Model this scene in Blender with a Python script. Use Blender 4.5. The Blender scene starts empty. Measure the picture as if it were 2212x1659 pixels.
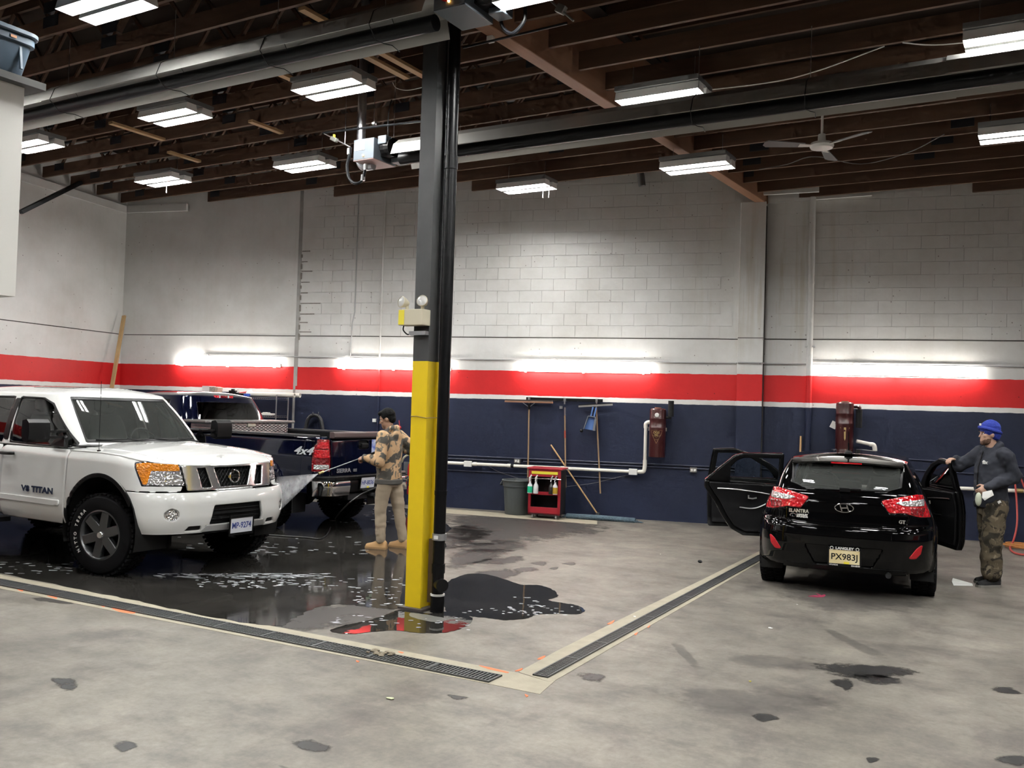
import bpy, bmesh, math, random
import numpy as np
from mathutils import Vector, Matrix, Quaternion, noise as mnoise
from mathutils.geometry import tessellate_polygon
random.seed(7)
R = math.radians
scene = bpy.context.scene
COL = scene.collection

# ------------------------------------------------------------------ camera
FPX, CX, CY, EYE = 2000.0, 1106.0, 829.5, 1.80
_th, _rho, _p = R(30.5), math.atan(.030), math.atan(52.5 / 2000)
_f0 = Vector((-math.sin(_th), math.cos(_th), 0)); _r0 = Vector((math.cos(_th), math.sin(_th), 0))
FW = (_f0 * math.cos(_p) + Vector((0, 0, 1)) * math.sin(_p)).normalized()
_u0 = _r0.cross(FW)
RT = _r0 * math.cos(_rho) + _u0 * math.sin(_rho)
UP = RT.cross(FW)
EYEP = Vector((0, 0, EYE))
cam_data = bpy.data.cameras.new('camera'); cam = bpy.data.objects.new('camera', cam_data); COL.objects.link(cam)
cam.matrix_world = Matrix(((RT.x, UP.x, -FW.x, 0), (RT.y, UP.y, -FW.y, 0), (RT.z, UP.z, -FW.z, EYE), (0, 0, 0, 1)))
cam_data.sensor_width = 36; cam_data.lens = FPX / 2212 * 36; cam_data.clip_end = 200
scene.camera = cam
# ------------------------------------------------------------------ world, exposure
w = bpy.data.worlds.new('world'); scene.world = w; w.use_nodes = True
w.node_tree.nodes['Background'].inputs[0].default_value = (.6, .7, .9, 1)
w.node_tree.nodes['Background'].inputs[1].default_value = .02
vs = scene.view_settings
vs.view_transform = 'Standard'; vs.look = 'None'; vs.gamma = 1; vs.use_curve_mapping = False
vs.exposure = 1.16
scene.cycles.max_bounces = 6; scene.cycles.diffuse_bounces = 3; scene.cycles.glossy_bounces = 3
scene.cycles.transparent_max_bounces = 10; scene.cycles.transmission_bounces = 2
scene.cycles.use_adaptive_sampling = True; scene.cycles.adaptive_threshold = .035; scene.cycles.adaptive_min_samples = 12
scene.cycles.sample_clamp_indirect = 6; scene.cycles.caustics_reflective = False; scene.cycles.caustics_refractive = False
scene.cycles.use_denoising = True
LAMP_POWER = 72.0      # radiance of the ceiling tubes
WALL_TUBE = 30.0       # radiance of the wall tubes

# ------------------------------------------------------------------ picking helpers: where a sight line meets a real surface
def ray(x, y):
    return FW * FPX + RT * (x - CX) - UP * (y - CY)
def F(x, y, h=0.0):
    d = ray(x, y); return EYEP + d * ((h - EYE) / d.z)
def hit(x, y, P0, n):
    d = ray(x, y); n = Vector(n); return EYEP + d * ((Vector(P0) - EYEP).dot(n) / d.dot(n))
WA = Vector((-8.397, 13.971, 0)); WD = Vector((.9703, .2419, 0)).normalized(); WN = Vector((WD.y, -WD.x, 0))
def W(x, y, d=0.0):            # a point on (or d in front of) the back wall
    return hit(x, y, WA + WN * d, WN)
def WP(u, z, d=0.0):
    return WA + WD * u + WN * d + Vector((0, 0, z))
def WU(p): return (Vector(p) - WA).dot(WD)

# ------------------------------------------------------------------ materials
MATS = {}
def mat(name, col=(.5, .5, .5), rough=.5, metal=0., spec=.5, vary=None, bump=None, coat=0., emit=None, sheen=0., stretch=None):
    if name in MATS: return MATS[name]
    m = bpy.data.materials.new(name); m.use_nodes = True; MATS[name] = m
    nt = m.node_tree; N = nt.nodes; L = nt.links; b = N['Principled BSDF']
    b.inputs['Base Color'].default_value = (*col, 1); b.inputs['Roughness'].default_value = rough
    b.inputs['Metallic'].default_value = metal; b.inputs['Specular IOR Level'].default_value = spec
    if coat: b.inputs['Coat Weight'].default_value = coat; b.inputs['Coat Roughness'].default_value = .04
    if sheen: b.inputs['Sheen Weight'].default_value = sheen
    if emit: b.inputs['Emission Color'].default_value = (*emit[0], 1); b.inputs['Emission Strength'].default_value = emit[1]
    src = None
    if vary or bump:
        tc = N.new('ShaderNodeTexCoord'); src = tc.outputs['Object']
        if stretch:
            mp = N.new('ShaderNodeMapping'); mp.inputs['Scale'].default_value = stretch; L.new(src, mp.inputs[0]); src = mp.outputs[0]
    if vary:
        sc, amt, col2 = vary
        n = N.new('ShaderNodeTexNoise'); n.inputs['Scale'].default_value = sc; n.inputs['Detail'].default_value = 6; L.new(src, n.inputs['Vector'])
        cr = N.new('ShaderNodeValToRGB'); cr.color_ramp.elements[0].position = .5 - amt * .5; cr.color_ramp.elements[1].position = .5 + amt * .5
        cr.color_ramp.elements[0].color = (*col, 1); cr.color_ramp.elements[1].color = (*col2, 1)
        L.new(n.outputs['Fac'], cr.inputs[0]); L.new(cr.outputs[0], b.inputs['Base Color'])
    if bump:
        n2 = N.new('ShaderNodeTexNoise'); n2.inputs['Scale'].default_value = bump[0]; n2.inputs['Detail'].default_value = 5; L.new(src, n2.inputs['Vector'])
        bp = N.new('ShaderNodeBump'); bp.inputs['Strength'].default_value = bump[1]; bp.inputs['Distance'].default_value = bump[2] if len(bump) > 2 else .01
        L.new(n2.outputs['Fac'], bp.inputs['Height']); L.new(bp.outputs[0], b.inputs['Normal'])
    return m
def emat(name, col, strength):
    if name in MATS: return MATS[name]
    m = bpy.data.materials.new(name); m.use_nodes = True; MATS[name] = m
    N = m.node_tree.nodes; N.clear(); e = N.new('ShaderNodeEmission'); o = N.new('ShaderNodeOutputMaterial')
    e.inputs[0].default_value = (*col, 1); e.inputs[1].default_value = strength; m.node_tree.links.new(e.outputs[0], o.inputs[0]); return m
def glassmat(name, tint=(.5, .5, .5), dust=0., rough=.02):
    if name in MATS: return MATS[name]
    m = bpy.data.materials.new(name); m.use_nodes = True; MATS[name] = m
    nt = m.node_tree; N = nt.nodes; L = nt.links; N.clear()
    t = N.new('ShaderNodeBsdfTransparent'); t.inputs[0].default_value = (*tint, 1)
    g = N.new('ShaderNodeBsdfGlossy'); g.inputs['Roughness'].default_value = rough
    fr = N.new('ShaderNodeFresnel'); fr.inputs[0].default_value = 1.5
    mx = N.new('ShaderNodeMixShader'); o = N.new('ShaderNodeOutputMaterial')
    L.new(fr.outputs[0], mx.inputs[0]); L.new(g.outputs[0], mx.inputs[2]); L.new(mx.outputs[0], o.inputs[0])
    if dust:  # dust mixes in a pale veil, painted stand-in for reflected haze
        df = N.new('ShaderNodeBsdfDiffuse'); df.inputs[0].default_value = (.5, .53, .5, 1); m2 = N.new('ShaderNodeMixShader'); m2.inputs[0].default_value = dust
        L.new(t.outputs[0], m2.inputs[1]); L.new(df.outputs[0], m2.inputs[2]); L.new(m2.outputs[0], mx.inputs[1])
    else: L.new(t.outputs[0], mx.inputs[1])
    return m

# ------------------------------------------------------------------ objects
def tag(o, label=None, cat=None, group=None, kind=None):
    if label: o['label'] = label
    if cat: o['category'] = cat
    if group: o['group'] = group
    if kind: o['kind'] = kind
    return o
def empty(name, loc=(0, 0, 0), rz=0., label=None, cat=None, group=None, kind=None):
    o = bpy.data.objects.new(name, None); COL.objects.link(o); o.location = loc; o.rotation_euler = (0, 0, rz); o.empty_display_size = .1
    return tag(o, label, cat, group, kind)
def copy_tree(o, parent=None):
    c = o.copy(); COL.objects.link(c); c.parent = parent
    for ch in [k for k in o.children]: copy_tree(ch, c)
    return c
def link(name, me, m, parent=None, loc=None, smooth=False):
    o = bpy.data.objects.new(name, me); COL.objects.link(o)
    if m is not None:
        for q in (m if isinstance(m, (list, tuple)) else [m]): me.materials.append(q)
    if parent is not None: o.parent = parent
    if loc is not None: o.location = loc
    if smooth:
        me.polygons.foreach_set('use_smooth', [True] * len(me.polygons))
    return o
class MB:
    def __init__(s): s.v = []; s.f = []; s.mi = []; s.k = 0
    def add(s, vs_, fs):
        b = len(s.v); s.v += [tuple(q) for q in vs_]; s.f += [tuple(b + i for i in f) for f in fs]; s.mi += [s.k] * len(fs); return s
    def box(s, c, d, M=None):
        x, y, z = d[0] / 2, d[1] / 2, d[2] / 2; c = Vector(c)
        vs_ = [Vector((i * x, j * y, k * z)) for i in (-1, 1) for j in (-1, 1) for k in (-1, 1)]
        if M is not None: vs_ = [M @ q for q in vs_]
        return s.add([c + q for q in vs_], [(0, 1, 3, 2), (4, 6, 7, 5), (0, 4, 5, 1), (2, 3, 7, 6), (0, 2, 6, 4), (1, 5, 7, 3)])
    def bar(s, a, b, wd, ht, up=(0, 0, 1)):   # rectangular bar from a to b
        a, b = Vector(a), Vector(b); d = (b - a); l = d.length; d.normalize(); up = Vector(up)
        if abs(d.dot(up)) > .99: up = Vector((1, 0, 0))
        sd = d.cross(up).normalized(); u = sd.cross(d)
        M = Matrix((sd, d, u)).transposed()
        return s.box((a + b) / 2, (wd, l, ht), M)
    def tube(s, pts, r, n=8, caps=True, closed=False, ell=None):
        pts = [Vector(p) for p in pts]; m = len(pts); rs = r if isinstance(r, (list, tuple)) else [r] * m
        t0 = None; rings = []
        for i in range(m):
            if closed: t = pts[(i + 1) % m] - pts[i - 1]
            else: t = pts[min(i + 1, m - 1)] - pts[max(i - 1, 0)]
            t.normalize()
            if t0 is None:
                a = Vector((0, 0, 1)) if abs(t.z) < .9 else Vector((1, 0, 0)); u = t.cross(a).normalized()
            else:
                u = (u - t * u.dot(t)); u = u.normalized() if u.length > 1e-6 else t.orthogonal().normalized()
            t0 = t; v = t.cross(u)
            rings.append([pts[i] + (u * math.cos(2 * math.pi * k / n) * (ell or 1) + v * math.sin(2 * math.pi * k / n)) * rs[i] for k in range(n)])
        vs_ = [q for rg in rings for q in rg]; fs = []
        for i in range(m if closed else m - 1):
            j = (i + 1) % m
            for k in range(n): fs.append((i * n + k, j * n + k, j * n + (k + 1) % n, i * n + (k + 1) % n))
        if caps and not closed: fs.append(tuple(range(n))); fs.append(tuple((m - 1) * n + k for k in reversed(range(n))))
        return s.add(vs_, fs)
    def lathe(s, prof, c=(0, 0, 0), n=20, M=None, arc=None):   # prof: (r, z)
        c = Vector(c); vs_ = []; fs = []; m = len(prof)
        for k in range(n):
            a = 2 * math.pi * k / n
            for (r, z) in prof:
                q = Vector((r * math.cos(a), r * math.sin(a), z)); vs_.append(c + (M @ q if M is not None else q))
        for k in range(n):
            k2 = (k + 1) % n
            for i in range(m - 1): fs.append((k * m + i, k2 * m + i, k2 * m + i + 1, k * m + i + 1))
        return s.add(vs_, fs)
    def prism(s, poly, z0, z1, M=None, c=(0, 0, 0)):   # poly: xy list extruded in z
        c = Vector(c); n = len(poly)
        vs_ = [Vector((x, y, z0)) for x, y in poly] + [Vector((x, y, z1)) for x, y in poly]
        if M is not None: vs_ = [M @ q for q in vs_]
        fs = [tuple(reversed(range(n))), tuple(range(n, 2 * n))] + [(i, (i + 1) % n, n + (i + 1) % n, n + i) for i in range(n)]
        return s.add([c + q for q in vs_], fs)
    def sphere(s, c, r, n=12, m=8, M=None):
        rr = r if isinstance(r, (tuple, list)) else (r, r, r); c = Vector(c); vs_ = []; fs = []
        for i in range(m + 1):
            t = math.pi * i / m
            for k in range(n):
                a = 2 * math.pi * k / n; q = Vector((rr[0] * math.sin(t) * math.cos(a), rr[1] * math.sin(t) * math.sin(a), rr[2] * math.cos(t)))
                vs_.append(c + (M @ q if M is not None else q))
        for i in range(m):
            for k in range(n): fs.append((i * n + k, (i + 1) * n + k, (i + 1) * n + (k + 1) % n, i * n + (k + 1) % n))
        return s.add(vs_, fs)
    def mesh(s, name='m'):
        me = bpy.data.meshes.new(name); me.from_pydata(s.v, [], s.f)
        if any(s.mi): me.polygons.foreach_set('material_index', s.mi)
        return me
    def build(s, name, m, parent=None, loc=None, smooth=False, bevel=0., clean=True):
        me = s.mesh(name)
        if clean:
            bm = bmesh.new(); bm.from_mesh(me); bmesh.ops.remove_doubles(bm, verts=bm.verts, dist=1e-5)
            bmesh.ops.recalc_face_normals(bm, faces=bm.faces); bm.to_mesh(me); bm.free()
        o = link(name, me, m, parent, loc, smooth)
        if smooth: autosmooth(o)
        if bevel:
            md = o.modifiers.new('bevel', 'BEVEL'); md.width = bevel; md.segments = 2; md.limit_method = 'ANGLE'
        return o
def autosmooth(o, ang=35):
    me = o.data; bm = bmesh.new(); bm.from_mesh(me); c = R(ang)
    for e in bm.edges:
        if len(e.link_faces) == 2 and e.calc_face_angle(0) > c: e.smooth = False
    bm.to_mesh(me); bm.free()
def catmull(pts, n=6, closed=False):
    pts = [np.array(p, float) for p in pts]; out = []; m = len(pts)
    for i in range(m if closed else m - 1):
        p0 = pts[i - 1] if (i > 0 or closed) else 2 * pts[0] - pts[1]
        p1 = pts[i]; p2 = pts[(i + 1) % m]
        p3 = pts[(i + 2) % m] if (i + 2 < m or closed) else 2 * pts[-1] - pts[-2]
        for k in range(n):
            t = k / n
            out.append(.5 * (2 * p1 + (p2 - p0) * t + (2 * p0 - 5 * p1 + 4 * p2 - p3) * t * t + (3 * p1 - p0 - 3 * p2 + p3) * t ** 3))
    if not closed: out.append(pts[-1])
    return [tuple(q) for q in out]
def flat_poly(pts, z0, z1):          # pts xy -> thin slab MB
    mb = MB(); n = len(pts)
    tri = tessellate_polygon([[Vector((x, y, 0)) for x, y in pts]])
    mb.add([(x, y, z1) for x, y in pts] + [(x, y, z0) for x, y in pts],
           [tuple(t) for t in tri] + [(i, (i + 1) % n, n + (i + 1) % n, n + i) for i in range(n)])
    return mb
_tcache = {}
def text_obj(name, s, size, M, m, parent=None, depth=.004, bold=0., shear=0., align='CENTER', width=None):
    cu = bpy.data.curves.new('t', 'FONT'); cu.body = s; cu.size = size; cu.extrude = depth / 2; cu.offset = bold; cu.shear = shear
    cu.align_x = align; cu.align_y = 'CENTER'; cu.resolution_u = 3
    o = bpy.data.objects.new('t', cu); COL.objects.link(o)
    dg = bpy.context.evaluated_depsgraph_get(); me = bpy.data.meshes.new_from_object(o.evaluated_get(dg))
    bpy.data.objects.remove(o); bpy.data.curves.remove(cu); me.materials.clear()
    if width:
        xs = [v.co.x for v in me.vertices]; k = width / (max(xs) - min(xs))
        for v in me.vertices: v.co.x *= k
    me.transform(M); me.name = name
    return link(name, me, m, parent)
def frame(o, x, y):                  # matrix with columns x, y, x*y at o
    x = Vector(x).normalized(); y = Vector(y).normalized(); z = x.cross(y)
    return Matrix(((x.x, y.x, z.x, o[0]), (x.y, y.y, z.y, o[1]), (x.z, y.z, z.z, o[2]), (0, 0, 0, 1)))
# ================================================================== structure materials
def node(N, t, **kw):
    n = N.new(t)
    for k, v in kw.items():
        if hasattr(n, k): setattr(n, k, v)
        else: n.inputs[k].default_value = v
    return n
def wall_material(name, block=False):
    m = bpy.data.materials.new(name); m.use_nodes = True; nt = m.node_tree; N = nt.nodes; L = nt.links; b = N['Principled BSDF']
    g = N.new('ShaderNodeNewGeometry'); sx = N.new('ShaderNodeSeparateXYZ'); L.new(g.outputs['Position'], sx.inputs[0])
    nz = node(N, 'ShaderNodeTexNoise', Scale=6., Detail=3.); L.new(g.outputs['Position'], nz.inputs['Vector'])
    j = node(N, 'ShaderNodeMath', operation='MULTIPLY_ADD'); j.inputs[1].default_value = .022; L.new(nz.outputs['Fac'], j.inputs[0])
    zz = N.new('ShaderNodeMath'); zz.operation = 'SUBTRACT'; L.new(sx.outputs['Z'], zz.inputs[0]); zz.inputs[1].default_value = .011
    L.new(zz.outputs[0], j.inputs[2])
    d = node(N, 'ShaderNodeMath', operation='DIVIDE'); L.new(j.outputs[0], d.inputs[0]); d.inputs[1].default_value = 10.
    cr = N.new('ShaderNodeValToRGB'); cr.color_ramp.interpolation = 'CONSTANT'; e = cr.color_ramp.elements
    WH = (.72, .715, .70, 1)
    e[0].position = 0; e[0].color = (.0125, .018, .045, 1); e[1].position = .192; e[1].color = (.80, .79, .77, 1)
    for p, c in ((.200, (.62, .018, .020, 1)), (.2425, WH)):
        q = e.new(p); q.color = c
    L.new(d.outputs[0], cr.inputs[0])
    # grime: broad soft mottling, brown drips under the roof leak beside the pier, small pits
    n1 = node(N, 'ShaderNodeTexNoise', Scale=.9, Detail=8., Roughness=.65); L.new(g.outputs['Position'], n1.inputs['Vector'])
    c1 = N.new('ShaderNodeValToRGB'); c1.color_ramp.elements[0].position = .3; c1.color_ramp.elements[0].color = (.80, .79, .77, 1); c1.color_ramp.elements[1].position = .65; c1.color_ramp.elements[1].color = (1, 1, 1, 1)
    L.new(n1.outputs['Fac'], c1.inputs[0])
    mx = node(N, 'ShaderNodeMixRGB', blend_type='MULTIPLY'); mx.inputs[0].default_value = 1; L.new(cr.outputs[0], mx.inputs[1]); L.new(c1.outputs[0], mx.inputs[2])
    mp = N.new('ShaderNodeMapping'); mp.inputs['Scale'].default_value = (6, 6, .35); L.new(g.outputs['Position'], mp.inputs[0])
    n2 = node(N, 'ShaderNodeTexNoise', Scale=1.2, Detail=5.); L.new(mp.outputs[0], n2.inputs['Vector'])
    c2 = N.new('ShaderNodeValToRGB'); c2.color_ramp.elements[0].position = .52; c2.color_ramp.elements[0].color = (0, 0, 0, 1); c2.color_ramp.elements[1].position = .66; c2.color_ramp.elements[1].color = (1, 1, 1, 1)
    L.new(n2.outputs['Fac'], c2.inputs[0])
    # drips only near u = 4.2 .. 5.2 on the back wall
    dt = node(N, 'ShaderNodeVectorMath', operation='DISTANCE'); dt.inputs[1].default_value = tuple(WP(4.65, 4.0))
    L.new(g.outputs['Position'], dt.inputs[0])
    mr = N.new('ShaderNodeMapRange'); mr.inputs['From Min'].default_value = .5; mr.inputs['From Max'].default_value = 1.5; mr.inputs['To Min'].default_value = .55; mr.inputs['To Max'].default_value = 0.05
    L.new(dt.outputs['Value'], mr.inputs['Value'])
    mu = node(N, 'ShaderNodeMath', operation='MULTIPLY'); L.new(c2.outputs[0], mu.inputs[0]); L.new(mr.outputs[0], mu.inputs[1])
    m2 = N.new('ShaderNodeMixRGB'); m2.blend_type = 'MULTIPLY'; L.new(mu.outputs[0], m2.inputs[0]); L.new(mx.outputs[0], m2.inputs[1]); m2.inputs[2].default_value = (.62, .52, .36, 1)
    vo = node(N, 'ShaderNodeTexVoronoi', Scale=9.); L.new(g.outputs['Position'], vo.inputs['Vector'])
    lt = node(N, 'ShaderNodeMath', operation='LESS_THAN'); lt.inputs[1].default_value = .09; L.new(vo.outputs['Distance'], lt.inputs[0])
    n3 = node(N, 'ShaderNodeTexNoise', Scale=1.7, Detail=2.); L.new(g.outputs['Position'], n3.inputs['Vector'])
    g3 = node(N, 'ShaderNodeMath', operation='GREATER_THAN'); g3.inputs[1].default_value = .55; L.new(n3.outputs['Fac'], g3.inputs[0])
    m3 = node(N, 'ShaderNodeMath', operation='MULTIPLY'); L.new(lt.outputs[0], m3.inputs[0]); L.new(g3.outputs[0], m3.inputs[1])
    m4 = N.new('ShaderNodeMixRGB'); m4.blend_type = 'MULTIPLY'; L.new(m3.outputs[0], m4.inputs[0]); L.new(m2.outputs[0], m4.inputs[1]); m4.inputs[2].default_value = (.45, .42, .40, 1)
    L.new(m4.outputs[0], b.inputs['Base Color']); b.inputs['Roughness'].default_value = .48; b.inputs['Specular IOR Level'].default_value = .35
    nb = node(N, 'ShaderNodeTexNoise', Scale=14., Detail=6.); L.new(g.outputs['Position'], nb.inputs['Vector'])
    ad = node(N, 'ShaderNodeMath', operation='SUBTRACT'); L.new(nb.outputs['Fac'], ad.inputs[0]); L.new(m3.outputs[0], ad.inputs[1])
    bp = N.new('ShaderNodeBump'); bp.inputs['Strength'].default_value = .25; bp.inputs['Distance'].default_value = .01; L.new(ad.outputs[0], bp.inputs['Height']); L.new(bp.outputs[0], b.inputs['Normal'])
    MATS[name] = m; return m
M_WALL = wall_material('painted_wall')
def floor_material():
    m = bpy.data.materials.new('concrete_floor'); m.use_nodes = True; nt = m.node_tree; N = nt.nodes; L = nt.links; b = N['Principled BSDF']
    g = N.new('ShaderNodeNewGeometry'); P = g.outputs['Position']
    def ns(scale, det=6., rough=.6, st=None, rot=0):
        src = P
        if st:
            mp = N.new('ShaderNodeMapping'); mp.inputs['Scale'].default_value = st; mp.inputs['Rotation'].default_value = (0, 0, rot); L.new(P, mp.inputs[0]); src = mp.outputs[0]
        n = node(N, 'ShaderNodeTexNoise', Scale=scale, Detail=det, Roughness=rough); L.new(src, n.inputs['Vector']); return n.outputs['Fac']
    def ramp(f, a, ca, b_, cb):
        c = N.new('ShaderNodeValToRGB'); c.color_ramp.elements[0].position = a; c.color_ramp.elements[0].color = (*ca, 1); c.color_ramp.elements[1].position = b_; c.color_ramp.elements[1].color = (*cb, 1)
        L.new(f, c.inputs[0]); return c.outputs[0]
    def mul(a, b_, f=1.):
        x = N.new('ShaderNodeMixRGB'); x.blend_type = 'MULTIPLY'; x.inputs[0].default_value = f; L.new(a, x.inputs[1]); L.new(b_, x.inputs[2]); return x.outputs[0]
    base = ramp(ns(.55, 8), .32, (.148, .136, .120), .68, (.262, .243, .213))
    base = mul(base, ramp(ns(3.2, 8, .7), .3, (.64, .63, .64), .62, (1.10, 1.08, 1.05)))
    base = mul(base, ramp(ns(1.6, 8, .68, (.75, 1.5, 1), R(20)), .36, (.70, .69, .70), .5, (1, 1, 1)))     # scuffs
    base = mul(base, ramp(ns(1.3, 8, .66, (1.5, .7, 1), R(35)), .34, (.72, .70, .72), .46, (1, 1, 1)))
    base = mul(base, ramp(ns(24., 7, .75), .3, (.80, .80, .80), .62, (1.07, 1.07, 1.06)))
    # dark oil spots
    sp = ns(1.9, 3, .45, (1.3, 2.4, 1), R(-25))
    base = mul(base, ramp(sp, .225, (.35, .34, .34), .25, (1, 1, 1)))
    L.new(base, b.inputs['Base Color'])
    rr = N.new('ShaderNodeMapRange'); rr.inputs['To Min'].default_value = .34; rr.inputs['To Max'].default_value = .62; L.new(ns(2.3, 5), rr.inputs['Value']); L.new(rr.outputs[0], b.inputs['Roughness'])
    bp = N.new('ShaderNodeBump'); bp.inputs['Strength'].default_value = .12; bp.inputs['Distance'].default_value = .004; L.new(ns(40., 4), bp.inputs['Height']); L.new(bp.outputs[0], b.inputs['Normal'])
    b.inputs['Specular IOR Level'].default_value = .4
    MATS['concrete_floor'] = m; return m
M_FLOOR = floor_material()
M_STRIP = mat('new_concrete', (.42, .38, .29), .6, vary=(9, .7, (.30, .27, .20)), bump=(60, .15))
M_WOOD = mat('joist_wood', (.135, .070, .040), .7, vary=(3, .6, (.075, .042, .026)), stretch=(.6, 6, 6))
M_WOODL = mat('new_wood', (.50, .32, .16), .65, vary=(3, .6, (.36, .22, .10)), stretch=(6, .6, 6))
M_BEAM = mat('beam_wood', (.32, .165, .095), .6, vary=(2.5, .7, (.23, .115, .065)), stretch=(8, .6, 8))
M_DECK = mat('roof_deck', (.034, .022, .015), .85, spec=.2, vary=(1.2, .7, (.018, .013, .010)))
M_GUSSET = mat('gusset_plate', (.018, .020, .026), .5)
M_BLACKSTEEL = mat('black_paint_steel', (.006, .0065, .008), .4, spec=.25)
M_GREYSTEEL = mat('grey_paint_steel', (.040, .042, .045), .42, vary=(8, .5, (.05, .052, .054)))
M_GALV = mat('galvanised', (.55, .57, .60), .35, .9, vary=(10, .8, (.42, .44, .47)))
M_CHROME = mat('chrome', (.85, .85, .86), .08, 1.)
M_STEEL = mat('bright_steel', (.62, .62, .62), .28, 1.)
M_PVC = mat('white_pvc', (.80, .77, .70), .35)
M_BLACK = mat('black_plastic', (.004, .004, .0045), .42, spec=.25)
M_BLACKMATT = mat('black_matt', (.006, .006, .007), .85)
M_WHITE = mat('white_paint', (.78, .77, .74), .4)
M_CRACK = mat('dark_joint', (.05, .045, .04), .9)

# ================================================================== shell
DECK_L, DECK_R = 6.62, 6.30
CORNER = WP(-8.06, 0)
LD = Vector((WD.y, -WD.x, 0))            # left wall runs along WN, towards the viewer
m = MB(); m.add([(-26, -12, 0), (12, -12, 0), (12, 19, 0), (-26, 19, 0), (-26, -12, -.1), (12, -12, -.1), (12, 19, -.1), (-26, 19, -.1)],
                [(0, 1, 2, 3), (7, 6, 5, 4), (0, 4, 5, 1), (1, 5, 6, 2), (2, 6, 7, 3), (3, 7, 4, 0)])
FLOOR = tag(m.build('floor', M_FLOOR), 'worn grey concrete garage floor with scuffs and oil stains', kind='structure')
def wall_slab(name, a, b, z1, t=.2, back=None):
    a, b = Vector(a), Vector(b); d = (b - a).normalized(); n = Vector((d.y, -d.x, 0))
    m = MB(); m.add([a, b, b - n * t, a - n * t] + [q + Vector((0, 0, z1)) for q in (a, b, b - n * t, a - n * t)],
                    [(3, 2, 1, 0), (4, 5, 6, 7), (0, 1, 5, 4), (1, 2, 6, 5), (2, 3, 7, 6), (3, 0, 4, 7)])
    return tag(m.build(name, M_WALL), kind='structure')
WALL_BACK = wall_slab('wall_back', WP(-8.3, 0, 0), WP(12.5, 0, 0), 6.7)
WALL_BACK['label'] = 'long white back wall with red stripe and navy lower band'
WALL_LEFT = wall_slab('wall_left', CORNER + LD * 17, CORNER, 6.7); WALL_LEFT['label'] = 'white left wall with red stripe meeting the back wall'
wall_slab('wall_right', (8.0, 18.4, 0), (8.0, -9, 0), 6.7)
wall_slab('wall_rear', (8.2, -8.8, 0), (-20, -8.8, 0), 6.7)

# concrete blocks above the slab joint: real courses with recessed joints
BW, BH = .406, .2032
blk = MB(); blk.box((BW / 2, 0, BH / 2), (BW - .006, .012, BH - .006)); bme = blk.mesh('block'); bme.materials.append(M_WALL)
cells = []
for r in range(17):
    z = 3.055 + r * BH
    u = -4.02 + (BW / 2 if r % 2 else 0)
    while u < 9.0:
        if not (4.0 - BW + .02 < u < 4.36): cells.append((u, z))
        u += BW
cells.sort(key=lambda c: (-(c[1] < 4.55), abs(c[0] - 1.6) + abs(c[1] - 3.6) * .9))
rotM = Matrix((WD, -WN, Vector((0, 0, 1)))).transposed()
for (u, z) in cells[:300]:
    o = bpy.data.objects.new('block', bme); COL.objects.link(o); o.parent = WALL_BACK
    p = WP(u, z, .004); o.matrix_local = Matrix.Translation(p) @ rotM.to_4x4()
m = MB()
for (u, z) in cells[300:]:
    m.box(WP(u + BW / 2, z + BH / 2, .004), (BW - .006, .012, BH - .006), rotM)
tag(m.build('blockwork', M_WALL, WALL_BACK, clean=False), kind='stuff')
# slab joint ledge, expansion joint, pier
m = MB()
def wall_ledge(mb, u0, u1, z, h, d):
    mb.box(WP((u0 + u1) / 2, z, d / 2), (u1 - u0, d, h), rotM)
wall_ledge(m, -8.0, 4.0, 3.045, .014, .004); wall_ledge(m, 4.4, 12, 3.05, .016, .012)
m.build('slab_joint', M_CRACK, WALL_BACK)
m = MB(); lr = Matrix((LD, -Vector((LD.y, -LD.x, 0)), Vector((0, 0, 1)))).transposed(); ln = Vector((-LD.y, LD.x, 0))
m.box(CORNER + LD * 6 + Vector((0, 0, 3.05)), (12, .008, .016), lr); m.build('slab_joint', M_CRACK, WALL_LEFT)
m = MB(); wall_ledge(m, -4.16, -4.06, 4.05, 0, 0); m = MB(); m.box(WP(-4.11, 4.3, 0.001), (.07, .012, 4.4), rotM); m.box(WP(-4.13, 2.0, .001), (.045, .01, 2.0), rotM)
m.build('expansion_joint', mat('filled_joint', (.22, .21, .20), .9, vary=(4, .6, (.42, .41, .39))), WALL_BACK)
m = MB()
for k, (z, l) in enumerate(((4.65, .16), (4.45, .12), (4.27, .22), (4.06, .18), (3.86, .14), (3.66, .42), (3.46, .30), (3.30, .16), (3.12, .25))):
    m.box(WP(-4.06 + l / 2, z, .005), (l, .013, .018), rotM); m.box(WP(-4.07, z - .09, .005), (.03, .013, .06 + .03 * (k % 3)), rotM)
m.build('mortar_gap', mat('crumbled_mortar', (.12, .105, .09), .95, vary=(20, .8, (.3, .28, .25))), WALL_BACK)
# pier under the roof beam
PIER = MB(); PIER.box(WP(4.20, 2.63, .10), (.40, .22, 5.26), rotM)
tag(PIER.build('trim_1', M_WALL, bevel=.01), 'painted concrete pier standing proud of the back wall', kind='structure')
m = MB(); m.box(WP(4.405, 2.6, .07), (.02, .14, 5.2), rotM); m.box(WP(4.20, 3.05, .205), (.40, .012, .012), rotM); m.build('pier_joint', M_CRACK, WALL_BACK)

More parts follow.
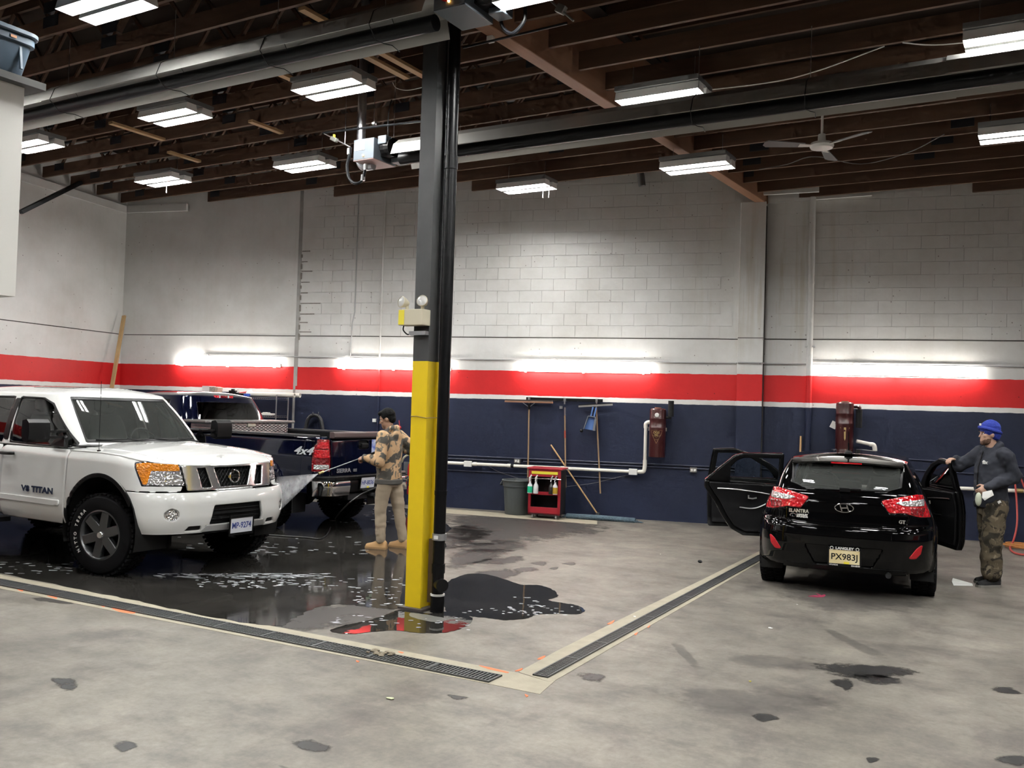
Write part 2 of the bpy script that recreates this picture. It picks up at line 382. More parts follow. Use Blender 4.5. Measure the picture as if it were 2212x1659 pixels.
# ================================================================== roof
CEIL = empty('ceiling', (0, 0, 0), kind='structure', label='dark timber roof of open trusses and boarded deck')
m = MB(); m.box((-15.2, 3, DECK_L + .05), (21.4, 30, .1)); m.build('roof_deck', M_DECK, CEIL)
m = MB(); m.box((4.3, 3, DECK_R + .05), (17.4, 30, .1)); m.box((-4.45, 3, 6.45), (.2, 30, .5)); m.build('roof_deck', M_DECK, CEIL)
def wall_y(x):   # back wall line
    return WA.y + (x - WA.x) * WD.y / WD.x
def left_x(y):   # left wall line
    return CORNER.x + (y - CORNER.y) * LD.x / LD.y
webL = MB(); webL.box((0, 0, 0), (.038, .038, 1.0)); webme = webL.mesh('web'); webme.materials.append(M_WOOD)
gp = MB(); gp.box((0, 0, 0), (.26, .05, .12)); gpme = gp.mesh('gusset_plate'); gpme.materials.append(M_GUSSET)
nweb = [0, 0]
def truss(y, x0, x1, zb, zt, detail, phase):
    m = MB(); c = (x0 + x1) / 2; l = x1 - x0
    m.box((c, y, zb + .095), (l, .042, .19)); m.box((c, y, zt - .07), (l, .042, .14))
    o = m.build('joist', M_WOOD, CEIL, clean=False)
    st = 1.25; x = x0 + .2 + phase; k = 0
    while x < x1 - .3:
        a = Vector((x, y, zb + .12)); b = Vector((x + st / 2, y, zt - .1)); xb = x + st / 2
        for (p, q) in ((a, b), (b, Vector((x + st, y, zb + .12)))):
            if detail and p.x > left_x(y) and nweb[0] < 290:
                nweb[0] += 1; e = bpy.data.objects.new('web', webme); COL.objects.link(e); e.parent = o
                d = q - p; e.matrix_local = Matrix.LocRotScale((p + q) / 2, d.to_track_quat('Z', 'Y'), (1.0, 1.0, d.length))
        if detail and nweb[1] < 120 and k % 2 == 0:
            nweb[1] += 1; e = bpy.data.objects.new('gusset_plate', gpme); COL.objects.link(e); e.parent = o
            e.location = (x, y, zb + .14)
        if detail and nweb[1] < 120 and k % 3 == 1:
            nweb[1] += 1; e = bpy.data.objects.new('gusset_plate', gpme); COL.objects.link(e); e.parent = o
            e.location = (x, y, zb + .30)
        x += st; k += 1
    return o
yl = [12.47 - .655 * k for k in range(30)]
for k, y in enumerate(yl):
    xw = WA.x + (y - WA.y) * WD.x / WD.y          # where this joist would meet the back wall
    x0 = max(left_x(y) + .05, xw + .05 if y > 12.0 else -99); truss(y, x0, -4.55, 5.66, DECK_L, 4.5 < y, (k * .37) % .6)
for y in (13.12, 13.78):
    xw = WA.x + (y - WA.y) * WD.x / WD.y; truss(y, xw + .1, -4.5, 5.66, DECK_L, False, 0)
yr = [13.80 - .66 * k for k in range(31)] + [14.46, 15.1, 15.75]
for k, y in enumerate(yr):
    xw = WA.x + (y - WA.y) * WD.x / WD.y
    truss(y, max(-4.32, xw + .1), 7.9, 5.33, DECK_R, 6.5 < y < 14.6, (k * .29) % .7)
# white-painted end of the last joists by the pier, wall plates
m = MB(); m.bar(WP(4.42, 5.33, .05), WP(6.0, 5.40, .05), .06, .14); m.bar(WP(4.30, 5.42, .28), WP(5.2, 5.44, .28), .05, .15); m.build('wall_plate', M_WALL, CEIL)
m = MB(); m.bar(WP(-8.0, 5.56, .06), WP(-6.6, 5.56, .06), .06, .14); m.bar(WP(-2.6, 6.03, .06), WP(4.0, 6.03, .06), .06, .05); m.build('wall_plate', M_WALL, CEIL)
m = MB(); m.bar(CORNER + LD * .1 + ln * .05 + Vector((0, 0, 5.55)), CORNER + LD * 8 + ln * .05 + Vector((0, 0, 5.55)), .06, .14); m.build('wall_plate', M_WALL, CEIL)
# glulam beam carried by the column and the pier
bv = Vector((-4.18, 14.9, 0)) - Vector((-4.60, 5.6, 0)); bdir = bv.normalized()
m = MB(); b0 = Vector((-4.60, 5.6, 5.64)) - bdir * 14; b1 = Vector((-4.17, 15.0, 5.64)); m.bar(b0, b1, .16, .78)
tag(m.build('trim_2', M_BEAM, bevel=.008), 'long reddish timber roof beam running from the steel column to the pier', kind='structure')
m = MB(); m.box(WP(4.22, 5.25, .1), (.16, .2, .03), rotM); m.build('bearing_plate', M_STEEL, CEIL)
# light lateral braces nailed under the chords
for k, (x, y0, y1) in enumerate(((-6.62, 6.9, 8.6), (-6.40, 6.6, 9.15), (-7.9, 7.8, 8.4), (-9.9, 7.2, 8.0), (-11.5, 8.2, 9.1), (-9.6, 9.0, 9.6), (-12.0, 9.6, 10.2))):
    m = MB(); m.bar((x, y0, 5.638), (x, y1, 5.638), .085, .036); m.build('lateral_brace', M_WOODL, CEIL, clean=False)
# ================================================================== ceiling lamps
M_TUBE = emat('lit_tube', (1.0, 1.0, .975), LAMP_POWER)
M_WTUBE = emat('lit_wall_tube', (1.0, .95, .88), WALL_TUBE)
M_REFL = mat('lamp_reflector', (.86, .86, .84), .25)
def make_fixture():
    root = empty('ceiling_lamp')
    L_, hw = .88, .235
    m = MB(); m.box((0, 0, .075), (L_, .44, .05)); m.box((0, 0, .105), (.5, .12, .03)); m.build('housing', mat('lamp_housing', (.16, .16, .16), .5), root)
    for s in (-1, 1):
        c = s * .118; m = MB()
        pr = [(-.088, -.04), (-.066, .045), (.066, .045), (.088, -.04)]
        for a, b in zip(pr[:-1], pr[1:]):
            for dz in (0,):
                m.add([(-L_ / 2, c + a[0], a[1]), (L_ / 2, c + a[0], a[1]), (L_ / 2, c + b[0], b[1]), (-L_ / 2, c + b[0], b[1])], [(0, 1, 2, 3)])
        for e in (-1, 1):
            m.add([(e * L_ / 2, c + p[0], p[1]) for p in pr], [(0, 1, 2, 3)])
        o = m.build('reflector', M_REFL, root); sd = o.modifiers.new('s', 'SOLIDIFY'); sd.thickness = .004
        for d in (-.032, .032):
            m = MB(); m.tube([(-.41, c + d, .005), (.41, c + d, .005)], .019, 8); m.build('tube', M_TUBE, root, smooth=True)
        m = MB(); m.box((0, c, .012), (.012, .14, .05)); m.build('tube_clip', M_STEEL, root)
    return root
FIX = make_fixture(); first = [True]
def place_fixture(x, y, z, label, ztop, group='hanging fluorescent lamps', rz=0.):
    if first[0]: o = FIX; first[0] = False
    else: o = copy_tree(FIX)
    o.location = (x, y, z); o.rotation_euler = (0, 0, rz); tag(o, label, 'lamp', group)
    m = MB()
    for s in (-1, 1): m = MB(); m.tube([(s * .33, 0, .1), (s * .33, 0, ztop - z)], .0025, 5); m.build('hanging_wire', M_STEEL, o, clean=False)
    return o
LZ, RZ = 5.30, 5.0
for (px, py, lab) in ((230, 8, 'large bright lamp cut by the top edge above the blue tote'), (378, 248, 'hanging lamp directly below the left black heater tube'), (720, 187, 'hanging lamp next to the galvanised flue pipe'),
                      (70, 311, 'lamp half hidden behind the white bulkhead corner'), (352, 388, 'small far lamp with a short pull chain nearest the left wall corner'), (658, 355, 'hanging lamp left of the heater burner box'),
                      (1137, 403, 'far lamp hanging in front of the white back wall with two pull chains')):
    p = F(px, py, LZ); place_fixture(p.x, p.y, LZ, lab, 5.66)
place_fixture(-6.75, 10.42, LZ, 'lamp mostly hidden behind the steel column, its lit end peeking out right', 5.66)
for (px, py, lab) in ((1432, 209, 'narrow-looking lamp hanging just above the right heater reflector'), (1506, 357, 'lamp hanging across the timber beam left of the ceiling fan'),
                      (2212, 76, 'bright lamp cut by the right edge above the heater'), (2212, 285, 'lamp cut by the right edge below the heater')):
    p = F(px, py, RZ); place_fixture(p.x, p.y, RZ, lab, 5.33)
# rows go on behind the viewer; last four added to brighten the white pickup
k = -1; ordn_ = 'first second third fourth fifth sixth seventh eighth ninth tenth eleventh twelfth thirteenth fourteenth fifteenth sixteenth seventeenth eighteenth nineteenth twentieth'.split()
for (x, y) in ((-7.3, 2.6), (-10.0, 5.1), (-10.0, 2.5), (-7.3, 0.0), (-3.4, 6.0), (-.4, 5.9), (2.7, 5.9), (2.7, 8.7), (2.7, 11.5), (-3.4, 3.3), (-.4, 3.2), (2.7, 3.2), (-3.4, .6), (-.4, .5), (5.5, 5.9), (5.5, 8.7), (-12.4, 5.1), (-12.4, 2.6), (-10.0, 0.0), (-7.3, -2.5)):
    z = LZ if x < -4.6 else RZ; k += 1
    place_fixture(x, y, z, 'hanging lamp out of view, %s of the rows above and behind the viewer' % ordn_[k], LZ + .36 if x < -4.6 else 5.33, 'lamps out of view')
# pull chains
for (px, py, z) in ((360, 395, LZ), (1173, 405, LZ), (1186, 405, LZ)):
    p = F(px, py, z - .04); m = MB(); m.tube([p, p + Vector((0, 0, -.12))], .003, 5); m.tube([p + Vector((0, 0, -.12)), p + Vector((0, 0, -.16))], .008, 6)
    tag(m.build('pull_chain', M_WHITE), 'white pull chain under ' + {360: 'the lamp nearest the left wall corner', 1173: 'the far centre lamp, left one', 1186: 'the far centre lamp, right one'}[px], 'pull chain')

# ================================================================== tube lamps on the back wall
for (x0, y0, x1, y1, lab) in ((381, 786, 603, 789, 'lit tube lamp on the back wall above the dark pickup cab'), (730, 792, 972, 798, 'lit wall tube lamp crossed by the steel column'),
                              (1121, 799, 1404, 803, 'lit wall tube lamp above the broom rail'), (1765, 806, 2118, 810, 'longest lit wall tube lamp, above the hatchback')):
    a, b = W(x0, y0, .09), W(x1, y1, .09); a.z = b.z = (a.z + b.z) / 2
    root = empty('wall_lamp', (a + b) / 2, 0, lab, 'lamp', 'tube lamps along the back wall'); c = (a + b) / 2; d = (b - a) / 2
    m = MB(); m.tube([-d, d], .024, 10); m.build('tube', M_WTUBE, root, smooth=True)
    m = MB(); m.bar(-d - WN * .055, d - WN * .055, .03, .055); m.build('batten', M_WHITE, root)
    for t in (-.9, 0, .9):
        m = MB(); m.box(d * t - WN * .02 - Vector((0, 0, .03)), (.03, .05, .03), rotM); m.build('tube_holder', M_WHITE, root)

# ================================================================== heaters
def heater(y, z, x0, x1, lab, brackets, bx):
    root = empty('radiant_heater', (0, y, z), 0, lab, 'heater')
    m = MB(); m.tube([(x0, 0, -.085), (x1, 0, -.085)], .068, 14); m.build('burner_tube', M_BLACKSTEEL, root, smooth=True)
    pr = [(-.20, -.075), (-.15, .05), (-.06, .12), (.07, .11), (.16, .0), (.21, -.155)]
    seg = (x0 + x1) / 2
    for (a, b, dz) in ((x0, seg, 0.), (seg - .05, x1, .008)):
        m = MB()
        for p, q in zip(pr[:-1], pr[1:]): m.add([(a, p[0], p[1] + dz), (b, p[0], p[1] + dz), (b, q[0], q[1] + dz), (a, q[0], q[1] + dz)], [(0, 1, 2, 3)])
        o = m.build('reflector', mat('aluminium', (.52, .51, .48), .4, .75), root); s = o.modifiers.new('s', 'SOLIDIFY'); s.thickness = .003
    for x in brackets:
        m = MB(); m.tube([(x, -.205, -.08), (x - .03, -.07, -.16), (x, .0, -.165), (x + .03, .07, -.16), (x, .215, -.16)], .004, 5)
        m.tube([(x, -.205, -.075), (x, -.155, .055), (x, -.06, .125), (x, .07, .115), (x, .165, .0), (x, .215, -.155)], .004, 5); m.build('bracket', M_BLACK, root, smooth=True)
        m = MB(); m.tube([(x, 0, .11), (x, 0, (5.66 if x < -4.5 else 5.33) - z)], .003, 5); m.build('chain', M_STEEL, root)
    return root
h1 = heater(6.10, 5.02, -14.5, -4.42, 'left black radiant heater tube with its silver reflector', (-4.95, -6.2, -7.6, -9.3, -11.5), None)
h2 = heater(8.45, 4.72, -6.55, 5.0, 'right black radiant heater tube with its silver reflector', (-5.9, -3.0, -1.95, .5), None)
# burner boxes
M_BOXG = mat('burner_grey', (.11, .13, .15), .5)
def burner(loc, lab, bottom, logo):
    root = empty('burner_box', loc, 0, lab, 'burner')
    m = MB(); m.box((0, 0, 0), (.30, .42, .24)); m.build('case', M_BOXG, root, bevel=.006)
    m = MB(); m.box((0, 0, -.124), (.30, .42, .006)); m.build('base_plate', bottom, root)
    m = MB(); m.box((.23, .05, .03), (.16, .26, .2)); m.lathe([(.02, -.06), (.10, -.06), (.11, 0), (.10, .06), (.02, .06)], (.25, -.06, .02), 16, Matrix.Rotation(R(90), 3, 'Y')); m.build('blower', M_BLACK, root)
    m = MB(); m.box((.27, .13, -.06), (.14, .16, .12)); m.build('motor_cover', M_BOXG, root, bevel=.01); m = MB(); m.box((.24, -.12, .09), (.12, .12, .1)); m.build('gas_valve_cover', M_BOXG, root, bevel=.01)
    m = MB(); m.box((-.06, -.212, .04), (.15, .004, .1)); m.build('rating_plate', M_WHITE, root)
    m = MB(); m.sphere((0, -.216, -.075), .012, 8, 6); m.build('pilot_lamp', emat('amber_pilot', (1., .45, .08), 6.), root)
    return root
pb = F(838, 338, 4.76)
b2 = burner((-6.98, 8.50, 4.76), 'grey burner box with a reddish underside left of the steel column', mat('primer_red', (.36, .20, .18), .5, vary=(6, .6, (.32, .26, .25))), False)
b1 = burner((-4.16, 6.12, 5.06), 'grey burner box with a round red emblem at the top of the column', M_BOXG, True)
m = MB(); m.lathe([(.001, .0), (.075, .0), (.075, .003), (.001, .003)], (-.02, -.213, 0.0), 20, Matrix.Rotation(R(90), 3, 'X')); m.build('emblem', mat('emblem_red', (.55, .02, .03), .5), b1, smooth=False)
m = MB()
for i in range(9):
    a = R(20 + i * 18); m.bar((-.02 + .02 * math.cos(a), -.218, -.03 + .02 * math.sin(a)), (-.02 + .066 * math.cos(a), -.218, -.03 + .085 * math.sin(a) * .8), .006, .002, (0, 1, 0))
m.build('emblem_rays', M_WHITE, b1, clean=False)
# flue of the second heater
fx, fy = -7.20, 8.50
root = empty('flue_pipe', (fx, fy, 4.70), 0, 'galvanised flue pipe rising from the burner box to the roof', 'pipe')
m = MB(); m.tube([(0, 0, .05), (0, 0, 1.92)], .052, 16); m.build('riser', M_GALV, root, smooth=True)
m = MB(); m.tube(catmull([(0, 0, .06), (.005, 0, -.02), (.05, 0, -.075), (.12, 0, -.08), (.2, 0, -.08)], 5), .052, 16); m.build('elbow', M_GALV, root, smooth=True)
# gas line, valve and loop hose
def wire(name, pts, r, m_, lab, cat, n=6, parent=None, sm=6):
    mb = MB(); mb.tube(catmull(pts, sm), r, n); o = mb.build(name, m_, parent, smooth=True)
    if parent is None: tag(o, lab, cat)
    return o
Yg = 8.30
def G(px, py, y=Yg): return hit(px, py, (0, y, 0), (0, 1, 0))
root = empty('gas_pipe', (0, 0, 0), 0, 'thin black gas pipe hung level beside the flue pipe', 'pipe')
m = MB(); m.tube([G(698, 287), G(918, 261)], .013, 8); m.build('pipe', M_BLACKSTEEL, root, smooth=True)
m = MB(); a, b = G(700, 288), G(757, 318); m.tube([a, b], .008, 6); m.build('branch', M_STEEL, root)
m = MB(); c = G(722, 301); m.box(c, (.10, .05, .05), Matrix.Rotation(R(25), 3, 'Y')); m.build('valve', mat('brass_grey', (.32, .33, .30), .4, .7), root, bevel=.01)
m = MB(); c = G(722, 291); m.tube([c, c + Vector((0, 0, -.05))], .015, 8); m.build('valve_handle', mat('yellow_plastic', (.75, .62, .04), .5), root)
m = MB(); c = G(809, 267); m.lathe([(.014, -.02), (.026, -.02), (.026, .02), (.014, .02)], c, 10, Matrix.Rotation(R(90), 3, 'Y')); m.build('hanger_clamp', M_STEEL, root)
wire('gas_hose', [G(757, 318), G(755, 335), G(750, 360), G(754, 385), G(766, 396), G(780, 392), G(787, 375), G(790, 356)], .017, M_BLACKSTEEL, 'black gas hose hanging in a loop under the burner box', 'hose', 8)
for (px, py, q) in ((754, 327, 0), (784, 384, 1), (790, 361, 0)):
    m = MB(); c = G(px, py); m.tube([c + Vector((0, 0, .035)), c - Vector((0, 0, .035))], .024, 8); m.build('hose_fitting', M_STEEL, bpy.data.objects['gas_hose'])
for i, (px, y0, y1) in enumerate(((747, 160, 310), (810, 110, 262), (852, 150, 310))):
    b = G(px - 2, y1, 8.54); a = Vector((b.x, b.y, 5.66)); m = MB(); m.tube([a, b], .004, 5)
    tag(m.build('hanger_wire', M_STEEL), ('hanger wire holding the gas valve', 'hanger wire holding the middle of the gas pipe', 'hanger wire down to the back of the burner box')[i], 'wire')
wire('drop_cable', [G(846, 215, 8.45), G(840, 240, 8.45), G(838, 270, 8.45), G(838, 305, 8.45)], .007, M_BLACK, 'black power cord dropping to the burner box', 'cord')
wire('white_cable', [G(848, 178, 8.5), G(856, 190, 8.5), G(880, 195, 8.5), G(916, 188, 8.5)], .004, M_WHITE, 'white cable sagging across to the column', 'cable')
# gear around the first burner, right of the column head
wire('gas_pipe', [hit(1000, 103, (0, 6.9, 0), (0, 1, 0)), hit(1225, 50, (0, 6.9, 0), (0, 1, 0))], .011, M_BLACKSTEEL, 'thin black gas pipe crossing under the timber beam', 'pipe')
wire('gas_hose', [hit(1080, 38, (0, 6.34, 0), (0, 1, 0)), hit(1088, 62, (0, 6.34, 0), (0, 1, 0)), hit(1108, 72, (0, 6.34, 0), (0, 1, 0)), hit(1132, 45, (0, 6.34, 0), (0, 1, 0)), hit(1135, 5, (0, 6.34, 0), (0, 1, 0))], .016, M_BLACKSTEEL, 'black gas hose looping beside the burner box with the red emblem', 'hose', 8)
m = MB(); c = hit(1212, 20, (0, 6.6, 0), (0, 1, 0)); m.box(c, (.08, .05, .07), Matrix.Rotation(R(30), 3, 'Y')); m.bar(c + Vector((-.1, 0, .09)), c + Vector((.12, 0, -.12)), .018, .018); tag(m.build('gas_valve', mat('brass_grey'), bevel=.006), 'grey gas valve on the pipe right of the red-emblem burner', 'valve')
m = MB(); c = F(1060, 85, 5.222); m.box(c, (.06, .05, .055)); tag(m.build('junction_box', M_WHITE), 'small white junction box under the timber beam near the column', 'junction box')
# stub duct on the back wall near the roof
d0, d1, d2 = W(1330, 345, .5), W(1378, 365, .22), W(1387, 402, .18)
m = MB(); m.tube(catmull([tuple(d0), tuple(d1), tuple(d2)], 6), .06, 12); tag(m.build('wall_duct', mat('dull_duct', (.20, .20, .20), .5, .4), smooth=True), 'dull grey bent duct high on the back wall', 'duct')

# ================================================================== ceiling fan
fp = F(1775, 315, 4.88)
root = empty('ceiling_fan', fp, 0, 'white three-bladed ceiling fan hanging at rest', 'fan')
m = MB(); m.tube([(0, 0, .05), (0, 0, .42)], .014, 8); m.build('rod', M_WHITE, root, smooth=True)
m = MB(); m.lathe([(.001, .46), (.06, .46), (.055, .41), (.03, .36), (.014, .36)], n=14); m.build('canopy', M_WHITE, root, smooth=True)
m = MB(); m.lathe([(.014, .14), (.04, .13), (.045, .06), (.05, .03)], n=14); m.lathe([(.05, .035), (.12, .03), (.135, .0), (.12, -.03), (.05, -.045), (.001, -.046)], n=20); m.build('motor', M_WHITE, root, smooth=True)
for a in (212, 330, 92):
    m = MB(); Mz = Matrix.Rotation(R(a), 3, 'Z'); Mt = Mz @ Matrix.Rotation(R(12), 3, 'X')
    m.prism([(.2, -.045), (.62, -.075), (.66, -.04), (.66, .04), (.62, .075), (.2, .045)], -.004, .004, Mt); b = m.build('blade', mat('fan_blade', (.16, .16, .165), .35), root)
    m = MB(); m.prism([(.1, -.02), (.26, -.035), (.26, .035), (.1, .02)], -.008, .0, Mt); m.build('blade_bracket', M_WHITE, b)

# ================================================================== wiring strung under the right roof
for i, pts in enumerate((((1450, 203), (1650, 180), (1760, 155), (1910, 100)), ((1950, 92), (2010, 97), (2080, 92), (2140, 80)))):
    wire('roof_cable', [tuple(F(px, py, 5.29)) for px, py in pts], .006, M_WHITE, ('pale cable strung along the right heater reflector', 'pale cable sagging towards the lamp at the right edge')[i], 'cable')
wire('roof_cable', [tuple(F(px, py, 5.29)) for px, py in ((1640, 366), (1700, 355), (1760, 338), (1860, 354), (1960, 330), (2040, 290))], .006, mat('grey_cable', (.16, .15, .15), .6), 'dark cable wandering under the trusses past the ceiling fan', 'cable')

# ================================================================== bulkhead with tote, upper left
bkp = F(33, 641, 2.62); BKX, by = bkp.x, bkp.y
BKZ = hit(52, 190, (BKX, 0, 0), (1, 0, 0)).z
m = MB(); m.box((BKX - 1.6, by - 1.7, (2.62 + BKZ) / 2), (3.2, 3.4, BKZ - 2.62))
tag(m.build('wall_bulkhead', mat('bulkhead_white', (.80, .79, .75), .5)), 'white boxed bulkhead corner hanging into the upper left', kind='structure')
m = MB(); m.box((BKX - 1.55, by - 1.62, BKZ + .03), (3.30, 3.50, .06)); m.build('ledge', mat('dark_ledge', (.05, .05, .048), .6), bpy.data.objects['wall_bulkhead'])
root = empty('storage_tote', (BKX - .17, by - .40, BKZ + .062), R(90), 'blue-grey plastic storage tote standing on the white bulkhead', 'tote')
M_TOTE = mat('tote_blue', (.075, .115, .16), .45)
def rr(w, d, r, n=5):
    out = []
    for (sx, sy, a0) in ((1, 1, 0), (-1, 1, 90), (-1, -1, 180), (1, -1, 270)):
        for k in range(n + 1):
            a = R(a0 + 90 * k / n); out.append((sx * (w / 2 - r) + r * math.cos(a), sy * (d / 2 - r) + r * math.sin(a)))
    return out
def loft(mb, rings):
    n = len(rings[0]); vs_ = [q for rg in rings for q in rg]; fs = []
    for i in range(len(rings) - 1):
        for k in range(n): fs.append((i * n + k, i * n + (k + 1) % n, (i + 1) * n + (k + 1) % n, (i + 1) * n + k))
    fs.append(tuple(reversed(range(n)))); fs.append(tuple((len(rings) - 1) * n + k for k in range(n)))
    return mb.add(vs_, fs)
m = MB(); loft(m, [[(x, y, z) for x, y in rr(w_, d_, .1)] for (w_, d_, z) in ((.72, .42, 0), (.76, .46, .03), (.86, .52, .27), (.90, .56, .275), (.90, .56, .33), (.88, .54, .335))]); m.build('tub', M_TOTE, root, smooth=True)
m = MB(); loft(m, [[(x, y, z) for x, y in rr(w_, d_, .12)] for (w_, d_, z) in ((.93, .59, .335), (.95, .61, .345), (.95, .61, .375), (.86, .52, .395))]); m.build('lid', M_TOTE, root, smooth=True)
m = MB()
for x in (-.2, .05, .3): m.box((x, -.262, .15), (.02, .02, .2), Matrix.Rotation(R(-9), 3, 'X'))
m.build('rib', M_TOTE, root)
m = MB(); m.box((.22, -.285, .30), (.05, .004, .022)); m.build('sticker', mat('orange_sticker', (.6, .3, .15), .6), root)
a, b = F(45, 458, 4.6), F(175, 394, 5.4); m = MB(); m.bar(a, b, .06, .06); tag(m.build('steel_strut', M_BLACKSTEEL), 'dark steel strut slanting up from behind the white bulkhead', 'strut')

# ================================================================== steel column with its pipe
PA, PB = F(877, 1313), F(907, 1320)
cw, cd = .165, .17
col0 = Vector((PB.x - cw / 2, PB.y + cd / 2, 0))
root = empty('steel_column', col0, 0, 'steel roof column, dark grey above and yellow below', 'column')
def hsec(mb, z0, z1, g=0.):
    t = .018 + g; zc0 = (z0 + z1) / 2
    mb.box((-.009, 0, zc0), (cw - .018 + g, cd - .004 + g, z1 - z0)); mb.box((0, -cd / 2 + t / 2, zc0), (cw + g, t, z1 - z0)); mb.box((0, cd / 2 - t / 2, zc0), (cw + g, t, z1 - z0))
zy = hit(901, 780, (0, PB.y, 0), (0, 1, 0)).z
m = MB(); hsec(m, zy, 5.24); m.build('upper_shaft', M_GREYSTEEL, root, clean=False)
m = MB(); hsec(m, .02, zy, .001); m.build('lower_shaft', mat('safety_yellow', (.84, .60, .010), .42, vary=(7, .6, (.76, .54, .012))), root, clean=False)
m = MB(); m.box((0, 0, .012), (.26, .26, .02)); m.build('base_plate', mat('rusty_plate', (.06, .05, .045), .7), root)
m = MB(); m.box((0, 0, 5.245), (.22, .4, .02)); m.build('cap_plate', M_BLACKSTEEL, root)
m = MB(); m.bar((cw / 2 + .014, .04, .06), (cw / 2 + .014, .04, .62), .028, .04); m.build('pipe_guard', mat('guard_brown', (.13, .09, .06), .6), root)
zw = hit(905, 900, (0, PB.y, 0), (0, 1, 0)).z
m = MB(); m.tube([(-cw / 2 - .004, -cd / 2 - .004, zw), (-.02, -cd / 2 - .006, zw + .004), (cw / 2 + .0, -cd / 2 - .005, zw - .01), (cw / 2 + .16, .0, zw)], .003, 5); m.build('tie_wire', mat('rust_wire', (.18, .12, .06), .7), root)
# black rain pipe
pp = F(943, 1325) + Vector((-.035, .055, 0))
root = empty('drain_pipe', pp, 0, 'black plastic drain pipe running down beside the column', 'pipe')
M_ABS = mat('abs_black', (.004, .0042, .005), .32, spec=.25)
m = MB(); m.tube([(0, 0, .0), (0, 0, 5.3)], .053, 18); m.build('pipe', M_ABS, root, smooth=True)
for (z0, z1, r_) in ((0, .14, .062), (.34, .42, .060), (1.02, 1.06, .056), (3.9, 4.02, .06)):
    m = MB(); m.tube([(0, 0, z0), (0, 0, z1)], r_, 18); m.build('coupling', M_ABS, root, smooth=True)
m = MB(); m.lathe([(.054, -.01), (.064, -.008), (.064, .008), (.054, .01)], (0, 0, .15), 18); m.build('white_ring', M_WHITE, root, smooth=True)
m = MB(); m.lathe([(.054, -.03), (.063, -.028), (.063, .028), (.054, .03)], (0, 0, .655), 18); cl = m.build('band_clamp', M_GALV, root, smooth=True)
m = MB(); m.box((.01, -.065, .655), (.045, .004, .03)); m.build('clamp_label', M_WHITE, cl)
m = MB(); dv = Vector((.8, -.6, 0)); m.tube([(0, 0, .24), tuple(dv * .11 + Vector((0, 0, .25)))], .048, 16); m.tube([tuple(dv * .095 + Vector((0, 0, .25))), tuple(dv * .125 + Vector((0, 0, .25)))], .056, 16); m.build('cleanout', M_ABS, root, smooth=True)
# emergency light on the column
zc = hit(905, 685, (0, PB.y - .1, 0), (0, 1, 0)); 
root = empty('emergency_light', (col0.x - .035, col0.y - cd / 2 - .062, zc.z), 0, 'beige twin-head emergency light box fixed to the column', 'emergency light')
M_BEIGE = mat('aged_beige', (.60, .55, .42), .5)
m = MB(); m.box((0, 0, 0), (.26, .12, .14)); m.build('case', M_BEIGE, root, bevel=.004)
m = MB(); m.box((-.098, -.062, 0), (.06, .004, .13)); m.build('yellow_label', mat('label_yellow', (.80, .68, .05), .5), root)
for s, tilt in ((-1, -60), (1, 35)):
    m = MB(); m.tube([(s * .085, 0, .07), (s * .085, 0, .105)], .016, 8); m.build('stem', M_BEIGE, root, smooth=True)
    Mh = Matrix.Rotation(R(tilt), 3, 'Y') @ Matrix.Rotation(R(70), 3, 'X')
    c = Vector((s * .085 - (.02 if s < 0 else -.02), -.02, .135)); m = MB(); m.lathe([(.001, -.05), (.022, -.045), (.045, .0), (.052, .03), (.048, .034)], c, 16, Mh); h = m.build('lamp_head', M_BEIGE, root, smooth=True)
    m = MB(); m.lathe([(.001, .038), (.03, .036), (.047, .03)], c, 14, Mh); m.build('lens', mat('lamp_lens', (.5, .5, .48), .1), h, smooth=True)
m = MB(); m.bar((-.06, .03, -.135), (.12, .03, -.135), .05, .035); m.build('strut_bracket', M_GALV, root)
m = MB(); m.tube(catmull([(-.1, -.02, -.07), (-.11, -.01, -.11), (-.08, .01, -.145), (-.05, .02, -.14)], 5), .006, 6); m.build('cable', M_BLACK, root, smooth=True)

# ================================================================== floor drains
def strip(name, pts, z1, m_, parent=None):
    o = flat_poly([(p.x, p.y) for p in pts], -.01, z1).build(name, m_, parent); return o
d1 = strip('drain_apron', [F(-60, 1230), F(600, 1355), F(1119, 1454), F(1185, 1473), F(1200, 1470), F(1166, 1500), F(1062, 1479), F(600, 1390), F(-60, 1260)], .0022, M_STRIP, FLOOR)
far = [(1640, 1191), (1520, 1251), (1400, 1309), (1300, 1358), (1200, 1408), (1120, 1452)]; near = [(1185, 1473), (1200, 1470), (1320, 1400), (1450, 1326), (1560, 1262), (1643, 1214)]
d2 = strip('drain_apron', [F(1720, 1150)] + [F(*p) for p in far] + [F(*p) for p in near] + [F(1735, 1163)], .0026, M_STRIP, FLOOR)
back_ap = strip('drain_apron', [F(930, 1096), F(1290, 1125), F(1290, 1133), F(930, 1106)], .0022, M_STRIP, FLOOR)
M_IRON = mat('grate_iron', (.085, .088, .09), .5, .5)
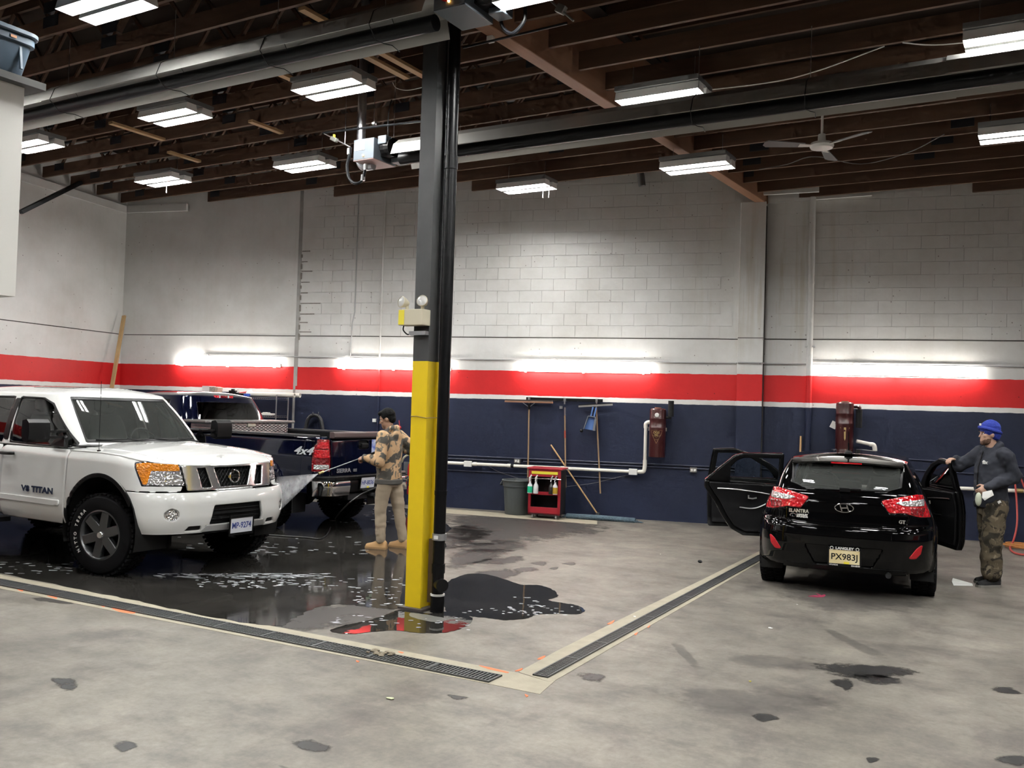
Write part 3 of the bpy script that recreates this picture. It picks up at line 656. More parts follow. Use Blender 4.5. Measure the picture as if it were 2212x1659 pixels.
def grate_run(A0, A1, B0, B1, n, labs, seclen=.5):
    # A edge (far/left) from A0 to A1, B edge from B0 to B1
    L_ = (A1 - A0).length; ns_ = max(1, int(L_ / seclen)); wdt = (B0 - A0).length
    ax = (A1 - A0).normalized(); sd = ((B0 - A0) - ax * (B0 - A0).dot(ax)).normalized(); wdt = (B0 - A0).dot(sd); sl = L_ / ns_
    fr = MB(); 
    for s in (0, wdt): fr.box((sl / 2, s, .006), (sl, .012, .012))
    for s in (.006, sl - .006): fr.box((s, wdt / 2, .006), (.012, wdt, .012))
    bars = MB(); nb = int(sl / .027)
    for k in range(nb): bars.box(((k + .5) * sl / nb, wdt / 2, .0055), (.012, wdt, .009))
    for s in (.33, .66): bars.box((sl / 2, wdt * s, .004), (sl, .008, .006))
    fme, bme_ = fr.mesh('frame'), bars.mesh('bars'); fme.materials.append(M_IRON); bme_.materials.append(M_IRON)
    bk = MB(); bk.box((sl / 2, wdt / 2, .0028), (sl, wdt, .0016)); kme = bk.mesh('trough_shade'); kme.materials.append(M_BLACKMATT)  # flat black sheet stands in for the shade below the bars
    rz = math.atan2(ax.y, ax.x); flip = 1 if Vector((-ax.y, ax.x, 0)).dot(sd) > 0 else -1
    for k in range(ns_):
        p = A0 + ax * sl * k
        root = empty('drain_grate', (p.x, p.y, .001), rz, labs(k, ns_), 'drain grate', 'cast iron drain grates'); root.scale = (1, flip, 1)
        for nm, me in (('frame', fme), ('slot_bars', bme_), ('trough_shade', kme)):
            o = bpy.data.objects.new(nm, me); COL.objects.link(o); o.parent = root
            if nm == 'slot_bars': o['kind'] = 'stuff'
ga0, ga1, gb0, gb1 = F(1084, 1462), F(0, 1252.5), F(1068, 1477.5), F(0, 1262)
ordn = ['first', 'second', 'third', 'fourth', 'fifth', 'sixth', 'seventh', 'eighth', 'ninth', 'tenth', 'eleventh', 'twelfth', 'thirteenth', 'fourteenth', 'fifteenth', 'sixteenth', 'seventeenth', 'eighteenth', 'nineteenth', 'twentieth']
grate_run(ga0, ga1, gb0, gb1, 12, lambda k, n: 'cast iron grate of the left floor drain, %s from the drain corner' % ordn[k])
grate_run(F(1152, 1460), F(1640, 1200), F(1181, 1466), F(1655, 1203), 12, lambda k, n: 'cast iron grate of the right floor drain, %s from the drain corner' % ordn[k])
# sludge on the left grate
p = F(822, 1415); random.seed(3)
m = MB()
for i in range(26):
    a = random.uniform(-.09, .09); b = random.uniform(-.05, .05); m.sphere((p.x + a, p.y + b, .014 + random.random() * .006), (random.uniform(.012, .03), random.uniform(.008, .02), .007), 7, 4)
tag(m.build('drain_sludge', mat('sludge', (.20, .17, .12), .8), smooth=True), 'clump of brown sludge on the left drain grate', 'sludge', kind='stuff')
# spray-paint dashes
M_OR = mat('orange_marking', (.80, .20, .08), .7); M_PK = mat('pink_marking', (.80, .10, .22), .7)
def blob(pts, jit, z1, m_, name, parent=None, n=4, seed=1):
    random.seed(seed); c = catmull([tuple(F(*p))[:2] for p in pts], n, True); c = [(max(x, left_x(y) + .1), min(y, wall_y(x) - .1)) for x, y in c]
    c = [(x + random.uniform(-jit, jit), y + random.uniform(-jit, jit)) for x, y in c]
    return flat_poly(c, -.004, z1).build(name, m_, parent)
for i, q in enumerate((((240, 1314), (262, 1318), (292, 1323), (285, 1326), (258, 1322)), ((215, 1308), (226, 1310), (224, 1312)), ((100, 1287), (122, 1291), (120, 1294)), ((37, 1274), (50, 1276), (47, 1278)),
                       ((1035, 1438), (1060, 1443), (1097, 1452), (1092, 1454), (1055, 1446)), ((1112, 1450), (1128, 1444), (1124, 1449)), ((1160, 1424), (1178, 1417), (1172, 1424)), ((1312, 1348), (1328, 1340), (1322, 1348)),
                       ((770, 1427), (776, 1429), (772, 1431)), ((860, 1408), (872, 1410), (868, 1412)), ((1370, 1370), (1378, 1366), (1374, 1372)), ((1398, 1355), (1404, 1351), (1402, 1356)), ((1134, 1500), (1141, 1503), (1137, 1506)))):
    blob(q, .003, .0032, M_OR, 'paint_dash', FLOOR, 3, i)
for i, q in enumerate((((1745, 1288), (1758, 1286), (1770, 1287), (1780, 1284), (1783, 1287), (1776, 1290), (1760, 1290)), ((1763, 1282), (1775, 1286), (1772, 1288)))): blob(q, .004, .0014, M_PK, 'paint_dash', FLOOR, 3, i)

# ================================================================== water and stains
def watermat(name, base, r0, r1, foam=.0):
    m = bpy.data.materials.new(name); m.use_nodes = True; nt = m.node_tree; N = nt.nodes; L = nt.links; b = N['Principled BSDF']; MATS[name] = m
    g = N.new('ShaderNodeNewGeometry'); n = node(N, 'ShaderNodeTexNoise', Scale=1.1, Detail=6., Roughness=.6); L.new(g.outputs['Position'], n.inputs['Vector'])
    cr = N.new('ShaderNodeValToRGB'); cr.color_ramp.elements[0].position = .35; cr.color_ramp.elements[1].position = .7
    cr.color_ramp.elements[0].color = (*[c * .5 for c in base], 1); cr.color_ramp.elements[1].color = (*base, 1); L.new(n.outputs['Fac'], cr.inputs[0]); L.new(cr.outputs[0], b.inputs['Base Color'])
    mr = N.new('ShaderNodeMapRange'); mr.inputs['From Min'].default_value = .4; mr.inputs['From Max'].default_value = .65; mr.inputs['To Min'].default_value = r0; mr.inputs['To Max'].default_value = r1
    n2 = node(N, 'ShaderNodeTexNoise', Scale=.8, Detail=4.); L.new(g.outputs['Position'], n2.inputs['Vector']); L.new(n2.outputs['Fac'], mr.inputs['Value']); L.new(mr.outputs[0], b.inputs['Roughness'])
    n3 = node(N, 'ShaderNodeTexNoise', Scale=5., Detail=3.); L.new(g.outputs['Position'], n3.inputs['Vector'])
    bp = N.new('ShaderNodeBump'); bp.inputs['Strength'].default_value = .05; bp.inputs['Distance'].default_value = .01; L.new(n3.outputs['Fac'], bp.inputs['Height']); L.new(bp.outputs[0], b.inputs['Normal'])
    b.inputs['IOR'].default_value = 1.33; b.inputs['Specular IOR Level'].default_value = .5
    return m
M_FILM = watermat('wet_concrete', (.045, .042, .038), .015, .16)
M_PUD = watermat('puddle_water', (.035, .033, .030), .006, .012)
def water(name, pts, z1, m_, lab, jit=.012, seed=1, n=7):
    o = blob(pts, jit, z1, m_, name, None, n, seed); return tag(o, lab, 'puddle')
water('wet_patch', [(-150, 1214), (0, 1239), (200, 1279), (330, 1306), (450, 1332), (560, 1350), (610, 1352), (640, 1334), (690, 1312), (740, 1306), (800, 1312), (850, 1316), (890, 1300), (900, 1262), (930, 1240), (950, 1222), (935, 1196), (965, 1180), (950, 1160), (975, 1140), (940, 1122), (925, 1108), (820, 1092), (600, 1080), (300, 1066), (60, 1056)], .0035, M_FILM, 'wide sheet of dark water spread under and around both pickups', .02, 4)
water('puddle', [(962, 1262), (1000, 1243), (1040, 1240), (1085, 1250), (1125, 1263), (1165, 1265), (1195, 1275), (1205, 1288), (1185, 1297), (1215, 1303), (1245, 1308), (1263, 1319), (1248, 1327), (1205, 1326), (1160, 1328), (1140, 1336), (1095, 1340), (1050, 1335), (1010, 1331), (970, 1326), (958, 1300)], .0034, M_PUD, 'dark puddle right of the column reflecting the broom handles', .008, 5)
water('puddle', [(713, 1364), (742, 1352), (790, 1342), (830, 1330), (862, 1318), (890, 1319), (925, 1326), (960, 1322), (1005, 1330), (1022, 1338), (1008, 1352), (985, 1362), (950, 1368), (900, 1367), (850, 1362), (800, 1366), (755, 1370)], .0036, M_PUD, 'puddle at the foot of the yellow column reflecting the red stripe', .006, 6)
# a dry hump inside the front puddle
blob([(885, 1325), (910, 1327), (940, 1332), (965, 1338), (950, 1344), (925, 1343), (890, 1334)], .006, .0042, mat('damp_hump', (.17, .17, .155), .35), 'dry_hump', bpy.data.objects['puddle.001'], 5, 2)
def stainmat(name, col, amt, sc=3.):
    m = bpy.data.materials.new(name); m.use_nodes = True; nt = m.node_tree; N = nt.nodes; L = nt.links; b = N['Principled BSDF']; o = N['Material Output']; MATS[name] = m
    b.inputs['Base Color'].default_value = (*col, 1); b.inputs['Roughness'].default_value = .4
    at_ = N.new('ShaderNodeAttribute'); at_.attribute_name = 'core'
    g = N.new('ShaderNodeNewGeometry'); n = node(N, 'ShaderNodeTexNoise', Scale=sc, Detail=7., Roughness=.7); L.new(g.outputs['Position'], n.inputs['Vector'])
    mr = N.new('ShaderNodeMapRange'); mr.inputs['To Min'].default_value = -.30; mr.inputs['To Max'].default_value = .22; L.new(at_.outputs['Fac'], mr.inputs['Value'])
    ad = node(N, 'ShaderNodeMath', operation='ADD'); L.new(n.outputs['Fac'], ad.inputs[0]); L.new(mr.outputs[0], ad.inputs[1])
    cr = N.new('ShaderNodeMapRange'); cr.inputs['From Min'].default_value = .42; cr.inputs['From Max'].default_value = .62; cr.inputs['To Max'].default_value = amt; L.new(ad.outputs[0], cr.inputs['Value'])
    t = N.new('ShaderNodeBsdfTransparent'); mx = N.new('ShaderNodeMixShader'); L.new(cr.outputs[0], mx.inputs[0]); L.new(t.outputs[0], mx.inputs[1]); L.new(b.outputs[0], mx.inputs[2]); L.new(mx.outputs[0], o.inputs[0])
    return m
M_OIL = stainmat('oil_stain', (.018, .018, .018), .92, 9.); M_DAMP = stainmat('damp_concrete', (.06, .055, .052), .8, 4.); M_TYRE = stainmat('tyre_scuff', (.08, .078, .078), .26, 4.)
def stain(name, pts, m_, z=.0016, n=5):
    c = catmull([tuple(F(*p))[:2] for p in pts], n, True); k = len(c); cx_ = sum(p[0] for p in c) / k; cy_ = sum(p[1] for p in c) / k; vs_, fs, al = [], [], []
    for t in (1.15, .9, .65, .35, .05):
        for (x, y) in c: vs_.append((cx_ + (x - cx_) * t, cy_ + (y - cy_) * t, z)); al.append(min(1, max(0, (1.15 - t) / .7)))
    for r_ in range(4):
        for i in range(k): fs.append((r_ * k + i, r_ * k + (i + 1) % k, (r_ + 1) * k + (i + 1) % k, (r_ + 1) * k + i))
    fs.append(tuple(4 * k + i for i in range(k))); me = bpy.data.meshes.new(name); me.from_pydata(vs_, [], fs); at_ = me.attributes.new('core', 'FLOAT', 'POINT'); at_.data.foreach_set('value', al)
    return link(name, me, m_, FLOOR)
for k, q in enumerate((((1740, 1436), (1840, 1432), (1960, 1440), (2010, 1455), (1900, 1470), (1790, 1462)), ((1790, 1470), (1830, 1462), (1850, 1480), (1835, 1496), (1815, 1490)), ((1830, 1455), (1930, 1460), (1960, 1478), (1880, 1480)),
                       ((105, 1465), (140, 1462), (172, 1472), (165, 1496), (130, 1490)), ((240, 1602), (275, 1596), (305, 1610), (270, 1628), (245, 1620)), ((625, 1604), (665, 1594), (700, 1604), (725, 1620), (680, 1630), (640, 1618)),
                       ((1620, 1545), (1655, 1540), (1690, 1552), (1650, 1562)), ((960, 1500), (990, 1502), (1020, 1508), (985, 1515)), ((1240, 1455), (1280, 1452), (1315, 1462), (1300, 1475), (1260, 1470)),
                       ((1868, 1638), (1890, 1634), (1905, 1642), (1880, 1650)), ((2140, 1640), (2190, 1630), (2230, 1640), (2200, 1660)), ((2130, 1485), (2180, 1484), (2225, 1500), (2170, 1500)))):
    stain('oil_stain', q, M_OIL)
for k, q in enumerate((((1000, 1218), (1060, 1205), (1130, 1200), (1140, 1215), (1060, 1222)), ((1100, 1230), (1150, 1224), (1170, 1232), (1120, 1238)), ((1140, 1217), (1180, 1213), (1178, 1224)), ((1205, 1218), (1245, 1214), (1240, 1222)), ((1180, 1228), (1208, 1224), (1200, 1232)),
                       ((945, 1112), (1100, 1108), (1350, 1135), (1250, 1165), (960, 1190)), ((950, 1140), (1020, 1130), (1080, 1150), (1010, 1180), (950, 1190)), ((960, 1195), (1030, 1180), (1120, 1190), (1060, 1215), (960, 1235)), ((960, 1180), (1080, 1165), (1160, 1180), (1060, 1200)), ((1000, 1240), (1100, 1225), (1130, 1245), (1060, 1255)),
                       ((540, 1340), (640, 1310), (800, 1296), (900, 1310), (860, 1340), (700, 1365), (590, 1372)), ((60, 1290), (140, 1292), (160, 1306), (80, 1300)))):
    stain('damp_mark', q, M_DAMP, .0018)
for k, q in enumerate((((1440, 1380), (1475, 1390), (1515, 1440), (1505, 1452), (1470, 1420)), ((1760, 1350), (1800, 1360), (1930, 1420), (1910, 1430), (1820, 1390)), ((1500, 1420), (1700, 1412), (1900, 1450), (1700, 1450)), ((1400, 1500), (1600, 1480), (1850, 1520), (1600, 1560)), ((1650, 1260), (1850, 1270), (2050, 1300), (1950, 1330), (1700, 1310)))):
    stain('tyre_mark', q, M_TYRE, .0014)
# suds floating on the wet patch and the puddles
random.seed(11); m = MB()
M_FOAM = mat('soap_foam', (.62, .64, .68), .5)
def suds(px0, px1, py0, py1, n, lmax=.08, tilt=0.):
    for i in range(n):
        t = random.random(); x = px0 + (px1 - px0) * t; y = py0 + tilt * t + (py1 - py0) * random.random(); p = F(x, y); l = random.uniform(.012, lmax); w_ = random.uniform(.006, .016); a = R(random.gauss(30, 9))
        pts = []
        for q in range(8):
            b = 2 * math.pi * q / 8; rr_ = random.uniform(.6, 1.1); ux, uy = l * math.cos(b) * rr_, w_ * math.sin(b) * rr_
            pts.append((p.x + ux * math.cos(a) - uy * math.sin(a), p.y + ux * math.sin(a) + uy * math.cos(a), .0062))
        m.add(pts, [tuple(range(8))])
suds(330, 710, 1240, 1250, 110, .11); suds(420, 640, 1252, 1272, 60, .05); suds(590, 880, 1248, 1270, 40, .05); suds(0, 170, 1215, 1240, 26, .06); suds(760, 870, 1265, 1310, 40, .04)
suds(1100, 1180, 1290, 1330, 34, .035); suds(1000, 1250, 1310, 1330, 26, .03); suds(880, 1020, 1335, 1362, 14, .03); suds(720, 860, 1330, 1352, 16, .06); suds(380, 800, 1160, 1200, 50, .07); suds(690, 880, 1100, 1130, 34, .09); suds(470, 640, 1180, 1195, 30, .09)
tag(m.build('soap_suds', M_FOAM, clean=False), 'streaks of white soap suds drifting on the wet floor', 'suds', kind='stuff')
# litter
def scrap(name, px, py, s, m_, lab, cat, seed):
    random.seed(seed); p = F(px, py); pts = [(p.x + s * random.uniform(.5, 1) * math.cos(a) * 1.3, p.y + s * random.uniform(.5, 1) * math.sin(a)) for a in [k * .9 for k in range(7)]]
    mb = flat_poly(pts, .001, .004); mb.v = [(x, y, z + random.uniform(0, .006)) for x, y, z in mb.v]; return tag(mb.build(name, m_), lab, cat)
M_PAPER = mat('paper', (.75, .75, .72), .7)
for i, (px, py, s, lab) in enumerate(((1664, 1358, .018, 'white paper scrap on the floor below the hatchback bumper'), (1371, 1333, .014, 'white scrap stuck on the right drain edge'), (1607, 1221, .018, 'torn white scrap lying on the far end of the right drain'), (1722, 1307, .010, 'tiny white fleck left of the pink paint arrow'), (1427, 1198, .008, 'tiny white fleck far left of the right drain'), (1637, 1240, .012, 'small white scrap beside the hatchback left rear tyre'))):
    scrap('paper_scrap', px, py, s, M_PAPER, lab, 'paper', i)
scrap('leaf', 843, 1510, .028, mat('pale_leaf', (.55, .60, .38), .7), 'pale green leaf in front of the left drain', 'leaf', 9)
scrap('leaf', 1620, 1473, .009, mat('yellow_leaf', (.70, .62, .10), .7), 'tiny yellow leaf on the open floor right of the drains', 'leaf', 10)
m = MB(); p = F(1512, 1216); m.sphere((p.x, p.y, .018), (.03, .02, .018), 8, 6); tag(m.build('rubber_bit', M_BLACKMATT, smooth=True), 'small black rubber bit on the floor left of the hatchback', 'debris')
# ================================================================== conduits and pipes on the back wall
def wpipe(name, pts, r, m_, lab, cat, d=.03, n=8, parent=None):
    mb = MB(); mb.tube([W(px, py, d) for px, py in pts], r, n); o = mb.build(name, m_, parent, smooth=True)
    if lab: tag(o, lab, cat)
    return o
M_COND = mat('conduit_grey', (.38, .38, .38), .5); M_NAVY = mat('navy_conduit', (.0125, .018, .045), .4)
zc_ = W(1198, 779).z
mb = MB(); mb.tube([WP(WU(W(447, 767)), zc_, .02), WP(3.98, zc_, .02)], .011, 8)
tag(mb.build('electrical_conduit', M_COND, smooth=True), 'thin grey conduit running level above the wall tube lamps', 'conduit')
mb = MB(); mb.tube([WP(3.98, zc_, .02), WP(4.02, zc_, .235), WP(4.38, zc_, .235), WP(4.46, zc_, .03), WP(9.6, zc_ + .01, .02)], .011, 8)
tag(mb.build('electrical_conduit', M_COND, smooth=True), 'grey conduit wrapping around the wall pier and on to the right', 'conduit')
for i, (px, py) in enumerate(((447, 767), (752, 772), (1198, 779), (1850, 781))):
    p = WP(WU(W(px, py)), zc_, .03); m = MB(); m.lathe([(.001, .03), (.045, .03), (.052, .025), (.052, -.03)], p, 14, Matrix.Rotation(math.atan2(WN.y, WN.x), 3, 'Z') @ Matrix.Rotation(R(90), 3, 'Y'))
    tag(m.build('junction_box', mat('box_grey', (.50, .50, .50), .5), smooth=True), ('round grey junction box at the left end of the level conduit', 'round junction box above the tube lamp crossed by the column', 'round junction box above the broom rail', 'round junction box above the longest wall tube lamp')[i], 'junction box')
mb = MB(); u = WU(W(758, 760)); mb.tube([WP(u, zc_ + .03, .02), WP(u + .02, 3.3, .02), WP(u + .06, 3.5, .02), WP(u + .06, 5.7, .02)], .012, 8); tag(mb.build('electrical_conduit', M_COND, smooth=True), 'upright grey conduit above the second round junction box', 'conduit')
u = WU(W(826, 640)); mb = MB(); mb.tube([WP(u, .3, .03), WP(u, 5.9, .03)], .017, 8); tag(mb.build('electrical_conduit', M_WALL, smooth=True), 'upright conduit painted with the wall bands left of the column', 'conduit')
wire('loose_wire', [tuple(W(755, 775, .03)), tuple(W(775, 773, .03)), tuple(W(798, 778, .03)), tuple(W(797, 787, .04))], .004, mat('grey_cable', (.16, .15, .15), .6), 'loose grey wire beside the second round junction box', 'wire')
# white downpipe beside the pier
u = WU(W(1752, 600)); root = empty('downpipe', WP(u, 0, .08), 0, 'white downpipe beside the wall pier, painted with the wall bands', 'pipe')
mb = MB(); mb.tube([(0, 0, .05), (0, 0, 5.4)], .048, 14); mb.build('pipe', M_WALL, root, smooth=True)
for z, w_ in ((3.95, .02), (2.95, .012)):
    mb = MB(); mb.lathe([(.049, -w_), (.056, -w_), (.056, w_), (.049, w_)], (0, 0, z), 14); mb.build('collar', M_WALL, root, smooth=True)
mb = MB(); mb.box((0, .02, 2.93), (.15, .1, .02), rotM); mb.build('clamp', M_STEEL, root)
# navy conduits
for (a, b, lab) in (((960, 983), (1760, 1018), 'upper navy conduit along the lower wall behind the tools'), ((960, 990), (1100, 996), 'short navy conduit feeding the outlet left of the red cart'), ((1130, 997), (1600, 1017), 'navy conduit between the two wall outlets'), ((960, 1015), (1330, 1034), 'lowest dark conduit behind the bin and red cart'), ((1850, 985), (2212, 1008), 'navy conduit behind the man in the blue beanie'), ((1850, 1008), (2212, 1030), 'lower navy conduit behind the man in the blue beanie')):
    pa, pb_ = W(*a, .02), W(*b, .02); mb = MB(); mb.tube([pa, pb_], .011, 6); tag(mb.build('electrical_conduit', M_NAVY, smooth=True), lab, 'conduit')
for (px, py, lab) in ((1118, 996, 'double wall outlet left above the red cart'), (1498, 1015, 'double wall outlet left of the open hatchback doors')):
    p = W(px, py, .03); root = empty('wall_outlet', p, 0, lab, 'outlet'); mb = MB(); mb.box((0, 0, 0), (.11, .06, .075), rotM); mb.build('box', M_STEEL, root)
    for s in (-1, 1):
        mb = MB(); mb.lathe([(.001, .004), (.02, .004), (.02, 0)], WD * s * .024 + WN * .03, 10, Matrix.Rotation(math.atan2(WN.y, WN.x), 3, 'Z') @ Matrix.Rotation(R(90), 3, 'Y')); mb.build('socket', M_WHITE, root)
# white vacuum pipe
Zp = .80
root = empty('vacuum_pipe', WP(0, Zp, .10), 0, 'white plastic vacuum pipe running along the lower wall to the left canister', 'pipe')
def wl(u, z=0., d=0.): return WD * u + Vector((0, 0, z)) + WN * d
u0, u1 = WU(W(955, 997, .1)), WU(W(1393, 1000, .1))
zt_ = W(1395, 912, .1).z - Zp
mb = MB(); mb.tube([wl(u0), wl(u1 - .1)], .028, 12); mb.build('run', M_PVC, root, smooth=True)
mb = MB(); mb.tube(catmull([tuple(wl(u1 - .1)), tuple(wl(u1 - .02, .015)), tuple(wl(u1, .1)), tuple(wl(u1, .2))], 5), .034, 12); mb.build('elbow', M_PVC, root, smooth=True)
mb = MB(); mb.tube([wl(u1, .15), wl(u1, zt_ - .07)], .028, 12); mb.build('riser', M_PVC, root, smooth=True)
mb = MB(); mb.tube(catmull([tuple(wl(u1, zt_ - .1)), tuple(wl(u1, zt_ - .03)), tuple(wl(u1 + .04, zt_)), tuple(wl(u1 + .12, zt_))], 5), .034, 12); mb.build('elbow', M_PVC, root, smooth=True)
for px in (1026, 1100, 1215):
    u = WU(W(px, 1005, .1)); mb = MB(); mb.tube([wl(u - .03), wl(u + .03)], .034, 12); mb.build('coupling', M_PVC, root, smooth=True)
u = WU(W(1104, 1007, .1)); mb = MB(); mb.tube([wl(u - .05), wl(u + .05)], .031, 12); mb.build('black_band', M_BLACK, root, smooth=True)
for px, py in ((1012, 1001), (1368, 1021)):
    u = WU(W(px, py, .1)); mb = MB(); mb.box(wl(u, 0, .03), (.14, .05, .10), rotM); mb.build('hose_inlet', M_WHITE, root, bevel=.006)
pr, pl_ = W(2030, 1053, .1), W(2330, 1066, .1); root2 = empty('vacuum_pipe', (0, 0, 0), 0, 'white plastic vacuum pipe behind the man in the blue beanie', 'pipe')
mb = MB(); mb.tube([pr, pl_], .028, 12); mb.build('run', M_PVC, root2, smooth=True)
p = W(2200, 1060, .1); mb = MB(); mb.tube([p - WD * .03, p + WD * .06], .034, 12); mb.build('coupling', mat('brass_fit', (.45, .33, .14), .4, .6), root2, smooth=True)
wire('low_voltage_wire', [tuple(W(1045, 1000, .05)), tuple(W(1075, 1018, .05)), tuple(W(1110, 1030, .05)), tuple(W(1140, 1040, .05))], .003, mat('grey_cable'), 'thin grey wire sagging from the white pipe to the grey bin', 'wire')
wire('low_voltage_wire', [tuple(W(1225, 1051, .05)), tuple(W(1280, 1044, .05)), tuple(W(1325, 1033, .05)), tuple(W(1365, 1024, .05))], .003, mat('grey_cable'), 'thin grey wire rising right of the red cart to the white pipe box', 'wire')

# ================================================================== vacuum canisters
M_MAROON = mat('maroon_enamel', (.045, .009, .010), .28, vary=(5, .5, (.055, .012, .012)), coat=.3); M_GOLD = mat('gold_print', (.42, .30, .12), .5)
def canister(px, ytop, ybot, lab, second):
    pt, pb_ = W(px, ytop, .2), W(px, ybot, .2); h = pt.z - pb_.z; r = .135
    root = empty('vacuum_canister', pb_, 0, lab, 'vacuum')
    mb = MB(); mb.lathe([(.001, 0), (r * .98, 0), (r, .01), (r, h * .58), (r * 1.02, h * .58), (r * 1.02, h * .60), (r, h * .605), (r, h * .76), (r * 1.01, h * .765), (r * 1.01, h * .775), (r, h * .78), (r, h * .92), (r * .97, h * .955), (r * .85, h * .975), (r * .4, h * .985), (.001, h * .985)], n=28); mb.build('tank', M_MAROON, root, smooth=True)
    mb = MB(); mb.lathe([(r * .4, h * .984), (r * .4, h), (r * .35, h * 1.0), (.001, h)], n=18); mb.build('lid', mat('lid_tan', (.30, .14, .08), .5), root, smooth=True)
    Ml = Matrix((WD, Vector((0, 0, 1)), WN)).transposed()
    def print_bar(a, b, w_=.006): 
        q = MB(); n_ = 6
        for i in range(n_):
            t0, t1 = i / n_, (i + 1) / n_
            A = [a[0] + (b[0] - a[0]) * t0, a[1] + (b[1] - a[1]) * t0]; B = [a[0] + (b[0] - a[0]) * t1, a[1] + (b[1] - a[1]) * t1]
            def pt3(u, z): 
                s = max(-.99, min(.99, u / r)); return WD * u + WN * (r * math.sqrt(1 - s * s) + .002) + Vector((0, 0, z))
            q.bar(pt3(*A), pt3(*B), .002, w_, WN)
        return q
    def join(bars, name, m_):
        q = MB()
        for b in bars: q.add(b.v, b.f)
        return q.build(name, m_, root, clean=False)
    if not second:
        z1, z2, z3 = h * .535, h * .44, h * .30
        join([print_bar((-.09, z1), (.09, z1)), print_bar((-.09, z1), (-.07, z2)), print_bar((.09, z1), (.07, z2)), print_bar((-.07, z2), (0, z2 - .03)), print_bar((.07, z2), (0, z2 - .03)), print_bar((-.065, z2 - .005), (0, z3 - .02)), print_bar((.065, z2 - .005), (0, z3 - .02)), print_bar((-.035, h * .355), (.035, h * .355))], 'logo_outline', M_GOLD)
        for s_, zz, sz in (('CYCLO', z1 - .035, .05), ('VAC', z1 - .075, .042)):
            text_obj('logo_text', s_, sz, frame(WN * (r + .001) + Vector((0, 0, zz)), WD, (0, 0, 1)), M_GOLD, root, .003, .001, width=.105 if s_ == 'CYCLO' else .065)
        mb = MB(); mb.lathe([(.001, .012), (.03, .012), (.036, .004), (.036, -.01)], WN * (r - .002) + Vector((0, 0, h * .845)), 18, Matrix.Rotation(math.atan2(WN.y, WN.x), 3, 'Z') @ Matrix.Rotation(R(90), 3, 'Y')); mb.build('gauge', M_WHITE, root, smooth=True)
        for s in (-1, 1):
            mb = MB(); mb.box(WD * s * (r + .008) + Vector((0, 0, h * .56)), (.016, .03, .06), rotM); mb.build('latch', M_STEEL, root)
        mo = [WD * .21 + Vector((0, 0, h * .82)), WD * .21 + Vector((0, 0, h * 1.14))]
    else:
        z1, z2 = h * .52, h * .28; q = MB()
        q.add([WD * -.07 + WN * (r * .87) + Vector((0, 0, z1)), WD * .07 + WN * (r * .87) + Vector((0, 0, z1)), WN * (r + .002) + Vector((0, 0, z2)), WN * (r + .003) + Vector((0, 0, z1))], [(0, 3, 2), (3, 1, 2)]); q.build('logo_triangle', M_GOLD, root)
        q = MB(); q.lathe([(.001, .006), (.016, .006), (.016, 0)], WN * (r) + Vector((-.008, 0, z1 - .05)), 12, Matrix.Rotation(math.atan2(WN.y, WN.x), 3, 'Z') @ Matrix.Rotation(R(90), 3, 'Y')); q.build('logo_dot', M_MAROON, root)
        mo = [WD * .21 + Vector((0, 0, h * .52)), WD * .21 + Vector((0, 0, h * .85))]
        mb = MB(); mb.tube(catmull([tuple(WD * .1 + Vector((0, 0, h * .9))), tuple(WD * .2 + Vector((0, 0, h * .9))), tuple(WD * .215 + Vector((0, 0, h * .84)))], 5), .03, 10); mb.build('exhaust_elbow', M_MAROON, root, smooth=True)
    mb = MB(); mb.tube(mo, .047, 14); mu = mb.build('muffler', M_BLACKMATT, root, smooth=True)
    if not second:
        mb = MB(); mb.tube([WD * .1 + Vector((0, 0, h * .80)), WD * .22 + Vector((0, 0, h * .80))], .022, 8); mb.build('exhaust_stub', M_BLACK, root)
    mb = MB(); mb.box(-WN * (r + .03) + Vector((0, 0, h * .5)), (.1, .07, h * .5), rotM); mb.build('wall_bracket', M_BLACK, root)
    return root
canister(1419, 880, 987, 'maroon vacuum canister with gold lettering left of the open car doors', False)
c2 = canister(1823, 866, 985, 'maroon vacuum canister with a gold triangle above the hatchback roof', True)
p = W(1850, 953, .16); q = W(1890, 960, .12); b = W(1892, 1010, .12)
root = empty('vacuum_pipe', (0, 0, 0), 0, 'short white elbow pipe right of the canister above the hatchback', 'pipe')
mb = MB(); mb.tube([p, q - WD * .06], .028, 12); mb.build('run', M_PVC, root, smooth=True)
mb = MB(); mb.tube(catmull([tuple(q - WD * .08), tuple(q - WD * .02 - Vector((0, 0, .01))), tuple(q + Vector((0, 0, -.07))), tuple(q + Vector((0, 0, -.12)))], 5), .034, 12); mb.build('elbow', M_PVC, root, smooth=True)
mb = MB(); mb.tube([q + Vector((0, 0, -.1)), b], .028, 12); mb.build('drop', M_PVC, root, smooth=True)
mb = MB(); mb.box(W(1801, 918, .12), (.09, .06, .11), rotM @ Matrix.Rotation(R(25), 3, 'Y')); tag(mb.build('wall_switch', M_WHITE), 'tilted white switch box left of the canister above the hatchback', 'switch')

# ================================================================== tool rail and brooms
p0, p1 = W(1137, 861, .03), W(1302, 866, .03); p1.z = p0.z
root = empty('tool_rail', (0, 0, 0), 0, 'black rail on the wall holding the brooms', 'rail')
mb = MB(); mb.bar(p0, p1, .03, .05); mb.build('bar', M_BLACK, root)
for px in (1143, 1220, 1289):
    p = W(px, 864, .055); p.z = p0.z; mb = MB(); mb.box(p, (.035, .03, .06), rotM); mb.box(p - Vector((0, 0, .05)), (.02, .03, .06), rotM); mb.build('clip', M_STEEL, root)
M_HANDLE = mat('handle_wood', (.36, .24, .13), .6, vary=(8, .6, (.28, .18, .10)), stretch=(6, 6, .6)); M_PINE = mat('pine_handle', (.55, .33, .15), .55)
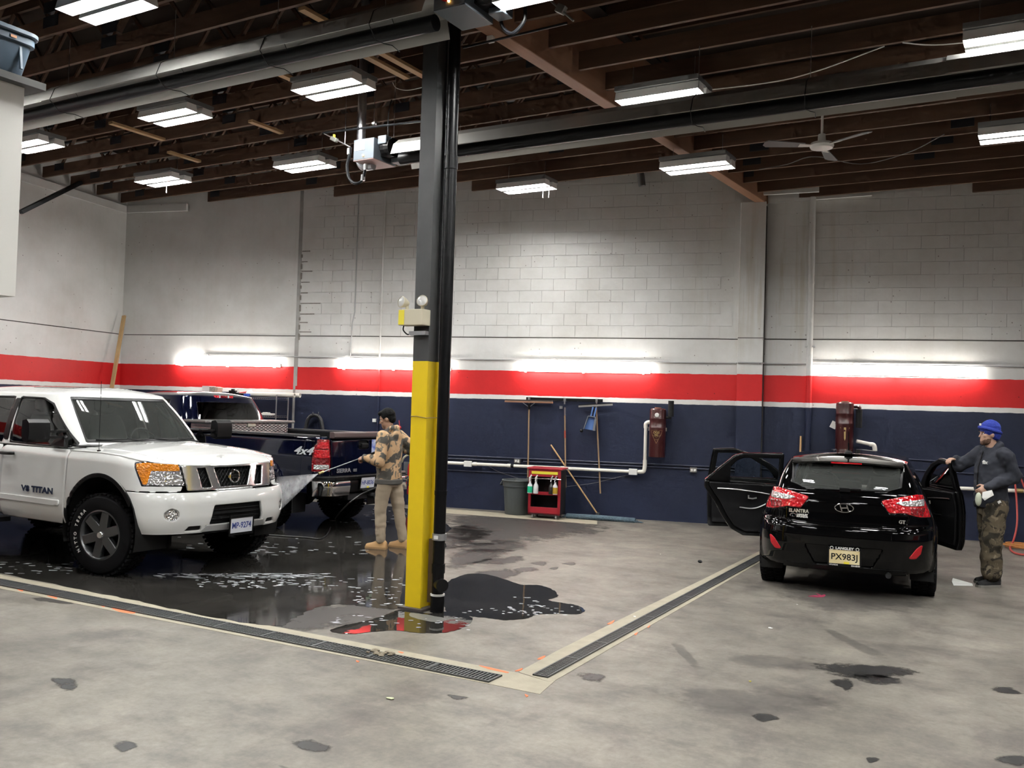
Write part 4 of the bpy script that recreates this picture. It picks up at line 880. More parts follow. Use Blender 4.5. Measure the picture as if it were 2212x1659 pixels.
# push broom
root = empty('push_broom', (0, 0, 0), 0, 'push broom with a wide wooden head hung upside down left on the rail', 'broom')
a, b = W(1091, 867, .12), W(1194, 867, .12); b.z = a.z; mb = MB(); mb.bar(a, b, .06, .03); mb.build('head', mat('broom_head', (.28, .14, .08), .6), root, bevel=.004)
mb = MB(); mb.bar(a + WD * .01 + Vector((0, 0, .025)), b - WD * .01 + Vector((0, 0, .025)), .055, .03); mb.build('bristles', mat('bristle', (.05, .04, .035), .9), root)
h0, h1_ = W(1143, 872, .12), W(1140, 1046, .08); mb = MB(); mb.tube([h0, h1_], .013, 8); mb.build('handle', M_HANDLE, root, smooth=True)
mb = MB(); mb.tube([h0 + Vector((0, 0, 0)), h0 - Vector((0, 0, .1))], .02, 8); mb.build('socket', M_BLACK, root)
mb = MB(); mb.bar(h0 - Vector((0, 0, .06)), a + WD * .3, .008, .008); mb.bar(h0 - Vector((0, 0, .06)), b - WD * .3, .008, .008); mb.build('brace', M_STEEL, root, clean=False)
# pole
root = empty('extension_pole', (0, 0, 0), 0, 'wooden pole with a red band hung in the middle of the rail', 'pole')
h0, h1_ = W(1220, 880, .10), W(1222, 1053, .10); mb = MB(); mb.tube([h0, h1_], .013, 8); mb.build('shaft', M_HANDLE, root, smooth=True)
for (ya, yb_, mm) in ((880, 897, M_STEEL), (930, 946, mat('red_band', (.35, .06, .03), .5))):
    mb = MB(); mb.tube([W(1220.3, ya, .10), W(1220.6, yb_, .10)], .0155, 8); mb.build('ferrule', mm, root, smooth=True)
mb = MB(); mb.box(W(1212, 880, .06), (.05, .03, .05), rotM); mb.build('hook', M_STEEL, root)
# squeegee
root = empty('floor_squeegee', (0, 0, 0), 0, 'floor squeegee with a tilted blade hung right on the rail', 'squeegee')
a, b = W(1250, 878, .11), W(1323, 874, .11); mb = MB(); mb.bar(a, b, .03, .03); mb.build('blade_holder', mat('dull_alu', (.30, .29, .27), .5, .5), root)
mb = MB(); mb.bar(a + Vector((0, 0, .02)), b + Vector((0, 0, .02)), .012, .02); mb.build('rubber_blade', M_BLACK, root)
h0, h1_ = W(1288, 878, .10), W(1297, 1066, .05); mb = MB(); mb.tube([h0, h1_], .013, 8); mb.build('handle', M_HANDLE, root, smooth=True)
# dustpan
root = empty('dustpan', tuple(W(1276, 912, .12)), 0, 'blue dustpan hung on the squeegee handle', 'dustpan')
Md = Matrix((WD, WN, Vector((0, 0, 1)))).transposed().to_3x3() @ Matrix.Rotation(R(8), 3, 'Y')
M_BLUE = mat('dustpan_blue', (.10, .20, .48), .45)
mb = MB(); mb.prism([(-.09, -.13), (.10, -.13), (.075, .10), (-.05, .10)], -.006, .006, Md @ Matrix.Rotation(R(90), 3, 'X')); mb.build('pan', M_BLUE, root)
mb = MB()
for a, b in (((-.09, -.13), (-.05, .10)), ((.10, -.13), (.075, .10)), ((-.05, .10), (.075, .10))): mb.bar(Md @ Vector((a[0], .03, a[1])), Md @ Vector((b[0], .03, b[1])), .012, .06, Md @ Vector((0, 1, 0)))
mb.build('rim', mat('pan_grey', (.16, .17, .19), .6), root, clean=False)
for s in (-.01, .045):
    mb = MB(); mb.tube([Md @ Vector((s, .02, .10)), Md @ Vector((s + .012, .02, .26))], .013, 8); mb.build('handle', M_BLUE, root, smooth=True)
mb = MB(); mb.box(Md @ Vector((.085, .04, -.03)), (.03, .05, .2), Md); mb.build('brush', mat('pan_grey'), root)
mb = MB(); mb.sphere(Md @ Vector((-.13, .02, -.17)), .03, 10, 6); mb.build('knob', M_BLACK, root, smooth=True)
# dust mop leaning
root = empty('dust_mop', (0, 0, 0), 0, 'dust mop with a long blue-grey head, its pine handle leaning on the wall', 'mop')
b = F(1292, 1119); t = W(1190, 961, .05); mb = MB(); mb.tube([b + Vector((0, 0, .05)), t], .013, 8); mb.build('handle', M_PINE, root, smooth=True)
e0, e1 = F(1224, 1119), F(1372, 1129); d = (e1 - e0).normalized(); mb = MB(); mb.tube(catmull([tuple(e0 + Vector((0, 0, .035))), tuple(e0 * .5 + e1 * .5 + Vector((0, 0, .04))), tuple(e1 + Vector((0, 0, .03)))], 8), .045, 10, ell=1.4)
o = mb.build('head', mat('mop_yarn', (.10, .16, .20), .95, vary=(40, .7, (.05, .07, .09)), bump=(60, 1., .02)), root, smooth=True)
random.seed(5); mb = MB()
for i in range(160):
    t_ = random.random(); c = e0.lerp(e1, t_); a = random.uniform(0, 6.28); q = c + Vector((math.cos(a) * .08, math.sin(a) * .05, 0)) + d * random.uniform(-.04, .04); mb.tube([c + Vector((0, 0, .05)), (c + q) / 2 + Vector((0, 0, .045)), q + Vector((0, 0, .008))], .006, 4)
for i in range(14):
    q = e1 + d * random.uniform(.02, .14) + Vector((random.uniform(-.05, .05), random.uniform(-.05, .05), .01)); mb.tube([e1 + Vector((0, 0, .03)), q], .005, 4)
tag(mb.build('yarn_fringe', mat('mop_yarn'), root, clean=False), kind='stuff')
mb = MB(); mb.box(b + Vector((0, 0, .07)), (.06, .05, .04)); mb.build('swivel', M_STEEL, root)
# stick behind the hatchback, plank in the corner
a, b = W(1730, 942, .05), W(1724, 1140, .12); mb = MB(); mb.tube([a, Vector((b.x, b.y, .02))], .016, 8); tag(mb.build('wooden_stick', M_PINE, smooth=True), 'thin wooden stick leaning on the wall behind the hatchback roof', 'stick')
a = W(268, 682, .14); b = F(203, 1064) + Vector((0, 0, .01)); mb = MB(); mb.bar(a, b, .075, .035, WN); tag(mb.build('pine_board', mat('pine_board', (.50, .34, .16), .6, vary=(4, .6, (.40, .26, .12)))), 'long pine board leaning in the far left corner', 'board')

# ================================================================== red cart, bottles, bin
cp = F(1181, 1118); cart_d = .16
root = empty('tool_cart', tuple(WP(WU(cp), 0, (cp - WA).dot(WN) + .02)), math.atan2(WD.y, WD.x), 'red steel service cart with a yellow stripe against the wall', 'cart')
M_RED = mat('cart_red', (.30, .012, .022), .4); w_, dd, hz = .54, .40, .74
zb_ = .07
mb = MB()
for (sx) in (-1, 1): mb.box((sx * (w_ / 2 - .02), -dd / 2 + .02, zb_ + hz / 2), (.04, .04, hz))
mb.build('front_post', M_RED, root)
mb = MB(); mb.box((0, -dd / 2 + .012, zb_ + .06), (w_, .024, .12)); mb.build('kick_panel', M_RED, root, bevel=.004)
mb = MB(); mb.box((0, -dd / 2 + .012, zb_ + hz - .06), (w_ - .002, .022, .12)); mb.build('header_panel', M_RED, root, bevel=.004)
mb = MB(); mb.box((0, -dd / 2 - .002, zb_ + hz - .055), (w_ * .82, .006, .045)); mb.build('yellow_stripe', mat('label_yellow'), root)
mb = MB(); mb.box((0, 0, zb_ + hz + .012), (w_ + .06, dd + .04, .024)); mb.build('top_tray', M_RED, root, bevel=.006)
mb = MB(); mb.box((.03, -dd / 2 + .02, zb_ + hz * .47), (w_ * .8, .03, .05)); mb.box((0, 0, zb_ + hz * .44), (w_ - .02, dd - .04, .015)); mb.build('middle_shelf', M_RED, root)
mb = MB()
for s in (-1, 1): mb.box((s * (w_ / 2 - .004), .02, zb_ + hz / 2), (.008, dd - .04, hz))
mb.box((0, dd / 2 - .01, zb_ + hz / 2), (w_, .01, hz)); mb.box((0, 0, zb_ + .012), (w_, dd, .02)); mb.build('body_panels', mat('cart_black', (.012, .012, .013), .5), root, clean=False)
mb = MB(); mb.tube([(-w_ / 2 - .02, -dd / 2 - .05, zb_ + hz * .80), (w_ / 2 + .02, -dd / 2 - .05, zb_ + hz * .80)], .009, 8)
for s in (-1, 1): mb.bar((s * (w_ / 2), -dd / 2, zb_ + hz * .80), (s * (w_ / 2), -dd / 2 - .05, zb_ + hz * .80), .02, .02)
mb.build('towel_bar', M_CHROME, root, smooth=True)
for sx in (-1, 1):
    for sy in (-1, 1):
        mb = MB(); mb.lathe([(.001, -.012), (.032, -.012), (.034, 0), (.032, .012), (.001, .012)], (sx * .2, sy * .15, .034), 12, Matrix.Rotation(R(90), 3, 'Y')); mb.box((sx * .2, sy * .15, .06), (.03, .04, .03)); mb.build('caster', mat('caster_grey', (.25, .25, .25), .5), root, smooth=True)
CART = root
def bottle(lx, col, liquid, lab, dark=False):
    M4 = CART.matrix_basis if False else Matrix.Translation(CART.location) @ Matrix.Rotation(CART.rotation_euler[2], 4, 'Z')
    loc = M4 @ Vector((lx, -dd / 2 - .072, zb_ + hz * .80 - .245)); r = empty('spray_bottle', tuple(loc), CART.rotation_euler[2], lab, 'bottle', 'spray bottles hung on the red cart')
    r_ = .042
    q = MB(); q.lathe([(.001, 0), (r_ * .92, .0), (r_, .01), (r_, .115), (r_ * .85, .14), (.018, .17), (.016, .205), (.001, .205)], n=16); q.build('bottle', col, r, smooth=True)
    if liquid: q = MB(); q.lathe([(r_ + .0006, .012), (r_ + .0008, .112), (r_ * .98, .118)], n=16); q.build('liquid', liquid, r, smooth=True)
    q = MB(); q.lathe([(.018, .20), (.02, .20), (.02, .225), (.012, .23), (.001, .23)], n=10); q.build('collar', mat('collar_grey', (.3, .3, .3), .5) if not dark else M_BLACK, r, smooth=True)
    q = MB(); q.box((0, .0, .25), (.022, .07, .035)); q.bar((0, -.02, .24), (0, -.045, .205), .012, .01); q.bar((.0, .0, .26), (.02, .01, .30), .02, .02); q.build('trigger_head', M_WHITE if not dark else M_STEEL, r, bevel=.004)
    return r
M_CLEAR = mat('cloudy_plastic', (.70, .71, .72), .3); M_DARKB = mat('dark_bottle', (.015, .014, .013), .3)
bottle(-.225, M_CLEAR, mat('green_liquid', (.02, .42, .22), .25), 'spray bottle of green liquid hung on the red cart')
bottle(-.125, M_CLEAR, None, 'plain white spray bottle hung beside the green one')
bottle(.135, M_DARKB, None, 'black spray bottle hung on the right of the red cart', True)
bottle(.200, M_CLEAR, mat('amber_liquid', (.42, .26, .03), .25), 'spray bottle of amber liquid at the right end of the cart bar', True)
# bin
bp_ = F(1110, 1113); root = empty('trash_bin', tuple(Vector((bp_.x, bp_.y, 0)) + (-WN) * .20), 0, 'round dark grey plastic trash bin left of the red cart', 'bin')
M_BIN = mat('bin_grey', (.062, .070, .072), .6)
mb = MB(); mb.lathe([(.001, 0), (.205, 0), (.212, .01), (.245, .47), (.262, .475), (.265, .55), (.272, .56), (.282, .575), (.276, .59), (.262, .59), (.258, .57), (.20, .03), (.001, .03)], n=30); mb.build('body', M_BIN, root, smooth=True)
for s in (-1, 1):
    mb = MB(); t0 = WD * s; mb.tube(catmull([tuple(t0 * .25 - WN * -.0 + Vector((0, 0, .56)) + WN * .09), tuple(t0 * .285 + Vector((0, 0, .50)) + WN * .09), tuple(t0 * .285 + Vector((0, 0, .50)) - WN * .09), tuple(t0 * .25 + Vector((0, 0, .56)) - WN * .09)], 4), .014, 6); mb.build('handle', M_BIN, root, smooth=True)
mb = MB(); random.seed(2)
for i in range(8): mb.box((random.uniform(-.14, .14), random.uniform(-.14, .14), .50 + random.uniform(0, .04)), (.12, .09, .05), Matrix.Rotation(random.uniform(0, 3), 3, 'Z') @ Matrix.Rotation(random.uniform(-.5, .5), 3, 'X'))
tag(mb.build('rubbish', mat('rubbish_dark', (.05, .04, .035), .8), root, clean=False), kind='stuff')

# ================================================================== shelf rack behind the dark pickup
root = empty('wire_shelf_rack', (0, 0, 0), 0, 'chrome wire shelf rack against the wall behind the dark pickup', 'shelf rack')
M_WIRE = mat('zinc_wire', (.55, .55, .56), .3, 1.)
uR = WU(W(622, 880, .08)); uL = uR - 1.5; zs = (1.86, 1.53, 1.1, .6)
for u in (uL, uR):
    for d_ in (.08, .50):
        mb = MB(); mb.tube([WP(u, 0.01, d_), WP(u, 1.92, d_)], .0125, 8); mb.build('post', M_WIRE, root, smooth=True)
for z in zs:
    mb = MB()
    for d_ in (.08, .50):
        for dz in (0, -.03): mb.tube([WP(uL, z + dz, d_), WP(uR, z + dz, d_)], .005, 5)
        n_ = 36
        for k in range(n_): mb.bar(WP(uL + 1.5 * k / n_, z, d_), WP(uL + 1.5 * (k + .5) / n_, z - .03, d_), .004, .004)
    for u in (uL, uR):
        for dz in (0, -.03): mb.tube([WP(u, z + dz, .08), WP(u, z + dz, .50)], .005, 5)
    for k in range(1, 30): mb.bar(WP(uL + 1.5 * k / 30, z + .004, .08), WP(uL + 1.5 * k / 30, z + .004, .50), .004, .004)
    tag(mb.build('wire_shelf', M_WIRE, root, clean=False), kind='stuff')
zt_ = 1.87
for i, dpt in enumerate((.36, .24)):
    e = WU(W((636, 648)[i], 863, dpt)); root = empty('plastic_tube', (0, 0, 0), 0, ('nearer of the two cream plastic tubes on top of the wire rack', 'rear of the two cream plastic tubes on top of the wire rack')[i], 'tube', 'plastic tubes on the rack')
    a, b = WP(e - 1.0, zt_ + .05, dpt), WP(e, zt_ + .05, dpt); q = MB(); n_ = 16
    for (r_, fl) in ((.042, 0), (.034, 1)):
        q.tube([a, b], r_, n_, caps=False)
    q.build('wall', M_PVC, root, smooth=True)
    q = MB(); ring = []; 
    for r_ in (.034, .042):
        ring.append([b + (Vector((0, 0, 1)) * math.cos(2 * math.pi * k / n_) + WN * math.sin(2 * math.pi * k / n_)) * r_ for k in range(n_)])
    q.add(ring[0] + ring[1], [(k, (k + 1) % n_, n_ + (k + 1) % n_, n_ + k) for k in range(n_)]); q.build('rim', M_PVC, root)
p = W(455, 845, .35); root = empty('carton', (p.x, p.y, zt_ + .01), math.atan2(WD.y, WD.x), 'pinkish white carton standing on the wire rack', 'carton')
q = MB(); q.box((-.04, 0, .085), (.16, .2, .17)); q.build('box', mat('carton_white', (.75, .68, .66), .7), root); q = MB(); q.box((.09, 0, .08), (.1, .2, .16)); q.build('printed_side', mat('carton_print', (.22, .18, .15), .7, vary=(30, .5, (.5, .42, .36))), root); q = MB(); q.box((.17, 0, .078), (.06, .16, .15), Matrix.Rotation(R(10), 3, 'Y')); q.build('flap', mat('carton_tan', (.52, .40, .32), .7), root)
p = W(503, 850, .35); root = empty('clamp_lamp', (p.x, p.y, zt_ + .01), math.atan2(WD.y, WD.x), 'black clamp tool lying on the wire rack', 'tool')
q = MB(); q.box((0, 0, .06), (.14, .08, .08)); q.build('body', M_BLACK, root, bevel=.01); q = MB(); q.tube(catmull([(.05, 0, .07), (.12, 0, .04), (.3, 0, .03), (.42, 0, .0)], 4), .018, 8); q.build('arm', M_BLACK, root, smooth=True); q = MB(); q.box((.0, 0, .11), (.05, .05, .03)); q.build('knob', M_BLACK, root)
p = W(530, 852, .30); root = empty('power_tool', (p.x, p.y, zt_ + .01), math.atan2(WD.y, WD.x), 'red and white power tool lying on the wire rack', 'tool')
q = MB(); q.tube([(-.12, 0, .05), (.06, 0, .07)], [.02, .03], 10); q.build('body', mat('tool_red', (.55, .06, .06), .5), root, smooth=True); q = MB(); q.tube([(.06, 0, .07), (.13, 0, .10)], [.035, .025], 10); q.tube([(.1, 0, .09), (.12, 0, .02)], .02, 8); q.build('head', M_WHITE, root, smooth=True)
p = W(533, 861, .42); q = MB(); q.box((p.x, p.y, zt_ + .03), (.12, .05, .05), rotM); tag(q.build('blue_box', mat('blue_plastic', (.03, .09, .45), .5), bevel=.008), 'small blue plastic case at the front of the wire rack', 'case')
p = W(575, 900, .3); q = MB(); q.box((p.x, p.y, 1.55), (.3, .14, .03), rotM @ Matrix.Rotation(R(6), 3, 'X')); q.box((p.x, p.y, 1.575), (.12, .1, .03), rotM); tag(q.build('rag_pile', M_WHITE, bevel=.01), 'white folded rags on the second shelf of the wire rack', 'rags')
# black hose on hooks
root = empty('vacuum_hose', (0, 0, 0), 0, 'black ribbed hose hung in an arch on wall hooks behind the dark pickup', 'hose')
for k, off in enumerate((0, .07)):
    q = MB(); q.tube(catmull([tuple(W(656 - 3 * k, 990, .1 + off)), tuple(W(659, 935, .1 + off)), tuple(W(666, 905, .1 + off)), tuple(W(679, 897, .1 + off)), tuple(W(692, 905, .1 + off)), tuple(W(698, 935, .1 + off)), tuple(W(702 + 3 * k, 990, .1 + off))], 8), .035, 10); q.build('loop', mat('ribbed_black', (.012, .012, .014), .5), root, smooth=True)
for px in (676, 688):
    q = MB(); q.tube(catmull([tuple(W(px, 890, .02)), tuple(W(px, 897, .08)), tuple(W(px, 897, .2)), tuple(W(px, 892, .22))], 4), .007, 6); q.build('hook', M_STEEL, root, smooth=True)
# red tank with a pale hose behind the column
p = W(889, 1068, .16); root = empty('fire_extinguisher', (p.x, p.y, p.z), 0, 'red extinguisher hung on the wall, half hidden by the yellow column', 'extinguisher')
M_EXT = mat('extinguisher_red', (.40, .012, .018), .35)
q = MB(); q.lathe([(.001, 0), (.075, 0), (.085, .015), (.085, .46), (.075, .53), (.045, .58), (.03, .60), (.001, .60)], n=20); q.build('cylinder', M_EXT, root, smooth=True)
q = MB(); q.lathe([(.0855, .16), (.087, .165), (.087, .18), (.0855, .185)], n=20); q.build('strap', M_BLACK, root); q = MB(); q.box((0, 0, .63), (.05, .04, .06)); q.bar((0, 0, .66), (.09, -.03, .70), .02, .012); q.build('valve', M_BLACK, root)
q = MB(); q.box((-.14, .06, .46), (.16, .04, .22), rotM); q.build('wall_bracket', M_GALV, root)
wire('pale_hose', [tuple(W(868, 998, .2)), tuple(W(873, 988, .25)), tuple(W(884, 982, .25)), tuple(W(895, 986, .25)), tuple(W(896, 975, .25)), tuple(W(884, 969, .25)), tuple(W(872, 970, .25))], .018, mat('pale_hose', (.62, .60, .42), .5), 'pale yellow hose looped above the red extinguisher', 'hose')
q = MB(); q.sphere(W(863, 924, .1), .035, 10, 8); q.tube([W(862, 908, .05), W(863, 920, .08)], .006, 6); tag(q.build('red_knob', M_EXT, smooth=True), 'small red bell on the wall just above the hooded man\'s shoulder', 'bell')
q = MB(); q.box(W(809, 908, .04), (.06, .06, .06), rotM); tag(q.build('wall_bracket', M_WHITE), 'small white bracket on the wall beside the hooded man\'s face', 'bracket')
# red air hose and orange cord, far right
wire('air_hose', [tuple(W(2196, 1005, .15)), tuple(W(2192, 1030, .16)), tuple(W(2196, 1080, .2)), tuple(W(2197, 1130, .3)), tuple(W(2190, 1165, .4)), tuple(F(2182, 1188) + Vector((0, 0, .02))), tuple(F(2200, 1200) + Vector((0, 0, .02))), tuple(F(2240, 1202) + Vector((0, 0, .02)))], .014, mat('air_hose_red', (.42, .06, .05), .5), 'red air hose hanging on the wall behind the man in the beanie', 'hose')
wire('air_hose', [tuple(W(2196, 1005, .12)), tuple(W(2204, 1030, .14)), tuple(W(2216, 1060, .16)), tuple(W(2230, 1090, .2))], .014, mat('air_hose_red'), 'second strand of red hose slanting out at the right edge', 'hose')
root = empty('cord_coil', tuple(F(2215, 1186)), 0, 'orange extension cord coiled on the floor by the wall at the right edge', 'cord')
q = MB(); random.seed(4)
pts = [(.28 * math.cos(t) * (1 + .12 * math.sin(t * 1.7)), .16 * math.sin(t) * (1 + .1 * math.cos(t * 2.3)), .012 + .002 * t) for t in [k * .35 for k in range(90)]]
q.tube(pts, .006, 5); q.build('coil', mat('orange_cord', (.52, .22, .06), .6), root, smooth=True)
q = MB(); q.box(W(1046, 1118, .05) * 0 + F(1232, 1104), (.05, .03, .06)); 
# ================================================================== body-panel tools
def smooth01(t): t = np.clip(t, 0, 1); return t * t * (3 - 2 * t)
def sdpoly(px, py, poly):
    p = np.stack([px, py], -1).astype(float); poly = np.array(poly, float); n = len(poly)
    d = np.full(px.shape, 1e9); s = np.ones(px.shape)
    for i in range(n):
        a, b = poly[i], poly[i - 1]; e = b - a; w_ = p - a
        t = np.clip((w_ @ e) / (e @ e), 0, 1); q = w_ - t[..., None] * e; d = np.minimum(d, (q ** 2).sum(-1))
        c1 = p[..., 1] >= a[1]; c2 = p[..., 1] < b[1]; c3 = e[0] * w_[..., 1] > e[1] * w_[..., 0]
        s = np.where((c1 & c2 & c3) | (~c1 & ~c2 & ~c3), -s, s)
    return s * np.sqrt(d)
def rpoly(px, py, poly, r): return sdpoly(px, py, poly) - r
def marching(P, S, keep=None):
    nu, nv = S.shape; vs_ = []; idx = {}; fs = []
    def gv(i, j):
        k = (i, j)
        if k not in idx: idx[k] = len(vs_); vs_.append(tuple(P[i, j]))
        return idx[k]
    def ev(a, b):
        k = (a, b) if a < b else (b, a)
        if k not in idx:
            sa, sb = S[k[0]], S[k[1]]; t = sa / (sa - sb); idx[k] = len(vs_); vs_.append(tuple(P[k[0]] * (1 - t) + P[k[1]] * t))
        return idx[k]
    for i in range(nu - 1):
        for j in range(nv - 1):
            c = ((i, j), (i + 1, j), (i + 1, j + 1), (i, j + 1)); ins = [S[q] < 0 for q in c]
            if not any(ins): continue
            if all(ins): fs.append(tuple(gv(*q) for q in c)); continue
            f = []
            for k in range(4):
                a, b = c[k], c[(k + 1) % 4]
                if ins[k]: f.append(gv(*a))
                if ins[k] != ins[(k + 1) % 4]: f.append(ev(a, b))
            if len(f) >= 3: fs.append(tuple(f))
    return vs_, fs
def panel(name, grid, sdf, m_, parent, thick=0., lift=0., smooth=True, center=None):
    """grid: (P, U, V); keep where sdf(x, y, z, U, V) < 0"""
    P, U, V = grid; S = sdf(P[..., 0], P[..., 1], P[..., 2], U, V)
    if lift:
        du = np.gradient(P, axis=0); dv = np.gradient(P, axis=1); nn = np.cross(du, dv); nn /= np.linalg.norm(nn, axis=-1, keepdims=True) + 1e-9
        c = P.reshape(-1, 3).mean(0) if center is None else np.array(center)
        sg = np.sign(((P - c) * nn).sum(-1)); sg[sg == 0] = 1; P = P + nn * np.sign(np.median(sg)) * lift if center is None else P + nn * sg[..., None] * lift
    vs_, fs = marching(P, S)
    if not fs: print('EMPTY PANEL', name); return None
    me = bpy.data.meshes.new(name); me.from_pydata(vs_, [], fs)
    bm = bmesh.new(); bm.from_mesh(me); bmesh.ops.remove_doubles(bm, verts=bm.verts, dist=2e-4); bmesh.ops.recalc_face_normals(bm, faces=bm.faces)
    c = Vector(center) if center is not None else Vector(tuple(P.reshape(-1, 3).mean(0)))
    sg = sum((f.calc_center_median() - c).dot(f.normal) * f.calc_area() for f in bm.faces)
    if sg < 0: bmesh.ops.reverse_faces(bm, faces=bm.faces)
    bm.to_mesh(me); bm.free()
    o = link(name, me, m_, parent, smooth=smooth)
    if smooth: autosmooth(o, 40)
    if thick: s = o.modifiers.new('s', 'SOLIDIFY'); s.thickness = thick; s.offset = -1
    return o
def curve_at(pts, U):
    """Catmull-Rom through control points, U = index coordinate; returns xy and outward normal (for loops listed so that outward is on a consistent side)"""
    p = np.array(pts, float); n = len(p); U = np.clip(U, 0, n - 1 - 1e-6); i = U.astype(int); t = (U - i)[..., None]
    ext = np.vstack([2 * p[0] - p[1], p, 2 * p[-1] - p[-2]])
    p0, p1, p2, p3 = ext[i], ext[i + 1], ext[i + 2], ext[i + 3]
    pos = .5 * (2 * p1 + (p2 - p0) * t + (2 * p0 - 5 * p1 + 4 * p2 - p3) * t ** 2 + (3 * p1 - p0 - 3 * p2 + p3) * t ** 3)
    tan = .5 * ((p2 - p0) + 2 * (2 * p0 - 5 * p1 + 4 * p2 - p3) * t + 3 * (3 * p1 - p0 - 3 * p2 + p3) * t ** 2)
    tan /= np.linalg.norm(tan, axis=-1, keepdims=True) + 1e-9
    return pos, np.stack([tan[..., 1], -tan[..., 0]], -1)
def sym(half):     # half ends on the centre line (y = 0): mirror it
    return half + [(x, -y) for x, y in reversed(half[:-1])]
def belt_grid(pts, u0, u1, nu, nv, zfun, off, outward=1):
    us = np.linspace(u0, u1, nu); vs_ = np.linspace(0, 1, nv); U, V = np.meshgrid(us, vs_, indexing='ij')
    pos, nrm = curve_at(pts, U); nrm = nrm * outward
    z0, z1 = zfun(pos[..., 0], pos[..., 1]); Z = z0 + (z1 - z0) * V
    o = off(pos[..., 0], pos[..., 1], Z, z1)
    P = np.stack([pos[..., 0] - nrm[..., 0] * o, pos[..., 1] - nrm[..., 1] * o, Z], -1)
    return P, U, V
def lerp_grid(A, B, u0, u1, nu, nv, z0, z1, bulge=.02, zb=None):
    us = np.linspace(u0, u1, nu); vs_ = np.linspace(0, 1, nv); U, V = np.meshgrid(us, vs_, indexing='ij')
    a, n_ = curve_at(A, U); b, _ = curve_at(B, U); q = a * (1 - V[..., None]) + b * V[..., None]
    c = np.array(A).mean(0); out = q - c; out /= np.linalg.norm(out, axis=-1, keepdims=True) + 1e-9
    q = q + out * (bulge * np.sin(np.pi * V))[..., None]
    Z0 = z0(a[..., 0], a[..., 1]) if callable(z0) else z0; Z1 = z1(b[..., 0], b[..., 1]) if callable(z1) else z1
    return np.stack([q[..., 0], q[..., 1], Z0 + (Z1 - Z0) * V], -1), U, V
def fan_grid(B, u0, u1, nu, nv, zedge, spine, crown, power=2.):
    """cap from edge outline B to a centre line: spine(x,y)->x of the centre point"""
    us = np.linspace(u0, u1, nu); vs_ = np.linspace(0, 1, nv); U, V = np.meshgrid(us, vs_, indexing='ij')
    b, _ = curve_at(B, U); sx = spine(b[..., 0], b[..., 1]); q = np.stack([b[..., 0] * (1 - V) + sx * V, b[..., 1] * (1 - V)], -1)
    Z = zedge(b[..., 0], b[..., 1]) + crown(q[..., 0], q[..., 1]) * (1 - (1 - V) ** power)
    return np.stack([q[..., 0], q[..., 1], Z], -1), U, V
M_TIRE = mat('tyre_rubber', (.007, .007, .008), .85, spec=.15, bump=(30, .2)); M_WELL = mat('wheel_well', (.006, .006, .006), .9)
M_GUN = mat('gunmetal_rim', (.16, .165, .17), .3, .85)
